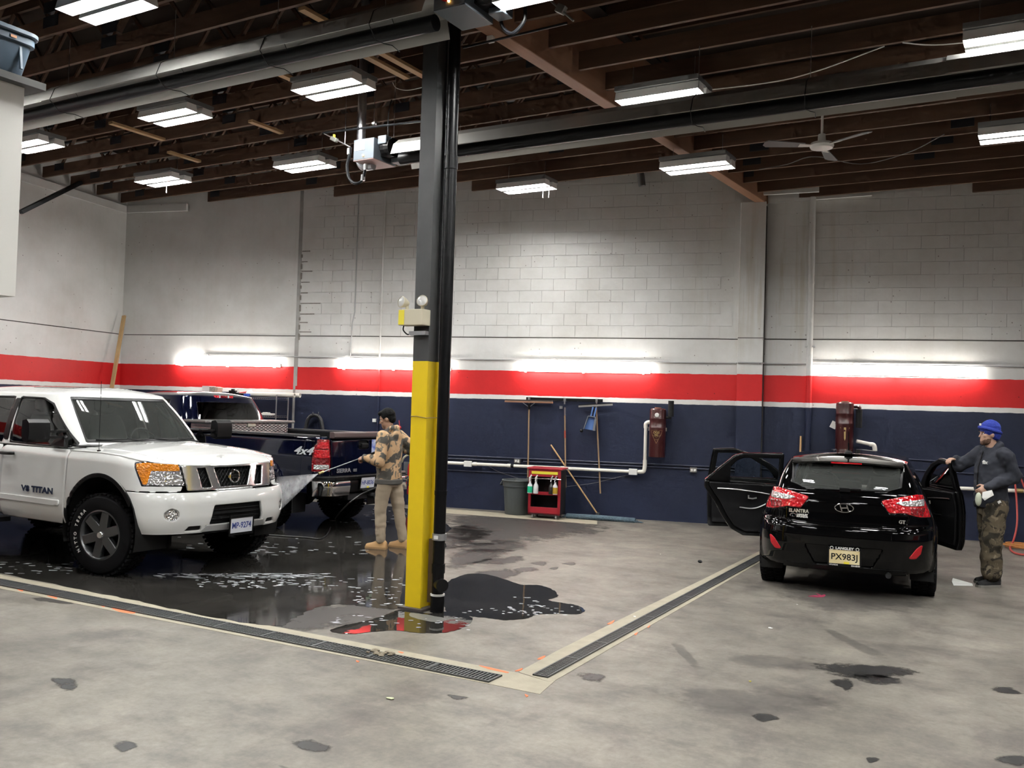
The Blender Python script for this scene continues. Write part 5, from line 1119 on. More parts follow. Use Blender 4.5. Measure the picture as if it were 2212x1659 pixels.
def wheel(parent, x, y, r, w_, side, rim_r, spokes=6, rim=None, knobs=26, letters=None):
    """side: +1 outer face towards +y, -1 towards -y"""
    prof = [(rim_r, -w_ / 2), (rim_r + .02, -w_ / 2 - .004), ((rim_r + r) / 2, -w_ / 2 - .012), (r - .035, -w_ / 2 - .004), (r - .008, -w_ / 2 + .03), (r, 0), (r - .008, w_ / 2 - .03), (r - .035, w_ / 2 + .004), ((rim_r + r) / 2, w_ / 2 + .012), (rim_r + .02, w_ / 2 + .004), (rim_r, w_ / 2)]
    M0 = Matrix.Rotation(R(-90 * side), 3, 'X'); c = Vector((x, y, r))
    mb = MB(); mb.lathe(prof, c, 40, M0); t = mb.build('tyre', M_TIRE, parent, smooth=True)
    mb = MB(); kn = knobs * 2
    for k in range(kn):
        a = 2 * math.pi * k / kn; 
        for s in (-1, 1): mb.box(c + M0 @ Vector((math.cos(a + s * .05) * (r - .004), math.sin(a + s * .05) * (r - .004), s * w_ * .36)), (.02, .03, w_ * .26), M0 @ Matrix.Rotation(a, 3, 'Z'))
        mb.box(c + M0 @ Vector((math.cos(a) * (r + .001), math.sin(a) * (r + .001), 0)), (.012, .03, w_ * .3), M0 @ Matrix.Rotation(a + .0, 3, 'Z') @ Matrix.Rotation(.4, 3, 'X'))
    tag(mb.build('tread_blocks', M_TIRE, t, clean=False), kind='stuff')
    mb = MB(); o = w_ / 2
    mb.lathe([(rim_r + .004, o - .0), (rim_r - .012, o + .004), (rim_r - .03, o - .03), (rim_r - .04, -o + .02)], c, 36, M0); rm = mb.build('rim', rim or M_GUN, parent, smooth=True)
    mb = MB(); mb.lathe([(.001, o - .09), (rim_r - .04, o - .09)], c, 24, M0); mb.build('brake_disc', M_BLACKSTEEL, rm)
    for k in range(spokes):
        a = 2 * math.pi * k / spokes + .3; Mk = M0 @ Matrix.Rotation(a, 3, 'Z'); mb = MB()
        w0, w1 = rim_r * .20, rim_r * .15
        vs_ = [(.03, -w0, o - .02), (.03, w0, o - .02), (rim_r - .02, w1 * 1.2, o - .008), (rim_r - .02, -w1 * 1.2, o - .008), (.03, -w0 * 1.1, o - .06), (.03, w0 * 1.1, o - .06), (rim_r - .02, w1 * 1.5, o - .06), (rim_r - .02, -w1 * 1.5, o - .06)]
        mb.add([c + Mk @ Vector(q) for q in vs_], [(0, 1, 2, 3), (4, 7, 6, 5), (0, 4, 5, 1), (1, 5, 6, 2), (2, 6, 7, 3), (3, 7, 4, 0)]); mb.build('spoke', rim or M_GUN, rm, bevel=.006)
    mb = MB(); mb.lathe([(.001, o + .005), (.03, o + .004), (.038, o - .006), (.04, o - .04)], c, 16, M0); mb.build('centre_cap', M_CHROME, rm, smooth=True)
    if letters:
        s_ = letters; r2 = rim_r + (r - rim_r) * .30
        for k, ch in enumerate(s_):
            if ch == ' ': continue
            a = R(215 - k * 8.5); p = c + M0 @ Vector((math.cos(a) * r2, math.sin(a) * r2, 0)); yy = y + side * (w_ / 2 + .012)
            # letters stand radially on the sidewall
            ang = math.atan2(p.z - c.z, (p.x - c.x)); rad = Vector((math.cos(ang), 0, math.sin(ang))); tx = Vector((math.sin(ang), 0, -math.cos(ang)))
            text_obj('sidewall_letter', ch, .045, frame((p.x, yy, p.z), tx, rad), M_WHITE, t, .004, .0006)
    return t, rm
def lens_mat(name, col, rough=.08, sc=28., metal=0.):
    if name in MATS: return MATS[name]
    m = bpy.data.materials.new(name); m.use_nodes = True; nt = m.node_tree; N = nt.nodes; L = nt.links; b = N['Principled BSDF']; MATS[name] = m
    b.inputs['Base Color'].default_value = (*col, 1); b.inputs['Roughness'].default_value = rough; b.inputs['Metallic'].default_value = metal; b.inputs['Coat Weight'].default_value = 1.; b.inputs['Coat Roughness'].default_value = .02
    tc = N.new('ShaderNodeTexCoord'); v = node(N, 'ShaderNodeTexVoronoi', Scale=sc); L.new(tc.outputs['Object'], v.inputs['Vector'])
    bp = N.new('ShaderNodeBump'); bp.inputs['Strength'].default_value = .8; bp.inputs['Distance'].default_value = .02; L.new(v.outputs['Distance'], bp.inputs['Height']); L.new(bp.outputs[0], b.inputs['Normal'])
    return m
M_AMBER = lens_mat('amber_lens', (.85, .27, .01), .12, 60.); M_CLEARL = lens_mat('clear_lens', (.75, .75, .76), .12, 34., .8)
M_REDL = lens_mat('red_lens', (.50, .006, .012), .10); M_REDD = lens_mat('dark_red_lens', (.20, .004, .008), .12); M_WHITEL = lens_mat('white_lens', (.62, .60, .60), .12, 40., .5)
M_SEAT = mat('seat_fabric', (.012, .012, .013), .8); M_DASH = mat('dash_plastic', (.02, .021, .022), .6)
def seat(parent, x, y, z, w_=.5, h=.62, m_=None, headrest=True):
    m_ = m_ or M_SEAT
    mb = MB(); loft(mb, [[(x + px, y + py, z + zz) for px, py in rr(l, ww, .08, 3)] for (l, ww, zz) in ((.44, w_ * .9, 0), (.5, w_, .06), (.5, w_, .12), (.46, w_ * .92, .15))]); mb.build('seat_cushion', m_, parent, smooth=True)
    mb = MB(); rings = []
    for (t, ww, th) in ((0, .95, .16), (.25, 1., .15), (.6, .98, .13), (.85, .85, .11), (1., .7, .08)):
        cx_ = x - .24 - .14 * t; rings.append([(cx_ + px, y + py, z + .1 + h * t) for px, py in rr(th, w_ * ww, th * .45, 3)])
    loft(mb, rings); mb.build('seat_back', m_, parent, smooth=True)
    if headrest:
        mb = MB(); loft(mb, [[(x - .40 + px, y + py, z + .1 + h + zz) for px, py in rr(th, ww, th * .45, 3)] for (th, ww, zz) in ((.08, .18, .03), (.11, .27, .06), (.12, .28, .14), (.10, .24, .20), (.05, .14, .22))]); mb.build('headrest', m_, parent, smooth=True)
def steering(parent, x, y, z, tilt=28):
    mb = MB(); Mr = Matrix.Rotation(R(90 - tilt), 3, 'Y'); n_ = 24
    mb.tube([Vector((x, y, z)) + Mr @ Vector((.18 * math.cos(2 * math.pi * k / n_), .18 * math.sin(2 * math.pi * k / n_), 0)) for k in range(n_)], .014, 8, closed=True)
    for a in (0, 180, 270): mb.bar(Vector((x, y, z)), Vector((x, y, z)) + Mr @ Vector((.17 * math.cos(R(a + 90)), .17 * math.sin(R(a + 90)), 0)), .04, .015)
    mb.build('steering_wheel', M_BLACK, parent, smooth=True)
def plate(parent, M4, s, col_bg, col_tx, w_=.30, h=.155, size=.088, name='licence_plate', frame_m=None):
    """M4 columns: x right, y up, z out of the plate"""
    q = MB(); q.prism([(-w_ / 2, -h / 2), (w_ / 2, -h / 2), (w_ / 2, h / 2), (-w_ / 2, h / 2)], 0, .004); me = q.mesh(name); me.transform(M4); o = link(name, me, col_bg, parent)
    text_obj('plate_number', s, size, M4 @ Matrix.Translation((0, -.004, .0045)), col_tx, o, .002, .0012, width=w_ * .86)
    if frame_m:
        q = MB()
        for (cx_, cy_, ww, hh) in ((0, h / 2 + .012, w_ + .03, .03), (0, -h / 2 - .012, w_ + .03, .026), (-w_ / 2 - .008, 0, .016, h), (w_ / 2 + .008, 0, .016, h)): q.box((cx_, cy_, .003), (ww, hh, .01))
        me = q.mesh('plate_frame'); me.transform(M4); link('plate_frame', me, frame_m, o)
    return o
# ================================================================== white pickup
TX, TY = -8.33, 6.90
T = empty('pickup_truck', (TX, TY, 0), 0, 'white four-door pickup at the left being hosed down', 'pickup', 'pickup trucks being washed')
M_WP = mat('white_car_paint', (.80, .805, .79), .22, coat=1.)
TO = sym([(-4.95, -.95), (-3.5, -.965), (-1.7, -.97), (-.5, -.97), (.1, -.968), (.42, -.955), (.64, -.91), (.80, -.80), (.91, -.62), (.975, -.34), (.99, 0)])
NT = len(TO); TMID = (NT - 1) / 2
def t_top(x): return np.interp(x, [-5, -1.8, -.5, 0, .3, .5, .8, .95, 1.0], [1.30, 1.27, 1.235, 1.235, 1.22, 1.195, 1.155, 1.135, 1.13])
def t_z(x, y): return .45 + 0 * x, t_top(x)
def t_off(x, y, z, zt):
    fr = smooth01((x - .50) / .25); t = np.clip(zt - z, 0, 1)
    o = .055 * np.clip(1 - t / .10, 0, 1) ** 2 * (1 - fr) + .05 * np.clip((.64 - z) / .18, 0, 1) ** 2
    o = o + (1 - fr) * .02 * np.clip((z - .8) / .4, 0, 1)
    up = fr * np.where(z > .872, .045 + .16 * (z - .872), 0); bp = fr * (.03 * np.clip((z - .74) / .13, 0, 1) ** 2 * (z <= .872))
    return o + up + bp - fr * .03 * (z <= .872)
TG = belt_grid(TO, 0, NT - 1, 330, 64, t_z, t_off)
TC = (-1.6, 0, .85)
def arch(x, z, cx_, r=.545, cz=.465): return np.sqrt((x - cx_) ** 2 + np.where(z > cz, (z - cz) * .985, (z - cz) * .3) ** 2) - r
def tpan(name, f, m_=None, lift=0., thick=.012): return panel(name, TG, lambda x, y, z, U, V: f(x, y, z), m_ or M_WP, T, thick, lift, center=TC)
AX = .06
HLQ = [(.50, 1.145), (.60, .935), (1.2, .935), (1.2, 1.3), (.86, 1.165)]
def hl(x, y, z):   # head lamp region, wraps the corner; inner edge at |y| = .60/.565
    return np.maximum.reduce([.525 + (1.145 - z) * .42 - x, .932 - z, z - np.interp(x, [.5, .62, .8, .95], [1.15, 1.168, 1.155, 1.13]), (.575 + (z - .93) * .18) - np.abs(y)])
for s, nm in ((-1, 'r'), (1, 'l')):
    sd = lambda y, s=s: -s * y
    tpan('front_fender', lambda x, y, z: np.maximum.reduce([-.487 - x, sd(y) + .3, -arch(x, z, AX), np.where(x > .45, .879 - z, -1), x - .86, -(hl(x, y, z) - .006), .46 - z, np.where(x > .55, .60 - np.abs(y), -1)]))
    tpan('front_door', lambda x, y, z: np.maximum.reduce([x + .493, -1.66 - x, sd(y) + .3, .465 - z, z - 1.235]))
    tpan('rear_door', lambda x, y, z: np.maximum.reduce([x + 1.666, -2.72 - x, sd(y) + .3, .465 - z, z - 1.24, -arch(x, z, -3.5, .60)]))
    tpan('bed_side', lambda x, y, z: np.maximum.reduce([x + 2.726, -4.93 - x, sd(y) + .3, .465 - z, -arch(x, z, -3.5)]))
    md = lambda x, y, z, a, b: np.maximum.reduce([np.abs(z - .68) - .03, x - a, b - x, sd(y) + .3])
    o = tpan('side_moulding', lambda x, y, z: md(x, y, z, -.56, -1.65), lift=.014, thick=.02); o = tpan('side_moulding', lambda x, y, z: md(x, y, z, -1.675, -2.8), lift=.014, thick=.02)
    # head lamp
    hb = tpan('headlamp', lambda x, y, z: np.maximum(hl(x, y, z), sd(y) + .3), M_CLEARL, lift=.001, thick=.02)
    o = tpan('amber_strip', lambda x, y, z: np.maximum.reduce([hl(x, y, z) + .012, sd(y) + .3, np.minimum(1.078 - z, x - .655 + (1.0 - z) * .1)]), M_AMBER, lift=.006, thick=.006); o.parent = hb
    o = tpan('lamp_bezel', lambda x, y, z: np.maximum.reduce([hl(x, y, z), -(hl(x, y, z) + .010), sd(y) + .3]), M_BLACK, lift=.004, thick=.006); o.parent = hb
    # wheel well and arch lip
    mb = MB(); n_ = 20; ys = (s * .968, s * .56)
    for k in range(n_):
        a0, a1 = math.pi * (k / n_ * 1.2 - .1), math.pi * ((k + 1) / n_ * 1.2 - .1)
        q = [(AX + .575 * math.cos(a), .465 + .575 * math.sin(a)) for a in (a0, a1)]
        mb.add([(q[0][0], ys[0] * .985, q[0][1]), (q[1][0], ys[0] * .985, q[1][1]), (q[1][0], ys[1], q[1][1]), (q[0][0], ys[1], q[0][1])], [(0, 1, 2, 3)])
    mb.add([(AX - .62, ys[1], .3), (AX + .62, ys[1], .3), (AX + .62, ys[1], 1.1), (AX - .62, ys[1], 1.1)], [(0, 1, 2, 3)]); mb.build('wheel_well', M_WELL, T, smooth=True)
    lip = tpan('arch_lip', lambda x, y, z: np.maximum.reduce([np.abs(arch(x, z, AX) + .012) - .02, sd(y) + .3, x - .52, .47 - z]), M_BLACK, lift=.004, thick=.03)
    for o in wheel(T, AX + .02, s * .835, .41, .26, s, .25, 6, None, 24, 'NITTO TERRA' if s < 0 else None):
        pv = Matrix.Translation((AX + .02, s * .835, 0)); o.matrix_local = pv @ Matrix.Rotation(R(11), 4, 'Z') @ pv.inverted()
    wheel(T, -3.5, s * .845, .415, .27, s, .248, 6, None, 18)
# bumper
BO = [(-.335, .735), (-.37, .53), (.37, .53), (.335, .735)]
def fogc(y, z, s): return np.sqrt((np.abs(y) - .735) ** 2 + (z - .655) ** 2) - .062
def slot(y, z): return rpoly(np.abs(y), z, [(.44, .485), (.60, .485), (.57, .53), (.45, .53)], .005)
def bump(x, y, z): return np.maximum.reduce([.46 - z, z - .868, .43 + .35 * np.clip(.865 - z, 0, .5) - x, -arch(x, z, AX, .56)])
bo = lambda y, z: rpoly(y, z, [(-.30, .71), (-.335, .555), (.335, .555), (.30, .71)], .022)
tpan('front_bumper', lambda x, y, z: np.maximum.reduce([bump(x, y, z), -np.where(x > .5, bo(y, z), 1), -np.where(x > .5, fogc(y, z, 0) , 1), -np.where(x > .5, slot(y, z), 1), -np.where((x > .6), np.maximum(z - .53, np.abs(y) - .40), 1)]), thick=.03)
tpan('skid_plate', lambda x, y, z: np.maximum.reduce([.465 - z, z - .535, np.abs(y) - .41 + (z - .5) * .8, .6 - x]), mat('satin_silver', (.55, .55, .54), .35, .6), thick=.02, lift=.004)
gi = tpan('lower_intake', lambda x, y, z: np.maximum.reduce([bo(y, z) - .01, .6 - x]), M_BLACKMATT, lift=-.05, thick=.01)
for k in range(3):
    o = tpan('intake_bar', lambda x, y, z, k=k: np.maximum.reduce([np.abs(z - (.58 + .05 * k)) - .006, np.abs(y) - .33, .6 - x]), M_BLACK, lift=-.03, thick=.01); o.parent = gi
for s in (-1, 1):
    sd = lambda y, s=s: -s * y
    tpan('bumper_slot', lambda x, y, z: np.maximum.reduce([slot(y, z), sd(y) + .1, .6 - x]), M_BLACKMATT, lift=-.02, thick=.005)
    fo = tpan('fog_lamp_recess', lambda x, y, z: np.maximum.reduce([fogc(y, z, 0) - .004, sd(y) + .1, .6 - x]), M_BLACK, lift=-.03, thick=.005)
    o = tpan('fog_lamp', lambda x, y, z: np.maximum.reduce([np.sqrt((np.abs(y) - .735) ** 2 + (z - .655) ** 2) - .048, sd(y) + .1, .6 - x]), M_CLEARL, lift=-.015, thick=.01); o.parent = fo
    o = tpan('fog_ring', lambda x, y, z: np.maximum.reduce([np.abs(np.sqrt((np.abs(y) - .735) ** 2 + (z - .655) ** 2) - .054) - .006, sd(y) + .1, .6 - x]), M_CHROME, lift=-.008, thick=.01); o.parent = fo
# grille
def trap(y, z, t0, t1, b0, b1, zt=1.105, zb=.905): # between |y| edges at top and bottom
    k = (zt - z) / (zt - zb); lo = t0 + (b0 - t0) * k; hi = t1 + (b1 - t1) * k; a = np.abs(y); return np.maximum.reduce([lo - a, a - hi, z - zt, zb - z])
open_c = lambda y, z: trap(y, z, -1, .255, -1, .185); open_s = lambda y, z: trap(y, z, .345, .445, .285, .405)
gr = lambda x, y, z: np.maximum.reduce([.6 - x, z - 1.128, .878 - z, np.abs(y) - (.565 + (z - .93) * .18)])
M_SATIN = mat('satin_chrome', (.70, .70, .70), .18, .9)
G_ = tpan('grille_surround', lambda x, y, z: np.maximum.reduce([gr(x, y, z), -open_c(y, z), -open_s(y, z)]), M_SATIN, thick=.03, lift=.004)
o = tpan('grille_back', lambda x, y, z: np.maximum(gr(x, y, z) + .02, 0 * x - .001), M_BLACKMATT, lift=-.05, thick=.004); o.parent = G_
q = MB()
for k in range(-14, 15):
    for dr in (-1, 1):
        y0 = k * .045; pts = []
        for i in range(7):
            z = .90 + .21 * i / 6; y = y0 + dr * (z - 1.0) * .8
            if abs(y) < .44: pts.append((.945 - .055 * (y / .5) ** 2 - .16 * (z - .872) - .03, y, z))
        if len(pts) > 1: q.tube(pts, .0035, 4)
tag(q.build('grille_mesh', M_BLACKSTEEL, G_, clean=False), kind='stuff')
xg = .99 - .045 - .16 * .13 + .012
q = MB(); n_ = 28; q.tube([(xg, .062 * math.cos(2 * math.pi * k / n_), 1.005 + .062 * math.sin(2 * math.pi * k / n_)) for k in range(n_)], .009, 8, closed=True); em = q.build('emblem', M_CHROME, T, smooth=True)
q = MB(); q.box((xg, 0, 1.005), (.012, .165, .03)); q.build('emblem_bar', M_CHROME, em, bevel=.003)
text_obj('emblem_text', 'NISSAN', .03, frame((xg + .0065, 0, 1.005), (0, 1, 0), (0, 0, 1)), M_BLACK, em, .002, .0006, width=.13)
# hood, cowl
HG = fan_grid(TO, 3.0, NT - 4.0, 170, 34, lambda x, y: t_top(x) - .002, lambda x, y: np.clip(x, -.6, .72), lambda x, y: np.interp(x, [-.6, 0, .5, .8, 1.], [.075, .085, .075, .045, .02]))
# pull the fan edge in to the shoulder
P_, U_, V_ = HG; pos, nrm = curve_at(TO, U_); inn = np.where(pos[..., 0] > .62, .085, .055)[..., None] * (1 - V_[..., None]); P_[..., :2] -= nrm * inn
HG = (P_, U_, V_)
hoodline = lambda x, y: np.maximum.reduce([-.43 - .16 * (1 - (y / .75) ** 2) * 0 - x - 0 * y, np.abs(y) - np.interp(x, [-.5, .3, .7, .9], [.80, .76, .68, .58])])
panel('hood', HG, lambda x, y, z, U, V: hoodline(x, y), M_WP, T, .02, .003, center=TC)
for s in (-1, 1): panel('fender_top', HG, lambda x, y, z, U, V: np.maximum.reduce([-hoodline(x, y) + .006, -.50 - x, -s * y]), M_WP, T, .012, 0, center=TC)
# cab
ZS, ZR = 1.245, 1.815
TA = sym([(-3.06, 0), (-3.06, -.55), (-3.0, -.84), (-1.64, -.905), (-.95, -.905), (-.64, -.87), (-.47, -.745), (-.36, -.44), (-.32, 0)][0:]) if False else [(-3.06, 0), (-3.06, -.55), (-3.0, -.84), (-1.64, -.905), (-.95, -.905), (-.66, -.875), (-.48, -.76), (-.37, -.44), (-.33, 0), (-.37, .44), (-.48, .76), (-.66, .875), (-.95, .905), (-1.64, .905), (-3.0, .84), (-3.06, .55), (-3.06, 0)]
TB = [(-2.86, 0), (-2.86, -.42), (-2.80, -.68), (-1.72, -.735), (-1.34, -.735), (-1.14, -.70), (-1.03, -.625), (-.965, -.38), (-.94, 0), (-.965, .38), (-1.03, .625), (-1.14, .70), (-1.34, .735), (-1.72, .735), (-2.80, .68), (-2.86, .42), (-2.86, 0)]
CG = lerp_grid(TA, TB, 0, 16, 320, 44, ZS, ZR, .025)
CC = (-1.7, 0, 1.4)
def cpan(name, f, m_, lift=0., thick=.012): return panel(name, CG, lambda x, y, z, U, V: f(x, y, z, U, V), m_, T, thick, lift, center=CC)
def wind(U, V): return np.maximum.reduce([6.12 - U, U - 9.88, .10 - V, V - .945]) * .5
def win_f(x, y, z, U): 
    return np.maximum.reduce([rpoly(x, z, [(-1.58, 1.285), (-.63, 1.265), (-.56, 1.285), (-1.06, 1.69), (-1.22, 1.745), (-1.62, 1.755)], .012)])
def win_r(x, y, z, U): return rpoly(x, z, [(-2.55, 1.30), (-1.74, 1.285), (-1.76, 1.755), (-2.2, 1.75), (-2.45, 1.69)], .012)
def sideU(U): return np.minimum(np.maximum(2.2 - U, U - 6.0), np.maximum(10.0 - U, U - 13.8))
def backw(U, V): return np.maximum.reduce([np.minimum(np.abs(U - 0), np.abs(U - 16)) - 1.3, .2 - V, V - .85])
cpan('cab_shell', lambda x, y, z, U, V: -np.minimum.reduce([wind(U, V), np.maximum(win_f(x, y, z, U), sideU(U)), np.maximum(win_r(x, y, z, U), sideU(U)), backw(U, V)]), M_WP, thick=.03)
GL_W = glassmat('windscreen_glass', (.74, .80, .77), .07); GL_S = glassmat('side_glass', (.34, .36, .36)); GL_D = glassmat('dark_glass', (.05, .05, .055))
cpan('windscreen', lambda x, y, z, U, V: wind(U, V) - .004, GL_W, lift=-.004, thick=0)
cpan('windscreen_seal', lambda x, y, z, U, V: np.maximum(wind(U, V) - .004, -(wind(U, V) + .03)), M_BLACK, lift=-.001, thick=.004)
for lo, hi in ((2.2, 6.), (10., 13.8)):
    rng = lambda U, lo=lo, hi=hi: np.maximum(lo - U, U - hi)
    cpan('front_window', lambda x, y, z, U, V: np.maximum(win_f(x, y, z, U) - .003, rng(U)), GL_S, lift=-.006, thick=0)
    cpan('rear_window', lambda x, y, z, U, V: np.maximum(win_r(x, y, z, U) - .003, rng(U)), GL_D, lift=-.006, thick=0)
    cpan('window_seal', lambda x, y, z, U, V: np.maximum.reduce([np.abs(np.minimum(win_f(x, y, z, U), win_r(x, y, z, U))) - .009, rng(U)]), M_BLACK, lift=.002, thick=.006)
    cpan('door_pillar_trim', lambda x, y, z, U, V: np.maximum.reduce([np.abs(x + 1.68) - .055, 1.29 - z, z - 1.75, rng(U)]), M_BLACK, lift=.003, thick=.005)
cpan('back_window', lambda x, y, z, U, V: backw(U, V), GL_D, lift=-.004, thick=0)
RG = fan_grid(TB, 0, 16, 200, 26, lambda x, y: ZR + 0 * x, lambda x, y: np.clip(x, -2.4, -1.45), lambda x, y: .085 + 0 * x, 2.2)
sun = lambda x, y: rpoly(x, y, [(-1.95, -.36), (-1.32, -.36), (-1.32, .36), (-1.95, .36)], .05)
panel('roof', RG, lambda x, y, z, U, V: -sun(x, y), M_WP, T, .02, 0, center=CC); panel('sunroof', RG, lambda x, y, z, U, V: sun(x, y) - .003, mat('sunroof_black', (.012, .012, .013), .12, coat=1.), T, .01, .003, center=CC)
q = MB(); pts_ = [(-.72, -.83), (-.50, -.72), (-.40, -.42), (-.36, 0), (-.40, .42), (-.50, .72), (-.72, .83)]; n_ = len(pts_)
q.add([(x, y, 1.285) for x, y in pts_] + [(x + .17 if abs(y) < .8 else x + .22, y, 1.272) for x, y in pts_], [(i, i + 1, n_ + i + 1, n_ + i) for i in range(n_ - 1)]); q.build('cowl', M_BLACK, T)
for s, y0, y1 in ((-1, -.62, .02), (-1, .05, .66)):
    q = MB(); x0 = -.40; q.tube([(-.42 - .12 * abs(y0), y0, 1.335), (-.39, (y0 + y1) / 2, 1.335), (-.42 - .10 * abs(y1), y1, 1.33)], .009, 6); q.tube([(-.33, y1 - .05, 1.30), (-.40, (y0 + y1) / 2, 1.345)], .011, 6); q.build('wiper', M_BLACK, T, smooth=True)
# mirrors, handles, antenna, badges
for s in (-1, 1):
    mb = MB(); loft(mb, [[(x_, s * y_, z_) for (x_, y_, z_) in ring] for ring in [[(-.66 + dx, yy, 1.31 + zz) for (dx, zz) in ((-.02, .02), (.06, .0), (.09, .03), (.10, .12), (.09, .20), (.05, .235), (-.02, .22), (-.03, .12))] for yy in (1.10, 1.13, 1.30, 1.33)]]); mh = mb.build('side_mirror', M_BLACK, T, smooth=True)
    mb = MB(); mb.box((-.695, s * 1.215, 1.425), (.006, .18, .18)); mb.build('mirror_glass', M_CHROME, mh)
    for zz in (1.36, 1.42):
        mb = MB(); mb.bar((-.62, s * .88, zz), (-.62, s * 1.12, zz), .05, .025); mb.build('mirror_arm', M_BLACK, mh)
    mb = MB(); mb.add([(-.80, s * .905, 1.25), (-.55, s * .905, 1.24), (-.56, s * .90, 1.36), (-.64, s * .885, 1.44), (-.80, s * .94, 1.27), (-.57, s * .94, 1.26), (-.58, s * .93, 1.35), (-.65, s * .91, 1.42)], [(0, 1, 2, 3), (4, 5, 6, 7), (0, 1, 5, 4), (1, 2, 6, 5), (2, 3, 7, 6), (3, 0, 4, 7)]); mb.build('mirror_base', M_BLACK, mh)
    for x_ in (-1.52, -2.58):
        mb = MB(); mb.tube(catmull([(x_ - .11, s * .955, 1.145), (x_ - .08, s * .995, 1.148), (x_ + .08, s * .995, 1.15), (x_ + .11, s * .955, 1.152)], 4), .017, 8, ell=1.); mb.build('door_handle', M_BLACK, T, smooth=True)
    text_obj('badge', 'V8 TITAN', .085, frame((-.94, s * .972, .79), (-s, 0, 0), (0, 0, 1)), M_CHROME, T, .012, .004, width=.56)
q = MB(); q.tube([(-.07, -.885, 1.23), (-.07, -.885, 1.25)], .018, 8); q.tube([(-.07, -.885, 1.25), (-.075, -.885, 1.95)], .003, 6); q.build('antenna', M_BLACK, T, smooth=True)
plate(T, frame((1.03, 0.03, .505), (0, 1, 0), (.05, 0, 1)), 'MP-9274', mat('plate_white', (.72, .74, .80), .4), mat('plate_blue', (.04, .07, .30), .4), frame_m=M_BLACK)
# inside and underneath
mb = MB(); mb.box((-2.0, 0, .62), (5.6, 1.5, .30)); mb.box((-.2, 0, .72), (1.3, 1.0, .7)); mb.box((-3.95, 0, .85), (1.9, 1.86, .1)); mb.box((-3.03, 0, 1.0), (.05, 1.8, .5)); mb.box((.35, 0, .55), (1.0, .9, .25)); mb.build('chassis', M_BLACKMATT, T, clean=False)
mb = MB(); mb.tube([(AX - .03, -.8, .42), (AX - .03, .8, .42)], .06, 10); mb.tube([(-3.5, -.8, .42), (-3.5, .8, .42)], .07, 10); mb.build('axle', M_BLACKMATT, T)
mb = MB(); loft(mb, [[(x_, y_, z_) for x_, y_ in ((-1.15, -.8), (-.35, -.8), (-.35, .8), (-1.15, .8))] for z_ in (.9, 1.22)]); mb.build('dashboard', mat('dash_grey', (.05, .054, .052), .6), T, bevel=.05)
M_SEATG = mat('seat_grey', (.10, .105, .10), .85); panel('headliner', RG, lambda x, y, z, U, V: -1 + 0 * x, mat('headliner', (.42, .44, .42), .9), T, 0, -.035, center=CC)
for s in (-1, 1): seat(T, -1.35, s * .38, .85, .52, .62, M_SEATG)
seat(T, -2.35, .4, .85, .55, .58, M_SEATG); seat(T, -2.35, -.4, .85, .55, .58, M_SEATG); steering(T, -1.0, .38, 1.27)
mb = MB(); mb.box((-1.02, 0, 1.70), (.03, .22, .06)); mb.build('rear_view_mirror', M_BLACK, T, bevel=.01)
mb = MB(); mb.tube(catmull([(-1.12, .62, 1.70), (-1.06, .64, 1.64), (-.92, .68, 1.52), (-.88, .70, 1.45)], 4), .014, 6); mb.build('grab_handle', mat('handle_beige', (.35, .38, .36), .5), T, smooth=True)
mb = MB(); mb.bar((-1.45, -1.0, .44), (-2.7, -1.0, .44), .12, .05); mb.build('running_board', M_BLACK, T)
# ================================================================== dark pickup, tail towards the viewer
S = empty('pickup_truck', (-9.66, 10.42, 0), R(180), 'dark navy pickup behind the white one, tailgate towards the hooded man', 'pickup', 'pickup trucks being washed')
M_NP = mat('navy_car_paint', (.002, .003, .012), .10, spec=.25, coat=.6)
SO = sym([(4.75, 0), (4.70, .55), (4.45, .88), (3.9, .97), (2.6, .985), (1.5, .985), (.5, .985), (-.4, .98), (-.85, .965), (-1.02, .92), (-1.10, .80), (-1.13, .50), (-1.135, 0)])
NS = len(SO)
def s_z(x, y): return .50 + 0 * x, np.interp(x, [-1.2, 1.5, 1.7, 4.8], [1.335, 1.335, 1.30, 1.15])
def s_arch(x, z, cx_=0., r=.50, cz=.42): return np.sqrt((x - cx_) ** 2 + np.where(z > cz, z - cz, (z - cz) * .3) ** 2) - r
def s_off(x, y, z, zt):
    t = np.clip(zt - z, 0, 1); o = .05 * np.clip(1 - t / .06, 0, 1) ** 2 + .03 * np.clip((z - 1.05) / .3, 0, 1) + .06 * np.clip((.62 - z) / .14, 0, 1) ** 2
    for c in (0., 3.55):
        d = s_arch(x, z, c, .50); o = o - .045 * smooth01(1 - np.abs(d - .03) / .10)
    return o
SG = belt_grid(SO, 0, NS - 1, 330, 60, s_z, s_off, 1); SCN = (1.6, 0, .9)
def span(name, f, m_=None, lift=0., thick=.012): return panel(name, SG, lambda x, y, z, U, V: f(x, y, z), m_ or M_NP, S, thick, lift, center=SCN)
def tl(x, y, z): return np.maximum.reduce([x + .97 + .04 * np.clip((z - 1.13) / .12, 0, 1) ** 2, .865 - z, z - 1.295, .735 - np.abs(y)])
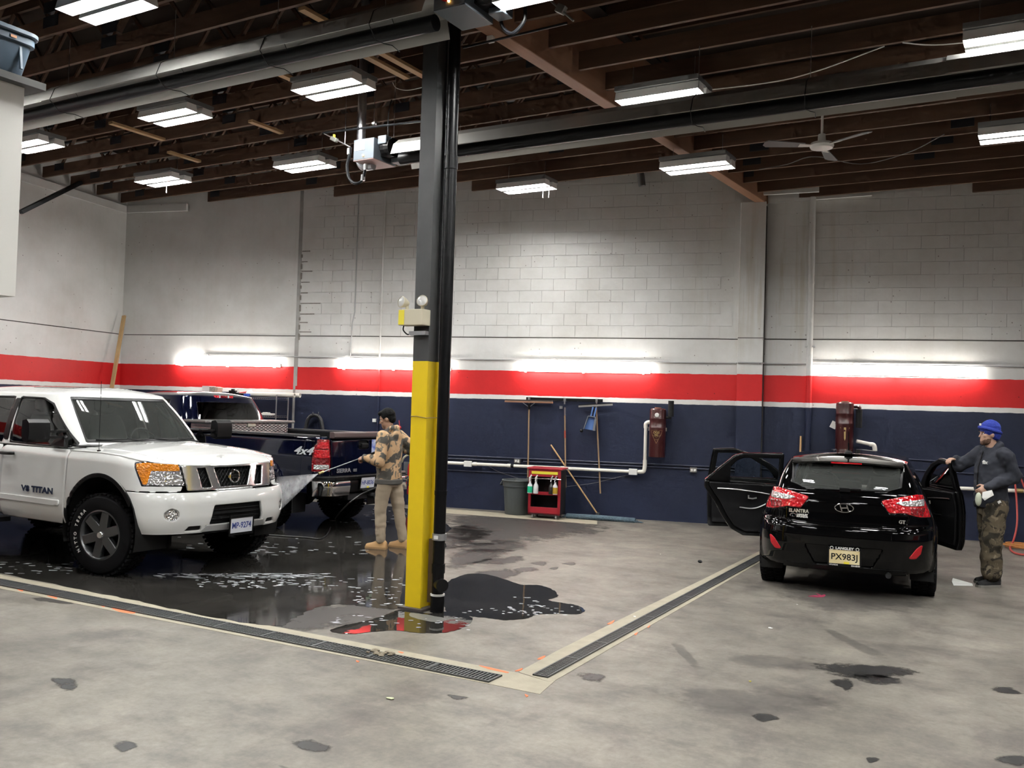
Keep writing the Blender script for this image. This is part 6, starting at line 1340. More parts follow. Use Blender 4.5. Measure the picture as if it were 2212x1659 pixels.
for s in (1, -1):
    sd = lambda y, s=s: -s * y
    span('bed_side', lambda x, y, z: np.maximum.reduce([x - 1.50, sd(y) + .3, .56 - z, -s_arch(x, z), -(tl(x, y, z) - .004), .74 - np.abs(y), np.where(x < -.9, .80 - z, -1)]))
    span('cab_side', lambda x, y, z: np.maximum.reduce([1.506 - x, x - 3.0, sd(y) + .3, .52 - z])); span('front_fender', lambda x, y, z: np.maximum.reduce([3.006 - x, sd(y), .52 - z, -s_arch(x, z, 3.55)]))
    lb = span('tail_lamp', lambda x, y, z: np.maximum(tl(x, y, z), sd(y) + .3), M_REDD, .003, .03)
    for (z0, z1, mm) in ((1.17, 1.265, M_REDL), (1.045, 1.155, M_REDL), (.895, .955, M_WHITEL)):
        o = span('lamp_cell', lambda x, y, z: np.maximum.reduce([tl(x, y, z) + .025, sd(y) + .3, z0 - z, z - z1]), mm, .008, .006); o.parent = lb
    wheel(S, 0, s * .80, .40, .27, s, .24, 6, None, 26); wheel(S, 3.55, s * .80, .40, .27, s, .24, 6, None, 16)
    mb = MB(); mb.box((-.62, s * .80, .44), (.01, .26, .34)); mb.build('mud_flap', M_BLACKMATT, S)
    mb = MB(); mb.bar((-1.08, s * .955, 1.348), (1.5, s * .955, 1.348), .07, .028); mb.build('bed_rail_cap', mat('rail_cap', (.05, .05, .052), .35), S, bevel=.008)
# decal
for s in (1, -1):
    c = hit(653, 959, (0, 10.42 - .99, 0), (0, 1, 0)); lx = -(c.x + 9.66)
    text_obj('decal', '4x4', .15, frame((lx, s * .975, 1.135), (-s, 0, 0), (0, 0, 1)), mat('decal_silver', (.62, .64, .66), .3, .3), S, .012, .003, shear=.35, width=.36)
TGx = -1.135
def tg(x, y, z): return np.maximum.reduce([np.abs(y) - .722, .80 - z, z - 1.315, x + .8])
rec = lambda y, z: rpoly(y, z, [(-.04, 1.165), (.16, 1.165), (.16, 1.265), (-.04, 1.265)], .012)
tg_o = span('tailgate', lambda x, y, z: np.maximum(tg(x, y, z), -rec(y, z)), lift=.012, thick=.03)
o = span('handle_recess', lambda x, y, z: np.maximum(rec(y, z) - .004, x + .8), M_BLACKMATT, -.02, .01); o.parent = tg_o
mb = MB(); mb.box((TGx - .012, .06, 1.205), (.03, .15, .06)); mb.build('tailgate_handle', M_BLACK, tg_o, bevel=.01)
mb = MB(); loft(mb, [[(x_, y_, z_) for (x_, z_) in ((TGx + .06, 1.315), (TGx - .02, 1.312), (TGx - .035, 1.33), (TGx - .03, 1.385), (TGx - .01, 1.40), (TGx + .06, 1.40))] for y_ in (-.73, .73)]); mb.build('tailgate_cap', mat('cap_brownish', (.065, .045, .045), .3), tg_o, bevel=.006)  # black trim; its grey-brown reflection is put into the base colour
M_BADGE = mat('badge_dull', (.40, .40, .42), .3, .6)
text_obj('badge', 'SIERRA', .075, frame((TGx - .017, .50, .865), (0, -1, 0), (0, 0, 1)), M_BADGE, tg_o, .008, .003, width=.30); text_obj('badge', 'SLE', .05, frame((TGx - .017, .26, .862), (0, -1, 0), (0, 0, 1)), M_BADGE, tg_o, .008, .002)
mb = MB(); mb.box((TGx - .014, -.17, 1.17), (.004, .15, .24)); mb.build('sticker', mat('blue_sticker', (.55, .60, .70), .5, vary=(14, .3, (.06, .12, .5))), tg_o)
mb = MB(); mb.box((TGx - .014, -.15, .99), (.004, .14, .08)); mb.build('sticker', mat('green_sticker', (.5, .55, .45), .5, vary=(20, .3, (.1, .25, .12))), tg_o)
# rear bumper
def bz(mb, y0, y1, z0, z1, m_, nm, xo=0., par=None):
    n_ = 10; ring = []
    for k in range(n_ + 1):
        y = y0 + (y1 - y0) * k / n_; a = abs(y); x = -1.27 + .0 + (max(0, a - .80) / .17) ** 2 * .16 - xo
        ring.append([(x + .10, y, z1), (x + .01, y, z1), (x, y, z1 - .02), (x, y, (z0 + z1) / 2 + .02), (x + .02, y, z0 + .01), (x + .10, y, z0)])
    loft(mb, ring); return mb.build(nm, m_, par or S, smooth=True)
bz(MB(), -.97, .97, .735, .80, M_BLACK, 'bumper_step_pad'); bz(MB(), .50, .975, .53, .735, M_CHROME, 'bumper_end', .012); bz(MB(), -.975, -.50, .53, .735, M_CHROME, 'bumper_end', .012); bz(MB(), -.50, .50, .56, .735, M_BLACK, 'bumper_centre', -.04)
mb = MB(); mb.box((-1.22, 0, .60), (.14, .5, .03)); mb.tube([(-1.32, 0, .50), (-1.1, 0, .50)], .04, 8); mb.box((-1.0, 0, .50), (.4, .9, .08)); mb.build('tow_hitch', M_BLACKMATT, S, clean=False)
plate(S, frame((-1.245, .09, .69), (0, -1, 0), (-.12, 0, 1)), 'HP-8036', mat('plate_white'), mat('plate_blue'), frame_m=M_BLACK)
mb = MB(); mb.box((-1.254, .09, .625), (.004, .05, .02)); mb.build('plate_decal', mat('label_yellow'), S)
# bed, tool box
mb = MB(); mb.box((.2, 0, .70), (2.6, 1.8, .05)); mb.box((1.48, 0, 1.02), (.04, 1.86, .60)); mb.build('bed_floor', M_BLACK, S, clean=False)
for s in (-1, 1): mb = MB(); mb.box((.33, s * .885, 1.03), (2.3, .02, .60)); mb.build('bed_inner_wall', M_BLACK, S)
def diamond():
    m = bpy.data.materials.new('tread_plate'); m.use_nodes = True; N = m.node_tree.nodes; L = m.node_tree.links; b = N['Principled BSDF']; b.inputs['Base Color'].default_value = (.30, .30, .30, 1); b.inputs['Metallic'].default_value = .9; b.inputs['Roughness'].default_value = .35
    tc = N.new('ShaderNodeTexCoord'); hs = []
    for sg in (1, -1):
        mp = N.new('ShaderNodeMapping'); mp.inputs['Rotation'].default_value = (R(45 * sg), 0, 0); mp.inputs['Scale'].default_value = (16, 16, 34); L.new(tc.outputs['Object'], mp.inputs[0]); v = N.new('ShaderNodeTexVoronoi'); v.inputs['Scale'].default_value = 1.; v.inputs['Randomness'].default_value = 0.; L.new(mp.outputs[0], v.inputs['Vector']); hs.append(v.outputs['Distance'])
    mn = N.new('ShaderNodeMath'); mn.operation = 'MINIMUM'; L.new(hs[0], mn.inputs[0]); L.new(hs[1], mn.inputs[1]); bp = N.new('ShaderNodeBump'); bp.invert = True; bp.inputs['Strength'].default_value = .9; bp.inputs['Distance'].default_value = .006; L.new(mn.outputs[0], bp.inputs['Height']); L.new(bp.outputs[0], b.inputs['Normal']); return m
M_TREAD = diamond()
tb = empty('truck_tool_box', (-9.66 - 1.18, 10.42, 1.362), R(180), 'silver tread-plate tool box lying across the dark pickup bed', 'tool box')
mb = MB(); mb.box((.22, 0, -.10), (.44, 1.60, .36)); mb.build('box', M_TREAD, tb, bevel=.006); mb = MB(); mb.box((.22, 0, .105), (.50, 1.86, .045)); mb.build('lid', M_TREAD, tb, bevel=.012)
mb = MB(); mb.box((-.005, 0, .055), (.02, .16, .05)); mb.build('latch', mat('latch_cream', (.62, .60, .50), .35, .3), tb, bevel=.006)
# cab
SA = [(3.98, 0), (3.93, .46), (3.78, .80), (3.35, .915), (2.45, .93), (1.85, .92), (1.66, .86), (1.585, .66), (1.57, .40), (1.57, 0)]
SB = [(3.22, 0), (3.18, .38), (3.08, .64), (2.86, .715), (2.4, .735), (2.05, .72), (1.90, .675), (1.835, .55), (1.82, .34), (1.82, 0)]
SA, SB = sym(SA), sym(SB)
KG = lerp_grid(SA, SB, 0, 18, 260, 40, 1.28, 1.845, .03); KC = (2.6, 0, 1.5)
def kpan(name, f, m_, lift=0., thick=.012): return panel(name, KG, lambda x, y, z, U, V: f(x, y, z, U, V), m_, S, thick, lift, center=KC)
bw = lambda U, V: np.maximum.reduce([np.abs(U - 9) - 1.95, .20 - V, V - .84]) ; sw = lambda x, z: rpoly(x, z, [(2.15, 1.36), (3.4, 1.36), (2.95, 1.76), (2.15, 1.77)], .015); ww = lambda U, V: np.maximum.reduce([np.minimum(U, 18 - U) - 1.8, .1 - V, V - .92])
sU = lambda U: np.maximum(2.0 - np.minimum(U, 18 - U), np.minimum(U, 18 - U) - 6)
kpan('cab_shell', lambda x, y, z, U, V: -np.minimum.reduce([bw(U, V), np.maximum(sw(x, z), sU(U)), ww(U, V)]), M_NP, thick=.03)
bwin = kpan('back_window', lambda x, y, z, U, V: bw(U, V), glassmat('dark_glass', (.05, .05, .055)), -.003, 0)
kpan('side_window', lambda x, y, z, U, V: np.maximum(sw(x, z), np.maximum(sU(U), U - 9)), GL_D, -.003, 0); kpan('side_window', lambda x, y, z, U, V: np.maximum(sw(x, z), np.maximum(sU(U), 9 - U)), GL_D, -.003, 0); kpan('windscreen', lambda x, y, z, U, V: np.maximum(ww(U, V), U - 9), GL_D, -.003, 0)
KR = fan_grid(SB, 0, 18, 160, 20, lambda x, y: 1.845 + 0 * x, lambda x, y: np.clip(x, 2.2, 2.8), lambda x, y: .075 + 0 * x, 2.2)
panel('roof', KR, lambda x, y, z, U, V: -1 + 0 * x, M_NP, S, .02, 0, center=KC)
for (y0, y1, mm) in ((-.19, -.08, M_REDL), (-.08, .08, M_REDD), (.08, .19, M_REDL), (-.105, -.075, M_WHITEL), (.075, .105, M_WHITEL)):
    mb = MB(); mb.box((1.822 - (.004 if mm is M_WHITEL else 0), (y0 + y1) / 2, 1.845), (.03, y1 - y0, .04)); mb.build('high_stop_lamp', mm, S, bevel=.004)
HS = fan_grid(SO, 0, 6, 60, 14, lambda x, y: np.interp(x, [-1.2, 1.5, 1.7, 4.8], [1.335, 1.335, 1.30, 1.15]), lambda x, y: np.clip(x, 3.6, 4.3), lambda x, y: .06 + 0 * x); HS2 = fan_grid(SO, 18, 24, 60, 14, lambda x, y: np.interp(x, [-1.2, 1.5, 1.7, 4.8], [1.335, 1.335, 1.30, 1.15]), lambda x, y: np.clip(x, 3.6, 4.3), lambda x, y: .06 + 0 * x)
for h_ in (HS, HS2): panel('hood_half', h_, lambda x, y, z, U, V: 3.3 - x, M_NP, S, .015, 0, center=SCN)
span('nose', lambda x, y, z: np.maximum(4.2 - x, .5 - z), M_NP)
mb = MB(); mb.box((1.7, 0, .58), (5.6, 1.0, .2)); mb.box((2.9, 0, .8), (2.6, 1.5, .3)); mb.tube([(0, -.8, .42), (0, .8, .42)], .07, 10); mb.tube([(3.55, -.8, .42), (3.55, .8, .42)], .06, 10); mb.sphere((0, 0, .42), .15, 12, 8); mb.build('chassis', M_BLACKMATT, S, clean=False)
for s in (-1, 1): seat(S, 2.75, s * .38, .9, .5, .62)
# ================================================================== black hatchback, doors open
E_ = empty('hatchback_car', (-1.92, 10.42, 0), R(98), 'glossy black five-door hatchback with three doors standing open', 'car')
M_BP = mat('black_car_paint', (.002, .002, .0022), .05, spec=.32)
EO = sym([(3.42, 0), (3.36, .42), (3.12, .70), (2.75, .82), (2.2, .855), (1.5, .862), (.9, .865), (.3, .868), (-.12, .862), (-.42, .83), (-.62, .745), (-.735, .58), (-.785, .32), (-.80, 0)])
NE = len(EO)
def e_top(x): return np.interp(x, [-.9, -.5, 0, .6, 2.3, 3.0, 3.45], [1.065, 1.06, 1.02, .985, .94, .82, .70])
def e_z(x, y): return .27 + 0 * x, e_top(x)
def e_off(x, y, z, zt):
    re = smooth01((-.30 - x) / .35); o = (1 - re) * (.10 * np.clip((z - .70) / .32, 0, 1) ** 1.5 + .03 * np.clip((.40 - z) / .12, 0, 1) ** 2)
    prof = np.interp(z, [.27, .33, .42, .52, .62, .69, .735, .75, .85, .95, 1.03, 1.07], [.10, .05, .015, 0, .0, .012, .035, .065, .07, .085, .115, .145])
    o = o + re * prof; d = np.sqrt((x) ** 2 + (z - .33) ** 2) - .36; o = o - .02 * smooth01(1 - np.abs(d) / .08) * (x > -.5)
    return o
EG = belt_grid(EO, 0, NE - 1, 340, 64, e_z, e_off, 1); EC = (1.3, 0, .7)
def epan(name, f, m_=None, lift=0., thick=.012): return panel(name, EG, lambda x, y, z, U, V: f(x, y, z), m_ or M_BP, E_, thick, lift, center=EC)
ea = lambda x, z, c=0.: np.sqrt((x - c) ** 2 + np.where(z > .33, z - .33, (z - .33) * .3) ** 2) - .345
TL = [(.88, 1.045), (.88, .835), (.70, .845), (.55, .885), (.42, .875), (.345, .985), (.36, .998), (.52, 1.035), (.66, 1.06)]
tlp = lambda x, y, z: np.maximum(sdpoly(np.abs(y), z, TL), x + .40)
gate = lambda x, y, z: np.maximum.reduce([np.abs(y) - np.interp(z, [.70, .735, .78, .86, .9, 1.07], [.42, .52, .58, .60, .60, .60]), .715 - z, x + .5])
for s in (1, -1):
    sd = lambda y, s=s: -s * y
    epan('rear_quarter', lambda x, y, z: np.maximum.reduce([x - np.interp(z, [.3, .5, .75, 1.1], [.42, .42, .30, .12]), sd(y) + .2, -ea(x, z), .29 - z, -(tlp(x, y, z) - .004), -(gate(x, y, z) - .005), np.where(x < -.4, .722 - z, -1)]))
    lb = epan('tail_lamp', lambda x, y, z: np.maximum(tlp(x, y, z), sd(y) + .1), M_REDL, .006, .02)
    o = epan('reverse_lens', lambda x, y, z: np.maximum.reduce([sdpoly(np.abs(y), z, [(.735, 1.02), (.735, .948), (.55, .948), (.46, .975), (.50, .993)]) + .003, sd(y) + .1, x + .4]), M_WHITEL, .011, .004); o.parent = lb
    o = epan('lower_lens', lambda x, y, z: np.maximum.reduce([sdpoly(np.abs(y), z, [(.74, .935), (.72, .855), (.61, .875), (.61, .935)]), sd(y) + .1, x + .4]), M_REDD, .010, .004); o.parent = lb
    epan('rear_reflector', lambda x, y, z: np.maximum.reduce([rpoly(np.abs(y), z, [(.715, .575), (.675, .545), (.61, .455), (.66, .455), (.70, .50)], .008), sd(y) + .1, x + .4]), mat('reflector_red', (.42, .008, .015), .25), .004, .008)
    epan('rocker_sill', lambda x, y, z: np.maximum.reduce([.425 - x, x - 2.32, sd(y) + .2, .29 - z, z - .355])); epan('front_fender', lambda x, y, z: np.maximum.reduce([2.33 - x, sd(y), .29 - z, -ea(x, z, 2.65)]))
    wheel(E_, 0, s * .755, .315, .21, s, .21, 8, None, 20); wheel(E_, 2.65, s * .755, .315, .21, s, .21, 8, None, 14)
    mb = MB(); mb.box((.0, s * .63, .45), (.78, .02, .5)); mb.box((-.36, s * .74, .34), (.02, .2, .3)); mb.build('wheel_well', M_WELL, E_, clean=False)
bmp = lambda x, y, z: np.maximum.reduce([x + .335 + .1 * np.clip((z - .5) / .25, 0, 1), .29 - z, z - .718, -ea(x, z)])
epan('rear_bumper', lambda x, y, z: np.maximum.reduce([bmp(x, y, z), -np.where(x < -.5, rpoly(y, z, [(-.27, .335), (.27, .335), (.36, .52), (-.36, .52)], .01), 1)]), thick=.03)
epan('plate_recess', lambda x, y, z: np.maximum(rpoly(y, z, [(-.27, .335), (.27, .335), (.36, .52), (-.36, .52)], .014), x + .5), M_BP, -.022, .01)
epan('bumper_valance', lambda x, y, z: np.maximum.reduce([np.abs(y) - .58, z - .325, .265 - z, x + .4]), M_BLACK, .004, .02)
gt = epan('tailgate', lambda x, y, z: np.maximum(gate(x, y, z), -(tlp(x, y, z) - .004)), lift=.002, thick=.02)
# shell above the belt line
A1 = sym([(2.42, 0), (2.36, .42), (2.18, .70), (1.95, .765), (1.25, .77), (.55, .765), (.0, .755), (-.30, .72), (-.49, .64), (-.585, .47), (-.635, .26), (-.648, 0)])
B1 = sym([(1.62, 0), (1.57, .34), (1.47, .52), (1.30, .575), (.95, .59), (.50, .59), (.12, .585), (-.10, .575), (-.24, .555), (-.315, .43), (-.345, .24), (-.352, 0)])
VG = lerp_grid(A1, B1, 0, 22, 300, 44, lambda x, y: e_top(x) - .012, lambda x, y: np.interp(x, [-.4, 0, .8, 1.3, 1.62], [1.335, 1.365, 1.385, 1.375, 1.345]), .03); VC = (.9, 0, 1.15)
def vpan(name, f, m_, lift=0., thick=.012): return panel(name, VG, lambda x, y, z, U, V: f(x, y, z, U, V), m_, E_, thick, lift, center=VC)
rw = lambda x, y, z, V: np.maximum.reduce([rpoly(y, V, [(-.50, .26), (-.36, .12), (.36, .12), (.50, .26), (.515, .95), (-.515, .95)], .03), x + .1])
dl = lambda x, z: rpoly(x, z, [(.12, 1.04), (.62, .99), (1.95, .96), (1.98, .98), (1.45, 1.31), (1.0, 1.345), (.45, 1.335)], .012)
Us = lambda U: np.maximum(2.2 - np.minimum(U, 22 - U), np.minimum(U, 22 - U) - 7.4)
wsn = lambda U, V: np.maximum.reduce([np.minimum(U, 22 - U) - 1.9, .05 - V, V - .94])
bpil = lambda x, z: np.abs(x - 1.24) - .045
vpan('upper_shell', lambda x, y, z, U, V: np.minimum(-np.minimum.reduce([rw(x, y, z, V), np.maximum(dl(x, z), Us(U)), wsn(U, V)]), np.maximum.reduce([bpil(x, z), Us(U), np.where(dl(x, z) < .02, -.01, 1)])), M_BP, thick=.025)
vpan('rear_window', lambda x, y, z, U, V: rw(x, y, z, V) - .004, glassmat('hatch_glass', (.85, .88, .86), .09), -.003, 0)
vpan('rear_window_border', lambda x, y, z, U, V: np.maximum(rw(x, y, z, V) - .004, -(rw(x, y, z, V) + .028)), M_BLACK, -.001, .003)
vpan('windscreen', lambda x, y, z, U, V: np.maximum(wsn(U, V), U - 11), glassmat('clear_glass', (.75, .8, .78)), -.003, 0); vpan('windscreen_half', lambda x, y, z, U, V: np.maximum(wsn(U, V), 11 - U), glassmat('clear_glass'), -.003, 0)
vpan('door_window', lambda x, y, z, U, V: np.maximum.reduce([dl(x, z), Us(U), x - 1.19, 11 - U]), GL_S, -.003, 0)
RE = fan_grid(B1, 0, 22, 200, 24, lambda x, y: np.interp(x, [-.4, 0, .8, 1.3, 1.62], [1.335, 1.365, 1.385, 1.375, 1.345]), lambda x, y: np.clip(x, .0, 1.2), lambda x, y: .06 + 0 * x, 2.1)
panel('roof', RE, lambda x, y, z, U, V: -1 + 0 * x, M_BP, E_, .02, 0, center=VC)
panel('headliner', RE, lambda x, y, z, U, V: -1 + 0 * x, mat('headliner'), E_, 0, -.03, center=VC)
epan('closed_rear_door', lambda x, y, z: np.maximum.reduce([np.interp(z, [.3, .5, .75, 1.1], [.425, .425, .305, .125]) - x, x - 1.22, y + .2, .36 - z]))
# spoiler, stop lamp, wiper, antenna, badges
ys = np.linspace(-.545, .545, 25); mb = MB(); rings = []
for y in ys:
    k = (y / .545) ** 2; zt = 1.385 - .030 * k; xe = -.47 + .10 * k ** 2; rings.append([(-.10, y, zt + .012), (-.28, y, zt - .004), (xe, y, zt - .030), (xe + .005, y, zt - .045), (-.36, y, zt - .055), (-.12, y, zt - .03)])
loft(mb, rings); sp = mb.build('roof_spoiler', M_BP, E_, smooth=True); mb = MB(); mb.box((-.462, 0, 1.339), (.02, .30, .014)); mb.build('high_stop_lamp', M_REDL, sp)
mb = MB(); mb.lathe([(.001, .03), (.018, .028), (.042, .008), (.045, -.01)], (-.02, .0, 1.43), 14); mb.tube([(-.02, 0, 1.455), (-.09, 0, 1.66)], .004, 6); mb.tube([(-.02, 0, 1.45), (-.05, 0, 1.54)], .009, 6); mb.build('antenna', M_BLACK, E_, smooth=True)
mb = MB(); mb.tube([(-.665, .02, 1.085), (-.66, -.20, 1.085), (-.64, -.40, 1.09)], .010, 6); mb.box((-.665, .0, 1.08), (.04, .10, .035)); mb.tube([(-.665, .05, 1.09), (-.665, -.15, 1.095)], .012, 6); mb.build('rear_wiper', M_BLACK, E_, smooth=True)
xb = -.742; mb = MB(); n_ = 32; mb.tube([(xb, .088 * math.cos(2 * math.pi * k / n_), .905 + .042 * math.sin(2 * math.pi * k / n_)) for k in range(n_)], .006, 6, closed=True)
for y_ in (-.032, .032): mb.bar((xb, y_ - .012, .875), (xb, y_ + .008, .935), .012, .010, (0, 1, 0))
mb.bar((xb, -.03, .908), (xb, .03, .902), .010, .012); mb.build('emblem', M_CHROME, gt, smooth=True)
text_obj('badge', 'ELANTRA', .05, frame((-.722, .435, .845), (-.13, -1, 0), (-.05, 0, 1)), M_CHROME, gt, .008, .002, width=.20)
mb = MB(); n_ = 20; mb.tube([(-.712, .49 + .028 * math.cos(2 * math.pi * k / n_), .80 + .018 * math.sin(2 * math.pi * k / n_)) for k in range(n_)], .004, 5, closed=True); mb.build('dealer_oval', M_CHROME, gt)
text_obj('dealer_badge', 'LANGLEY', .024, frame((-.730, .40, .808), (-.13, -1, 0), (-.05, 0, 1)), M_WHITE, gt, .003, .001, width=.11); text_obj('dealer_badge', 'HYUNDAI', .024, frame((-.731, .40, .788), (-.13, -1, 0), (-.05, 0, 1)), M_WHITE, gt, .003, .001, width=.11)
text_obj('badge', 'GT', .045, frame((-.712, -.535, .80), (.13, -1, 0), (-.05, 0, 1)), M_CHROME, gt, .008, .002)
PL = frame((-.812, -.015, .43), (0, -1, 0), (0, 0, 1)); M_PY = mat('plate_gold', (.70, .55, .22), .4, vary=(9, .5, (.85, .76, .52)))
po = plate(E_, PL, 'PX983J', M_PY, M_BLACK, .285, .14, .085, frame_m=M_BLACK)
text_obj('frame_text', 'LANGLEY', .034, PL @ Matrix.Translation((0, .082, .009)), M_WHITE, po, .002, .0012, width=.17); text_obj('frame_text', 'HYUNDAI', .018, PL @ Matrix.Translation((-.10, -.083, .009)), M_WHITE, po, .002, .0006, width=.08); text_obj('frame_text', '534-8549', .018, PL @ Matrix.Translation((.105, -.083, .009)), M_WHITE, po, .002, .0006, width=.08)
for sx in (-.12, .12):
    mb = MB(); mb.lathe([(.012, 0), (.017, 0), (.017, .002), (.012, .002)], (0, 0, 0), 14); me = mb.mesh('frame_oval'); me.transform(PL @ Matrix.Translation((sx, .082, .009))); link('frame_oval', me, M_WHITE, po)
mb = MB(); mb.box((.2, 0, 0), (.05, .02, .002)); me = mb.mesh('validation_decal'); me.transform(PL @ Matrix.Translation((-.18, -.058, .006))); link('validation_decal', me, mat('label_yellow'), po)
# inside, hood, underside
for s in (-1, 1): seat(E_, 1.55, s * .36, .42, .46, .60)
seat(E_, .75, .38, .42, .52, .50, headrest=False); seat(E_, .75, -.38, .42, .52, .50, headrest=False); mb = MB(); loft(mb, [[(.37 + px, py, .98 + zz) for px, py in rr(.1, ww, .04, 3)] for (ww, zz) in ((.22, 0), (.26, .04), (.26, .10), (.2, .13))]); mb.build('rear_headrest', M_SEAT, E_, smooth=True)
mb = MB(); mb.box((2.05, 0, .78), (.5, 1.35, .34)); mb.build('dashboard', M_DASH, E_, bevel=.06); steering(E_, 1.78, .36, .96)
mb = MB(); mb.box((1.75, 0, 1.30), (.02, .22, .06)); mb.build('rear_view_mirror', M_BLACK, E_, bevel=.01)
mb = MB(); mb.box((1.35, 0, .33), (3.3, 1.3, .10)); mb.box((-.1, 0, .42), (.9, 1.2, .3)); mb.tube([(0, -.75, .32), (0, .75, .32)], .04, 8); mb.tube([(-.74, -.42, .27), (-.5, -.42, .28)], .028, 8); mb.box((2.75, 0, .55), (.9, 1.3, .5)); mb.build('underbody', M_BLACKMATT, E_, clean=False)
HE = [fan_grid(EO, a, b, 70, 16, lambda x, y: e_top(x) - .004, lambda x, y: np.clip(x, 2.3, 3.1), lambda x, y: .07 + 0 * x) for a, b in ((0, 5), (NE - 6, NE - 1))]
for h_ in HE: panel('hood_half', h_, lambda x, y, z, U, V: 2.25 - x, M_BP, E_, .012, 0, center=EC)
epan('front_bumper', lambda x, y, z: np.maximum(3.02 - x, .29 - z))
# open doors: u runs from the hinge backwards, z up, d outwards
def door(kind, hx, hy, ang, s):
    Ln = 1.06 if kind == 'front' else .92
    out = [(0, .335), (Ln, .335), (Ln + .01, .60), (Ln + .02, .96), (Ln - .03, 1.34), (Ln - .30, 1.355), (.50, 1.28), (.30, 1.17), (.02, .97)] if kind == 'front' else [(0, .335), (.46, .345), (.60, .42), (.70, .56), (.80, .74), (.93, .92), (.935, 1.0), (.76, 1.16), (.60, 1.305), (.50, 1.335), (.02, 1.345)]
    win = [(Ln - .05, .985), (Ln - .085, 1.295), (Ln - .30, 1.30), (.55, 1.24), (.34, 1.12), (.20, .985)] if kind == 'front' else [(.06, .975), (.06, 1.29), (.49, 1.285), (.57, 1.25), (.64, 1.175), (.64, 1.005)]
    a = R(ang); back = np.array([-math.cos(a), s * math.sin(a)]); outw = np.array([math.sin(a), s * math.cos(a)])   # direction from hinge to free edge; outer face normal
    us, zs_ = np.linspace(-.03, Ln + .06, 80), np.linspace(.30, 1.40, 84); U, Z = np.meshgrid(us, zs_, indexing='ij')
    def grid(d0): 
        dep = d0 - .10 * np.clip((Z - .72) / .32, 0, 1) ** 1.5 * .55 - .22 * np.clip(Z - .97, 0, 1) * .9 - .03 * np.clip((.45 - Z) / .12, 0, 1) ** 2
        return np.stack([hx + back[0] * U + outw[0] * dep, hy + back[1] * U + outw[1] * dep, Z], -1), U, Z
    ctr = (hx + back[0] * .5 - outw[0] * 1.0, hy + back[1] * .5 - outw[1] * 1.0, .8)
    S0 = lambda U, Z: rpoly(U, Z, out, .012); Sw = lambda U, Z: rpoly(U, Z, win, .006)
    nm = 'open_%s_door' % kind
    sk = panel(nm, grid(.0), lambda x, y, z, U, V: np.maximum(S0(U, V), -Sw(U, V)), M_BP, E_, .035, 0, center=ctr)
    o = panel('door_glass', grid(-.02), lambda x, y, z, U, V: Sw(U, V) - .004, glassmat('clear_glass'), sk, 0, 0, center=ctr)
    inner = lambda U, V: np.maximum(S0(U, V) + (.05 if kind == 'rear' else .045), V - np.interp(U, [0, Ln], [.955, .985]))
    tr = panel('door_trim', grid(-.075), lambda x, y, z, U, V: inner(U, V), mat('door_trim', (.005, .005, .006), .6, spec=.25), sk, .03, 0, center=ctr)
    ed = panel('door_edge', grid(-.035), lambda x, y, z, U, V: np.maximum(np.maximum(S0(U, V), -(S0(U, V) + .05)), V - 1.0), M_BLACK, sk, .035, 0, center=ctr)
    fr = panel('window_frame', grid(-.03), lambda x, y, z, U, V: np.maximum.reduce([S0(U, V) + .012, -Sw(U, V), .95 - V]), M_BLACK, sk, .02, 0, center=ctr)
    def P3(u, z, d):
        dep = d - .10 * max(0, min(1, (z - .72) / .32)) ** 1.5 * .55 - .22 * max(0, z - .97) * .9; return (hx + back[0] * u + outw[0] * dep, hy + back[1] * u + outw[1] * dep, z)
    if kind == 'rear': cur = [(.80, .905), (.62, .90), (.35, .875), (.10, .84)]; c2_ = [(.10, .835), (.12, .79), (.22, .72), (.36, .67), (.52, .68)]
    else: cur = [(.95, .90), (.7, .885), (.4, .86), (.12, .83)]; c2_ = [(.12, .83), (.16, .77), (.3, .70), (.5, .68), (.7, .69)]
    mb = MB(); mb.tube([P3(u, z, -.112) for u, z in catmull(cur, 5)], .007, 6); mb.build('chrome_strip', M_STEEL, sk, smooth=True)
    mb = MB(); mb.tube([P3(u, z, -.115) for u, z in catmull(c2_, 5)], .008, 6); mb.build('armrest_strip', M_STEEL, sk, smooth=True)
    mb = MB(); mb.tube([P3(u, z, -.122) for u, z in ((.42, .83), (.42, .795), (.37, .79), (.32, .80))], .010, 6); mb.build('inner_handle', M_STEEL, sk, smooth=True)
    mb = MB(); mb.tube([P3(u, z, .025) for u, z in ((Ln - .30, .87), (Ln - .27, .875), (Ln - .14, .88), (Ln - .11, .88))], .014, 8); mb.build('door_handle', M_BP, sk, smooth=True)
    if kind == 'front':
        Mm = Matrix(((outw[0], back[0], 0), (outw[1], back[1], 0), (0, 0, 1))); c = Vector(P3(.10, 1.02, .10))
        bk = Vector((-1, 0, 0)); sdv = Vector((0, s, 0)); mb = MB(); rings = []
        for (k, g) in ((-.02, .35), (.01, .8), (.05, 1.), (.09, 1.)): rings.append([tuple(c + Vector((.06 - k, 0, 0)) + sdv * (px * g) + Vector((0, 0, py * g))) for px, py in rr(.20, .13, .05, 4)])
        loft(mb, rings); mi = mb.build('door_mirror', M_BP, sk, smooth=True)
        mb = MB(); mb.add([tuple(c + Vector((-.032, 0, 0)) + sdv * px + Vector((0, 0, py))) for px, py in rr(.17, .105, .04, 4)], [tuple(range(20))]); mb.build('mirror_glass', M_CHROME, mi)
    return sk
door('rear', 1.24, .835, 68, 1); door('front', 2.28, .835, 70, 1); door('front', 2.28, -.835, 21, -1)
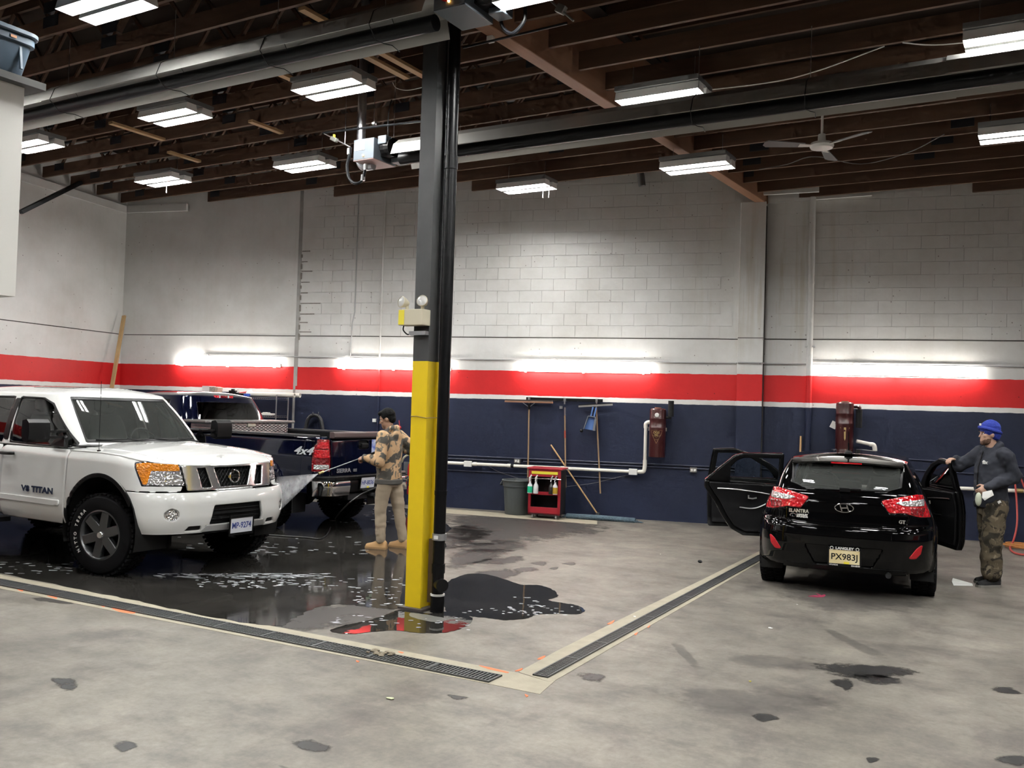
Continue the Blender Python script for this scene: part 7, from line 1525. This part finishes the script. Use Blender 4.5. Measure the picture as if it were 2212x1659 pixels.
# ================================================================== people
def soften(mb, voxel, name, m_, parent=None, folds=None, smooth=2, seed=0.):
    me = mb.mesh('tmp'); o = bpy.data.objects.new('tmp', me); COL.objects.link(o)
    bm = bmesh.new(); bm.from_mesh(me); bmesh.ops.recalc_face_normals(bm, faces=bm.faces); bm.to_mesh(me); bm.free()
    r = o.modifiers.new('r', 'REMESH'); r.mode = 'VOXEL'; r.voxel_size = voxel
    s = o.modifiers.new('s', 'SMOOTH'); s.factor = .5; s.iterations = smooth
    dg = bpy.context.evaluated_depsgraph_get(); me2 = bpy.data.meshes.new_from_object(o.evaluated_get(dg)); bpy.data.objects.remove(o)
    if folds:
        amp, fx_, fz_ = folds; nn = [v.normal.copy() for v in me2.vertices]
        for v, n_ in zip(me2.vertices, nn):
            p = v.co; d = mnoise.noise(Vector((p.x * fx_ + seed, p.y * fx_, p.z * fz_))) + .5 * mnoise.noise(Vector((p.x * fx_ * 2.1, p.y * fx_ * 2.1 + seed, p.z * fz_ * 2.3)))
            v.co = p + n_ * d * amp
    me2.materials.clear(); return link(name, me2, m_, parent, smooth=True)
def ball(mb, c, r, M=None): mb.sphere(c, r, 14, 10, M)
def limb(mb, pts, rs, n=14, ell=None):
    mb.tube(pts, rs, n, ell=ell); ball(mb, pts[0], rs[0]); ball(mb, pts[-1], rs[-1])
def ellstack(mb, rings, n=20):
    loft(mb, [[(cx_ + rx * math.cos(2 * math.pi * k / n), cy_ + ry * math.sin(2 * math.pi * k / n), z) for k in range(n)] for (cx_, cy_, z, rx, ry) in rings])
def hand(mb, w_, d, up, s, curl=1.0, L=.085):
    """wrist w_, pointing d, back of hand faces up, thumb on side s*(d x up)"""
    w_ = Vector(w_); d = Vector(d).normalized(); up = Vector(up); up = (up - d * up.dot(d)).normalized(); sd = d.cross(up) * s
    M = Matrix((d, sd, up)).transposed(); mb.sphere(w_ + d * .045, (.052, .040, .017), 12, 8, M)
    for k, ln in enumerate((.068, .078, .072, .056)):
        b = w_ + d * .082 + sd * (.030 - .020 * k); a1, a2, a3 = [R(q) * curl for q in (35, 85, 125)]; pts = [b - d * .02]
        for a, f_ in ((a1, .45), (a2, .32), (a3, .25)): pts.append(pts[-1] + (d * math.cos(a) - up * math.sin(a)) * ln * f_ * 1.15)
        limb(mb, pts, [.0095, .009, .0085, .0075], 8)
    b = w_ + d * .028 + sd * .030; p1 = b + (d * .5 + sd * .75 - up * .3).normalized() * .034; p2 = p1 + (d * .75 + sd * .1 - up * .6 * curl).normalized() * .030; limb(mb, [b, p1, p2], [.012, .0105, .0085], 8)
def head(mb, c, M):
    q = lambda x, y, z: Vector(c) + M @ Vector((x, y, z))
    ball(mb, q(-.012, 0, .03), (.098, .076, .098), M); ball(mb, q(.030, 0, -.040), (.062, .056, .075), M); ball(mb, q(.066, 0, -.086), (.028, .026, .022), M)
    limb(mb, [q(.084, 0, .018), q(.106, 0, -.020)], [.007, .0095], 8); ball(mb, q(.072, 0, .030), (.016, .050, .012), M); ball(mb, q(.083, 0, -.058), (.013, .022, .007), M); ball(mb, q(.083, 0, -.068), (.012, .020, .006), M)
    for s in (-1, 1): ball(mb, q(-.008, s * .076, -.006), (.017, .009, .026), M); ball(mb, q(.062, s * .040, -.012), (.020, .018, .018), M)
def face_bits(person, c, M, brow):
    q = lambda x, y, z: Vector(c) + M @ Vector((x, y, z))
    for s in (-1, 1):
        mb = MB(); mb.sphere(q(.076, s * .031, .012), (.007, .011, .0055), 10, 6, M); e = mb.build('eye', mat('eye_white', (.7, .68, .66), .3), person, smooth=True)
        mb = MB(); mb.sphere(q(.081, s * .031, .012), (.004, .005, .005), 8, 6, M); mb.build('iris', M_BLACK, e, smooth=True)
        mb = MB(); mb.tube([q(.089, s * .014, .032), q(.090, s * .032, .037), q(.078, s * .052, .032)], [.004, .005, .003], 6); mb.build('eyebrow', brow, person, smooth=True)
def shoe(person, a, d, m_, sole, L=.28, w_=.10, h=.095):
    a = Vector(a); d = Vector((d[0], d[1], 0)).normalized(); sd = Vector((-d.y, d.x, 0)); P = lambda x, y, z: a + d * x + sd * y + Vector((0, 0, z))
    secs = ((-.075, .55, .75), (-.055, .78, .95), (.0, .80, 1.), (.05, .80, .92), (.10, .92, .68), (.15, .98, .52), (.19, .80, .42), (.205, .45, .30)); k = L / .28
    mb = MB(); n_ = 14; rings = []
    for (x, ww, hh) in secs: rings.append([P(x * k, w_ / 2 * ww * math.cos(2 * math.pi * i / n_), .022 + max(0, math.sin(2 * math.pi * i / n_)) * (h * hh) - max(0, -math.sin(2 * math.pi * i / n_)) * .008) for i in range(n_)])
    loft(mb, rings); up = mb.build('shoe', m_, person, smooth=True)
    mb = MB(); rings = []
    for z in (.002, .026): rings.append([P(x * k * 1.03, w_ / 2 * ww * 1.08 * sg, z) for sg, seq in ((1, secs), (-1, secs[::-1])) for (x, ww, hh) in seq])
    loft(mb, rings); mb.build('sole', sole, up)
    mb = MB()
    for i in range(3): mb.tube([P((.06 + .03 * i) * k, .026, .088 * (1 - .14 * i)), P((.07 + .03 * i) * k, 0, .098 * (1 - .14 * i)), P((.06 + .03 * i) * k, -.026, .088 * (1 - .14 * i))], .004, 5)
    mb.build('laces', sole, up, smooth=True)
def camo(name, c1, c2, c3, sc, t1, t2):
    m = bpy.data.materials.new(name); m.use_nodes = True; N = m.node_tree.nodes; L = m.node_tree.links; b = N['Principled BSDF']; b.inputs['Roughness'].default_value = .9; b.inputs['Specular IOR Level'].default_value = .2; MATS[name] = m
    tc = N.new('ShaderNodeTexCoord'); n1 = node(N, 'ShaderNodeTexNoise', Scale=sc, Detail=2., Distortion=.8); n2 = node(N, 'ShaderNodeTexNoise', Scale=sc * 1.5, Detail=3., Distortion=1.2); mp = N.new('ShaderNodeMapping'); mp.inputs['Location'].default_value = (3, 7, 1)
    L.new(tc.outputs['Object'], n1.inputs['Vector']); L.new(tc.outputs['Object'], mp.inputs[0]); L.new(mp.outputs[0], n2.inputs['Vector'])
    def step(o, t):
        r = N.new('ShaderNodeMapRange'); r.inputs['From Min'].default_value = t - .02; r.inputs['From Max'].default_value = t + .02; L.new(o, r.inputs['Value']); return r.outputs[0]
    x = N.new('ShaderNodeMixRGB'); x.inputs[1].default_value = (*c1, 1); x.inputs[2].default_value = (*c2, 1); L.new(step(n1.outputs['Fac'], t1), x.inputs[0])
    y = N.new('ShaderNodeMixRGB'); L.new(x.outputs[0], y.inputs[1]); y.inputs[2].default_value = (*c3, 1); L.new(step(n2.outputs['Fac'], t2), y.inputs[0]); L.new(y.outputs[0], b.inputs['Base Color']); return m
M_SKIN1 = mat('skin_olive', (.30, .17, .11), .5); M_SKIN2 = mat('skin_pale', (.42, .25, .18), .5); M_HAIR = mat('hair_black', (.005, .005, .005), .7, spec=.1)
def to_local(root, p): return (Matrix.Translation(root.location) @ Matrix.Rotation(root.rotation_euler[2], 4, 'Z')).inverted() @ p
def at_depth(px, py, z): d = ray(px, py); return EYEP + d * (z / FPX)
# ------------------------------------------------ man in the bleached hoodie
f1 = F(835, 1184); Z1 = (f1 - EYEP).dot(FW); ang1 = math.atan2(-.184, -.983)
class Rt: pass
rt = Rt(); rt.location = f1; rt.rotation_euler = (0, 0, ang1)
lh = to_local(rt, at_depth(778, 990, Z1 - .12)); tipw = at_depth(688, 1023, Z1 - .62); tip = to_local(rt, tipw); rh = to_local(rt, at_depth(836, 967, Z1 + .24))
wd = (tip - lh).normalized()
hc = Vector((.045, .01, 1.615)); HM = Matrix.Rotation(R(14), 3, 'Z') @ Matrix.Rotation(R(20), 3, 'Y')
sl, sr = Vector((.0, .185, 1.40)), Vector((-.02, -.185, 1.40)); el = Vector((-.01, .285, 1.10)); er = Vector((-.30, -.30, 1.20))
lw = lh - wd * .0 + Vector((-.075, .03, .012)); rw_ = rh + Vector((-.075, -.035, .0))
kl, al = Vector((.05, .10, .50)), Vector((.03, .11, .09)); kr, ar = Vector((-.10, -.10, .50)), Vector((-.16, -.12, .09)); hl_, hr_ = Vector((.0, .09, .90)), Vector((-.02, -.09, .90))
mb = MB(); head(mb, hc, HM); limb(mb, [(-.01, 0, 1.42), (.015, 0, 1.50), (.025, .005, 1.56)], [.062, .056, .054])
ellstack(mb, [(0, 0, .88, .10, .13), (0, 0, 1.0, .10, .14), (0, 0, 1.2, .105, .15), (-.01, 0, 1.36, .09, .16), (-.01, 0, 1.44, .06, .10)])
for (a, b, c) in ((sl, el, lw), (sr, er, rw_)): limb(mb, [a, b], [.05, .042]); limb(mb, [b, c], [.040, .027])
for (a, b, c) in ((hl_, kl, al), (hr_, kr, ar)): limb(mb, [a, b], [.075, .052]); limb(mb, [b, c], [.05, .036])
hand(mb, lw, (lh + wd * .02 - lw), (0, .6, .8), 1, 1.15); hand(mb, rw_, (rh - rw_), (-.2, -.7, .6), -1, 1.15)
P1 = soften(mb, .0062, 'person', M_SKIN1, None, None, 2); P1.location = f1; P1.rotation_euler = (0, 0, ang1)
tag(P1, 'person in a bleached tan hoodie and beige trousers hosing the white pickup', 'person')
face_bits(P1, hc, HM, M_HAIR)
mb = MB(); q = lambda x, y, z: hc + HM @ Vector((x, y, z)); ball(mb, q(-.022, 0, .045), (.103, .083, .098), HM); ball(mb, q(.045, 0, .096), (.050, .062, .030), HM); ball(mb, q(-.055, 0, -.01), (.058, .072, .06), HM)
soften(mb, .007, 'hair', M_HAIR, P1, (.003, 60, 60), 1)
mb = MB(); ellstack(mb, [(-.0, 0, .83, .150, .185), (-.0, 0, .86, .155, .19), (0, 0, .95, .155, .19), (.005, 0, 1.10, .155, .185), (0, 0, 1.25, .15, .19), (-.01, 0, 1.36, .125, .195), (-.01, 0, 1.43, .085, .14), (0, 0, 1.47, .065, .085)])
for (a, b, c) in ((sl, el, lw), (sr, er, rw_)):
    d = (c - b).normalized(); limb(mb, [a, (a + b) / 2, b], [.085, .075, .072]); limb(mb, [b, (b + c) / 2, c - d * .01], [.070, .062, .048])
ball(mb, (-.095, 0, 1.41), (.045, .11, .085)); limb(mb, [(.075, .05, 1.40), (.03, .085, 1.45), (-.05, .08, 1.50), (-.09, 0, 1.51), (-.05, -.08, 1.50), (.03, -.085, 1.45), (.075, -.05, 1.40)], [.022, .03, .036, .04, .036, .03, .022])
M_HOOD = camo('bleached_hoodie', (.50, .33, .19), (.075, .070, .062), (.16, .14, .11), 6., .50, .58)
hd = soften(mb, .012, 'hoodie', M_HOOD, P1, (.012, 9, 7), 3, 2.)
mb = MB(); ellstack(mb, [(0, 0, .805, .150, .186), (0, 0, .815, .166, .202), (0, 0, .862, .168, .204), (0, 0, .875, .150, .186)]); mb.build('waistband', mat('hoodie_dark', (.07, .066, .06), .9), hd, smooth=True)
for (b, c) in ((el, lw), (er, rw_)): d = (c - b).normalized(); mb = MB(); mb.tube([c - d * .035, c + d * .015], [.048, .044], 14); mb.build('cuff', mat('hoodie_dark'), hd, smooth=True)
mb = MB(); ellstack(mb, [(-.01, 0, .78, .115, .16), (-.01, 0, .86, .118, .16), (-.005, 0, .92, .10, .14)])
for (a, b, c) in ((hl_, kl, al), (hr_, kr, ar)): limb(mb, [a + Vector((0, 0, -.07)), (a + b) / 2, b], [.102, .096, .078]); limb(mb, [b, (b + c) / 2, c + Vector((0, 0, .025))], [.076, .068, .060])
soften(mb, .012, 'trousers', mat('khaki', (.36, .29, .21), .85, vary=(5, .6, (.30, .24, .175))), P1, (.008, 7, 15), 2, 5.)
M_TANSH = mat('tan_suede', (.42, .25, .11), .8); M_TSOLE = mat('tan_sole', (.30, .18, .08), .7)
shoe(P1, (.02, .11, 0), (1, .05), M_TANSH, M_TSOLE); shoe(P1, (-.17, -.12, 0), (1, -.12), M_TANSH, M_TSOLE)
# wand, hose, spray
Wn = empty('pressure_washer_wand', tuple(f1), ang1, 'long steel pressure washer wand in the hooded man\'s hands', 'wand')
mb = MB(); mb.tube([tip, lh + wd * -.10], .0065, 8); mb.build('lance', mat('lance_steel', (.35, .35, .35), .35, .9), Wn, smooth=True); mb = MB(); mb.tube([lh - wd * .10, rh], .016, 8); mb.build('grip', M_BLACK, Wn, smooth=True)
mb = MB(); mb.tube([tip, tip - wd * .03, tip - wd * .075], [.017, .014, .016], 8); mb.build('nozzle', mat('brass', (.62, .48, .22), .3, .9), Wn, smooth=True); mb = MB(); mb.bar(rh, rh - wd * .06 + Vector((0, 0, -.1)), .03, .035); mb.build('trigger_grip', M_BLACK, Wn, bevel=.008)
rhw = Matrix.Translation(f1) @ Matrix.Rotation(ang1, 4, 'Z') @ (rh - wd * .06 + Vector((0, 0, -.1)))
hp = [tuple(rhw), tuple(rhw + Vector((.05, .12, -.3))), tuple(at_depth(822, 1050, Z1 + .35)), tuple(at_depth(780, 1068, Z1 + .45)), tuple(at_depth(745, 1095, Z1 + .45)), tuple(F(724, 1122) + Vector((0, 0, .012))), tuple(F(710, 1150) + Vector((0, 0, .012))), tuple(F(703, 1160) + Vector((0, 0, .012))), tuple(F(690, 1166) + Vector((0, 0, .012))), tuple(F(660, 1163) + Vector((0, 0, .012))), tuple(F(600, 1159) + Vector((0, 0, .012))), tuple(F(480, 1150) + Vector((0, 0, .012)))]
wire('washer_hose', hp, .010, mat('hose_black', (.012, .012, .012), .4), 'black pressure hose falling from the wand and lying across the wet floor', 'hose', 8)
def mistmat(name, dens):
    m = bpy.data.materials.new(name); m.use_nodes = True; nt = m.node_tree; N = nt.nodes; L = nt.links; N.clear(); o = N.new('ShaderNodeOutputMaterial'); t = N.new('ShaderNodeBsdfTransparent'); d = N.new('ShaderNodeBsdfDiffuse'); tl_ = N.new('ShaderNodeBsdfTranslucent'); a = N.new('ShaderNodeAddShader'); mx = N.new('ShaderNodeMixShader')
    d.inputs[0].default_value = tl_.inputs[0].default_value = (.55, .56, .58, 1); L.new(d.outputs[0], a.inputs[0]); L.new(tl_.outputs[0], a.inputs[1]); at = N.new('ShaderNodeAttribute'); at.attribute_name = 'along'; g = N.new('ShaderNodeTexCoord'); n = node(N, 'ShaderNodeTexNoise', Scale=14., Detail=4.); L.new(g.outputs['Object'], n.inputs['Vector'])
    r = N.new('ShaderNodeMapRange'); r.inputs['From Min'].default_value = .3; r.inputs['From Max'].default_value = .75; r.inputs['To Min'].default_value = .55; r.inputs['To Max'].default_value = 1.3; L.new(n.outputs['Fac'], r.inputs['Value']); mu = node(N, 'ShaderNodeMath', operation='MULTIPLY'); L.new(at.outputs['Fac'], mu.inputs[0]); L.new(r.outputs[0], mu.inputs[1]); mu2 = node(N, 'ShaderNodeMath', operation='MULTIPLY'); mu2.inputs[1].default_value = dens; mu2.use_clamp = True; L.new(mu.outputs[0], mu2.inputs[0])
    L.new(mu2.outputs[0], mx.inputs[0]); L.new(t.outputs[0], mx.inputs[1]); L.new(a.outputs[0], mx.inputs[2]); L.new(mx.outputs[0], o.inputs[0]); return m
# flat fan of water from the nozzle to the bumper corner: two close sheets with a rim
e_up, e_dn = at_depth(598, 1030, Z1 - 1.25), at_depth(585, 1122, Z1 - 1.35); vs_, fs_, al_ = [], [], []; nA, nL = 14, 16
for side in (-1, 1):
    for i in range(nL + 1):
        for j in range(nA + 1):
            t = i / nL; e = e_up.lerp(e_dn, j / nA); p = tipw.lerp(e, t) + FW * side * (.004 + .035 * t * math.sin(math.pi * j / nA)); vs_.append(tuple(p)); al_.append((.95 - .45 * t) * (min(1, .30 + 2.4 * min(j, nA - j) / nA)))
for s in range(2):
    b = s * (nL + 1) * (nA + 1)
    for i in range(nL):
        for j in range(nA): a0 = b + i * (nA + 1) + j; fs_.append((a0, a0 + 1, a0 + nA + 2, a0 + nA + 1))
me = bpy.data.meshes.new('water_spray'); me.from_pydata(vs_, [], fs_); at = me.attributes.new('along', 'FLOAT', 'POINT'); at.data.foreach_set('value', al_)
tag(link('water_spray', me, mistmat('water_mist', .5), smooth=True), 'white fan of water spraying from the wand onto the bumper', 'water spray', kind='stuff')
# ------------------------------------------------ man in the beanie
f2 = F(2137, 1264); Z2 = (f2 - EYEP).dot(FW); ang2 = math.atan2(-.60, -.80); rt.location = f2; rt.rotation_euler = (0, 0, ang2)
hc = Vector((.035, .0, 1.665)); HM = Matrix.Rotation(R(-8), 3, 'Z') @ Matrix.Rotation(R(2), 3, 'Y')
dh = to_local(rt, at_depth(2050, 990, Z2 + .30)); ch = to_local(rt, at_depth(2116, 1056, Z2 - .22)); eb = to_local(rt, at_depth(2194, 1030, Z2 - .18))
sl, sr = Vector((-.02, .20, 1.45)), Vector((.0, -.20, 1.45)); er = (sr + dh) / 2 + Vector((.03, -.05, -.12)); rw_ = dh + Vector((-.085, .0, -.015)); lw = ch + (eb - ch).normalized() * .09
kl, al = Vector((.05, .10, .50)), Vector((.04, .10, .10)); kr, ar = Vector((-.06, -.10, .50)), Vector((-.10, -.11, .10)); hl_, hr_ = Vector((.0, .09, .92)), Vector((-.02, -.09, .92))
mb = MB(); head(mb, hc, HM); limb(mb, [(-.01, 0, 1.46), (.005, 0, 1.55), (.015, 0, 1.61)], [.066, .060, .056])
ellstack(mb, [(0, 0, .88, .10, .13), (0, 0, 1.0, .10, .14), (0, 0, 1.2, .105, .155), (-.01, 0, 1.40, .09, .165), (-.01, 0, 1.48, .06, .10)])
for (a, b, c) in ((sl, eb, lw), (sr, er, rw_)): limb(mb, [a, b], [.05, .042]); limb(mb, [b, c], [.040, .029])
for (a, b, c) in ((hl_, kl, al), (hr_, kr, ar)): limb(mb, [a, b], [.075, .052]); limb(mb, [b, c], [.05, .036])
hand(mb, lw, (ch - lw) + Vector((.02, 0, -.05)), (.0, .95, .3), 1, .75); hand(mb, rw_, Vector((.8, .1, .10)), (0, 0, 1), 1, .8)
P2 = soften(mb, .0062, 'person', M_SKIN2, None, None, 2); P2.location = f2; P2.rotation_euler = (0, 0, ang2)
tag(P2, 'person in a blue beanie and dark jacket holding the open car door', 'person')
M_BEARD = mat('beard_brown', (.10, .05, .03), .8); face_bits(P2, hc, HM, M_BEARD); q = lambda x, y, z: hc + HM @ Vector((x, y, z))
mb = MB(); ball(mb, q(.028, 0, -.062), (.060, .060, .056), HM); ball(mb, q(.066, 0, -.088), (.032, .030, .028), HM); soften(mb, .007, 'beard', M_BEARD, P2, (.003, 50, 50), 1)
M_BEAN = mat('beanie_blue', (.012, .028, .24), .9, bump=(90, .6, .01)); mb = MB(); ball(mb, q(-.02, 0, .062), (.112, .094, .108), HM); ball(mb, q(-.055, 0, .0), (.075, .085, .075), HM); bn = soften(mb, .009, 'beanie', M_BEAN, P2, (.004, 20, 40), 2)
mb = MB(); n_ = 24; mb.tube([q(-.014 + .108 * math.cos(2 * math.pi * k / n_), .092 * math.sin(2 * math.pi * k / n_), .050 + .035 * math.cos(2 * math.pi * k / n_)) for k in range(n_)], .020, 8, closed=True); mb.build('brim', M_BEAN, bn, smooth=True)
mb = MB(); mb.box(q(.10, .02, .115), (.012, .03, .024), HM); mb.build('beanie_badge', M_WHITE, bn, bevel=.003)
M_JKT = mat('charcoal_jacket', (.022, .024, .032), .9, spec=.2, vary=(12, .6, (.032, .034, .043))); mb = MB()
ellstack(mb, [(0, 0, .86, .150, .195), (0, 0, .90, .158, .20), (0, 0, 1.05, .16, .20), (.0, 0, 1.25, .155, .205), (-.01, 0, 1.40, .130, .21), (-.01, 0, 1.48, .09, .15), (0, 0, 1.53, .07, .09)])
for (a, b, c) in ((sl, eb, lw), (sr, er, rw_)):
    d = (c - b).normalized(); limb(mb, [a, (a + b) / 2, b], [.09, .08, .076]); limb(mb, [b, (b + c) / 2, c - d * .005], [.074, .064, .050])
ball(mb, (-.085, 0, 1.50), (.07, .11, .075)); limb(mb, [(.08, .045, 1.46), (.03, .085, 1.51), (-.05, .085, 1.555), (-.085, 0, 1.565), (-.05, -.085, 1.555), (.03, -.085, 1.51), (.08, -.045, 1.46)], [.02, .028, .034, .038, .034, .028, .02])
jk = soften(mb, .012, 'jacket', M_JKT, P2, (.017, 9, 10), 2, 9.)
text_obj('chest_logo', 'fix', .055, frame((.130, .085, 1.36), (-.55, .83, 0), (0, 0, 1)), M_WHITE, jk, .012, .002); mb = MB(); mb.tube([(.152 + .004, -.0, .90), (.165, 0, 1.1), (.158, 0, 1.3), (.10, 0, 1.48)], .006, 6); mb.build('zip', M_BLACK, jk, smooth=True)
M_CAMO = camo('camo_trousers', (.085, .068, .045), (.028, .024, .018), (.15, .125, .085), 9., .52, .62); mb = MB(); ellstack(mb, [(-.01, 0, .78, .13, .175), (-.01, 0, .90, .14, .18), (-.005, 0, .99, .12, .165)])
for (a, b, c) in ((hl_, kl, al), (hr_, kr, ar)): limb(mb, [a + Vector((0, 0, -.02)), (a + b) / 2, b], [.125, .118, .108]); limb(mb, [b, (b + c) / 2, c + Vector((0, 0, .05))], [.106, .108, .104])
tr_ = soften(mb, .012, 'trousers', M_CAMO, P2, (.014, 5, 9), 2, 3.)
mb = MB(); mb.tube([al + Vector((0, 0, .06)), al + Vector((0, 0, .0))], [.085, .075], 14); mb.build('frayed_hem', mat('frayed_white', (.45, .43, .36), .9), tr_, smooth=True)
mb = MB(); c = Vector((.03, .20, .93)); mb.box(c, (.035, .012, .045), Matrix.Rotation(R(30), 3, 'Y')); mb.build('belt_tag', M_WHITE, P2)
M_BSH = mat('black_suede', (.010, .010, .011), .8); shoe(P2, (.02, .10, 0), (1, .12), M_BSH, mat('sole_grey', (.22, .21, .19), .7)); shoe(P2, (-.12, -.11, 0), (1, -.1), M_BSH, mat('sole_grey'))
# cloth and paper
cw_ = Matrix.Translation(f2) @ Matrix.Rotation(ang2, 4, 'Z'); root = empty('polishing_cloth', tuple(cw_ @ (ch + Vector((.03, .03, -.09)))), ang2, 'pale green polishing cloth in the left hand of the man in the beanie', 'cloth')
mb = MB(); mb.sphere((0, 0, -.02), (.035, .028, .075), 12, 8); mb.build('pad', mat('cloth_sage', (.45, .48, .38), .9), root, smooth=True); mb = MB(); mb.add([(-.03, .02, .06), (-.13, .03, .085), (-.15, .035, .03), (-.09, .04, .0), (-.05, .03, -.03), (-.02, .03, .0)], [(0, 1, 2, 3, 4, 5)]); o = mb.build('fold', M_WHITE, root); sd_ = o.modifiers.new('s', 'SOLIDIFY'); sd_.thickness = .006
pp_ = F(2078, 1262); m = MB(); a, b, c, d = F(2056, 1258), F(2100, 1262), F(2102, 1266), F(2060, 1266); m.add([(a.x, a.y, .012), (b.x, b.y, .008), (c.x, c.y, .002), (d.x, d.y, .004), (a.x + .01, a.y, .05)], [(0, 1, 2, 3), (0, 1, 4)]); o = m.build('paper_sheet', M_PAPER); sd_ = o.modifiers.new('s', 'SOLIDIFY'); sd_.thickness = .002; tag(o, 'folded white paper sheet at the toe of the man in the beanie', 'paper')
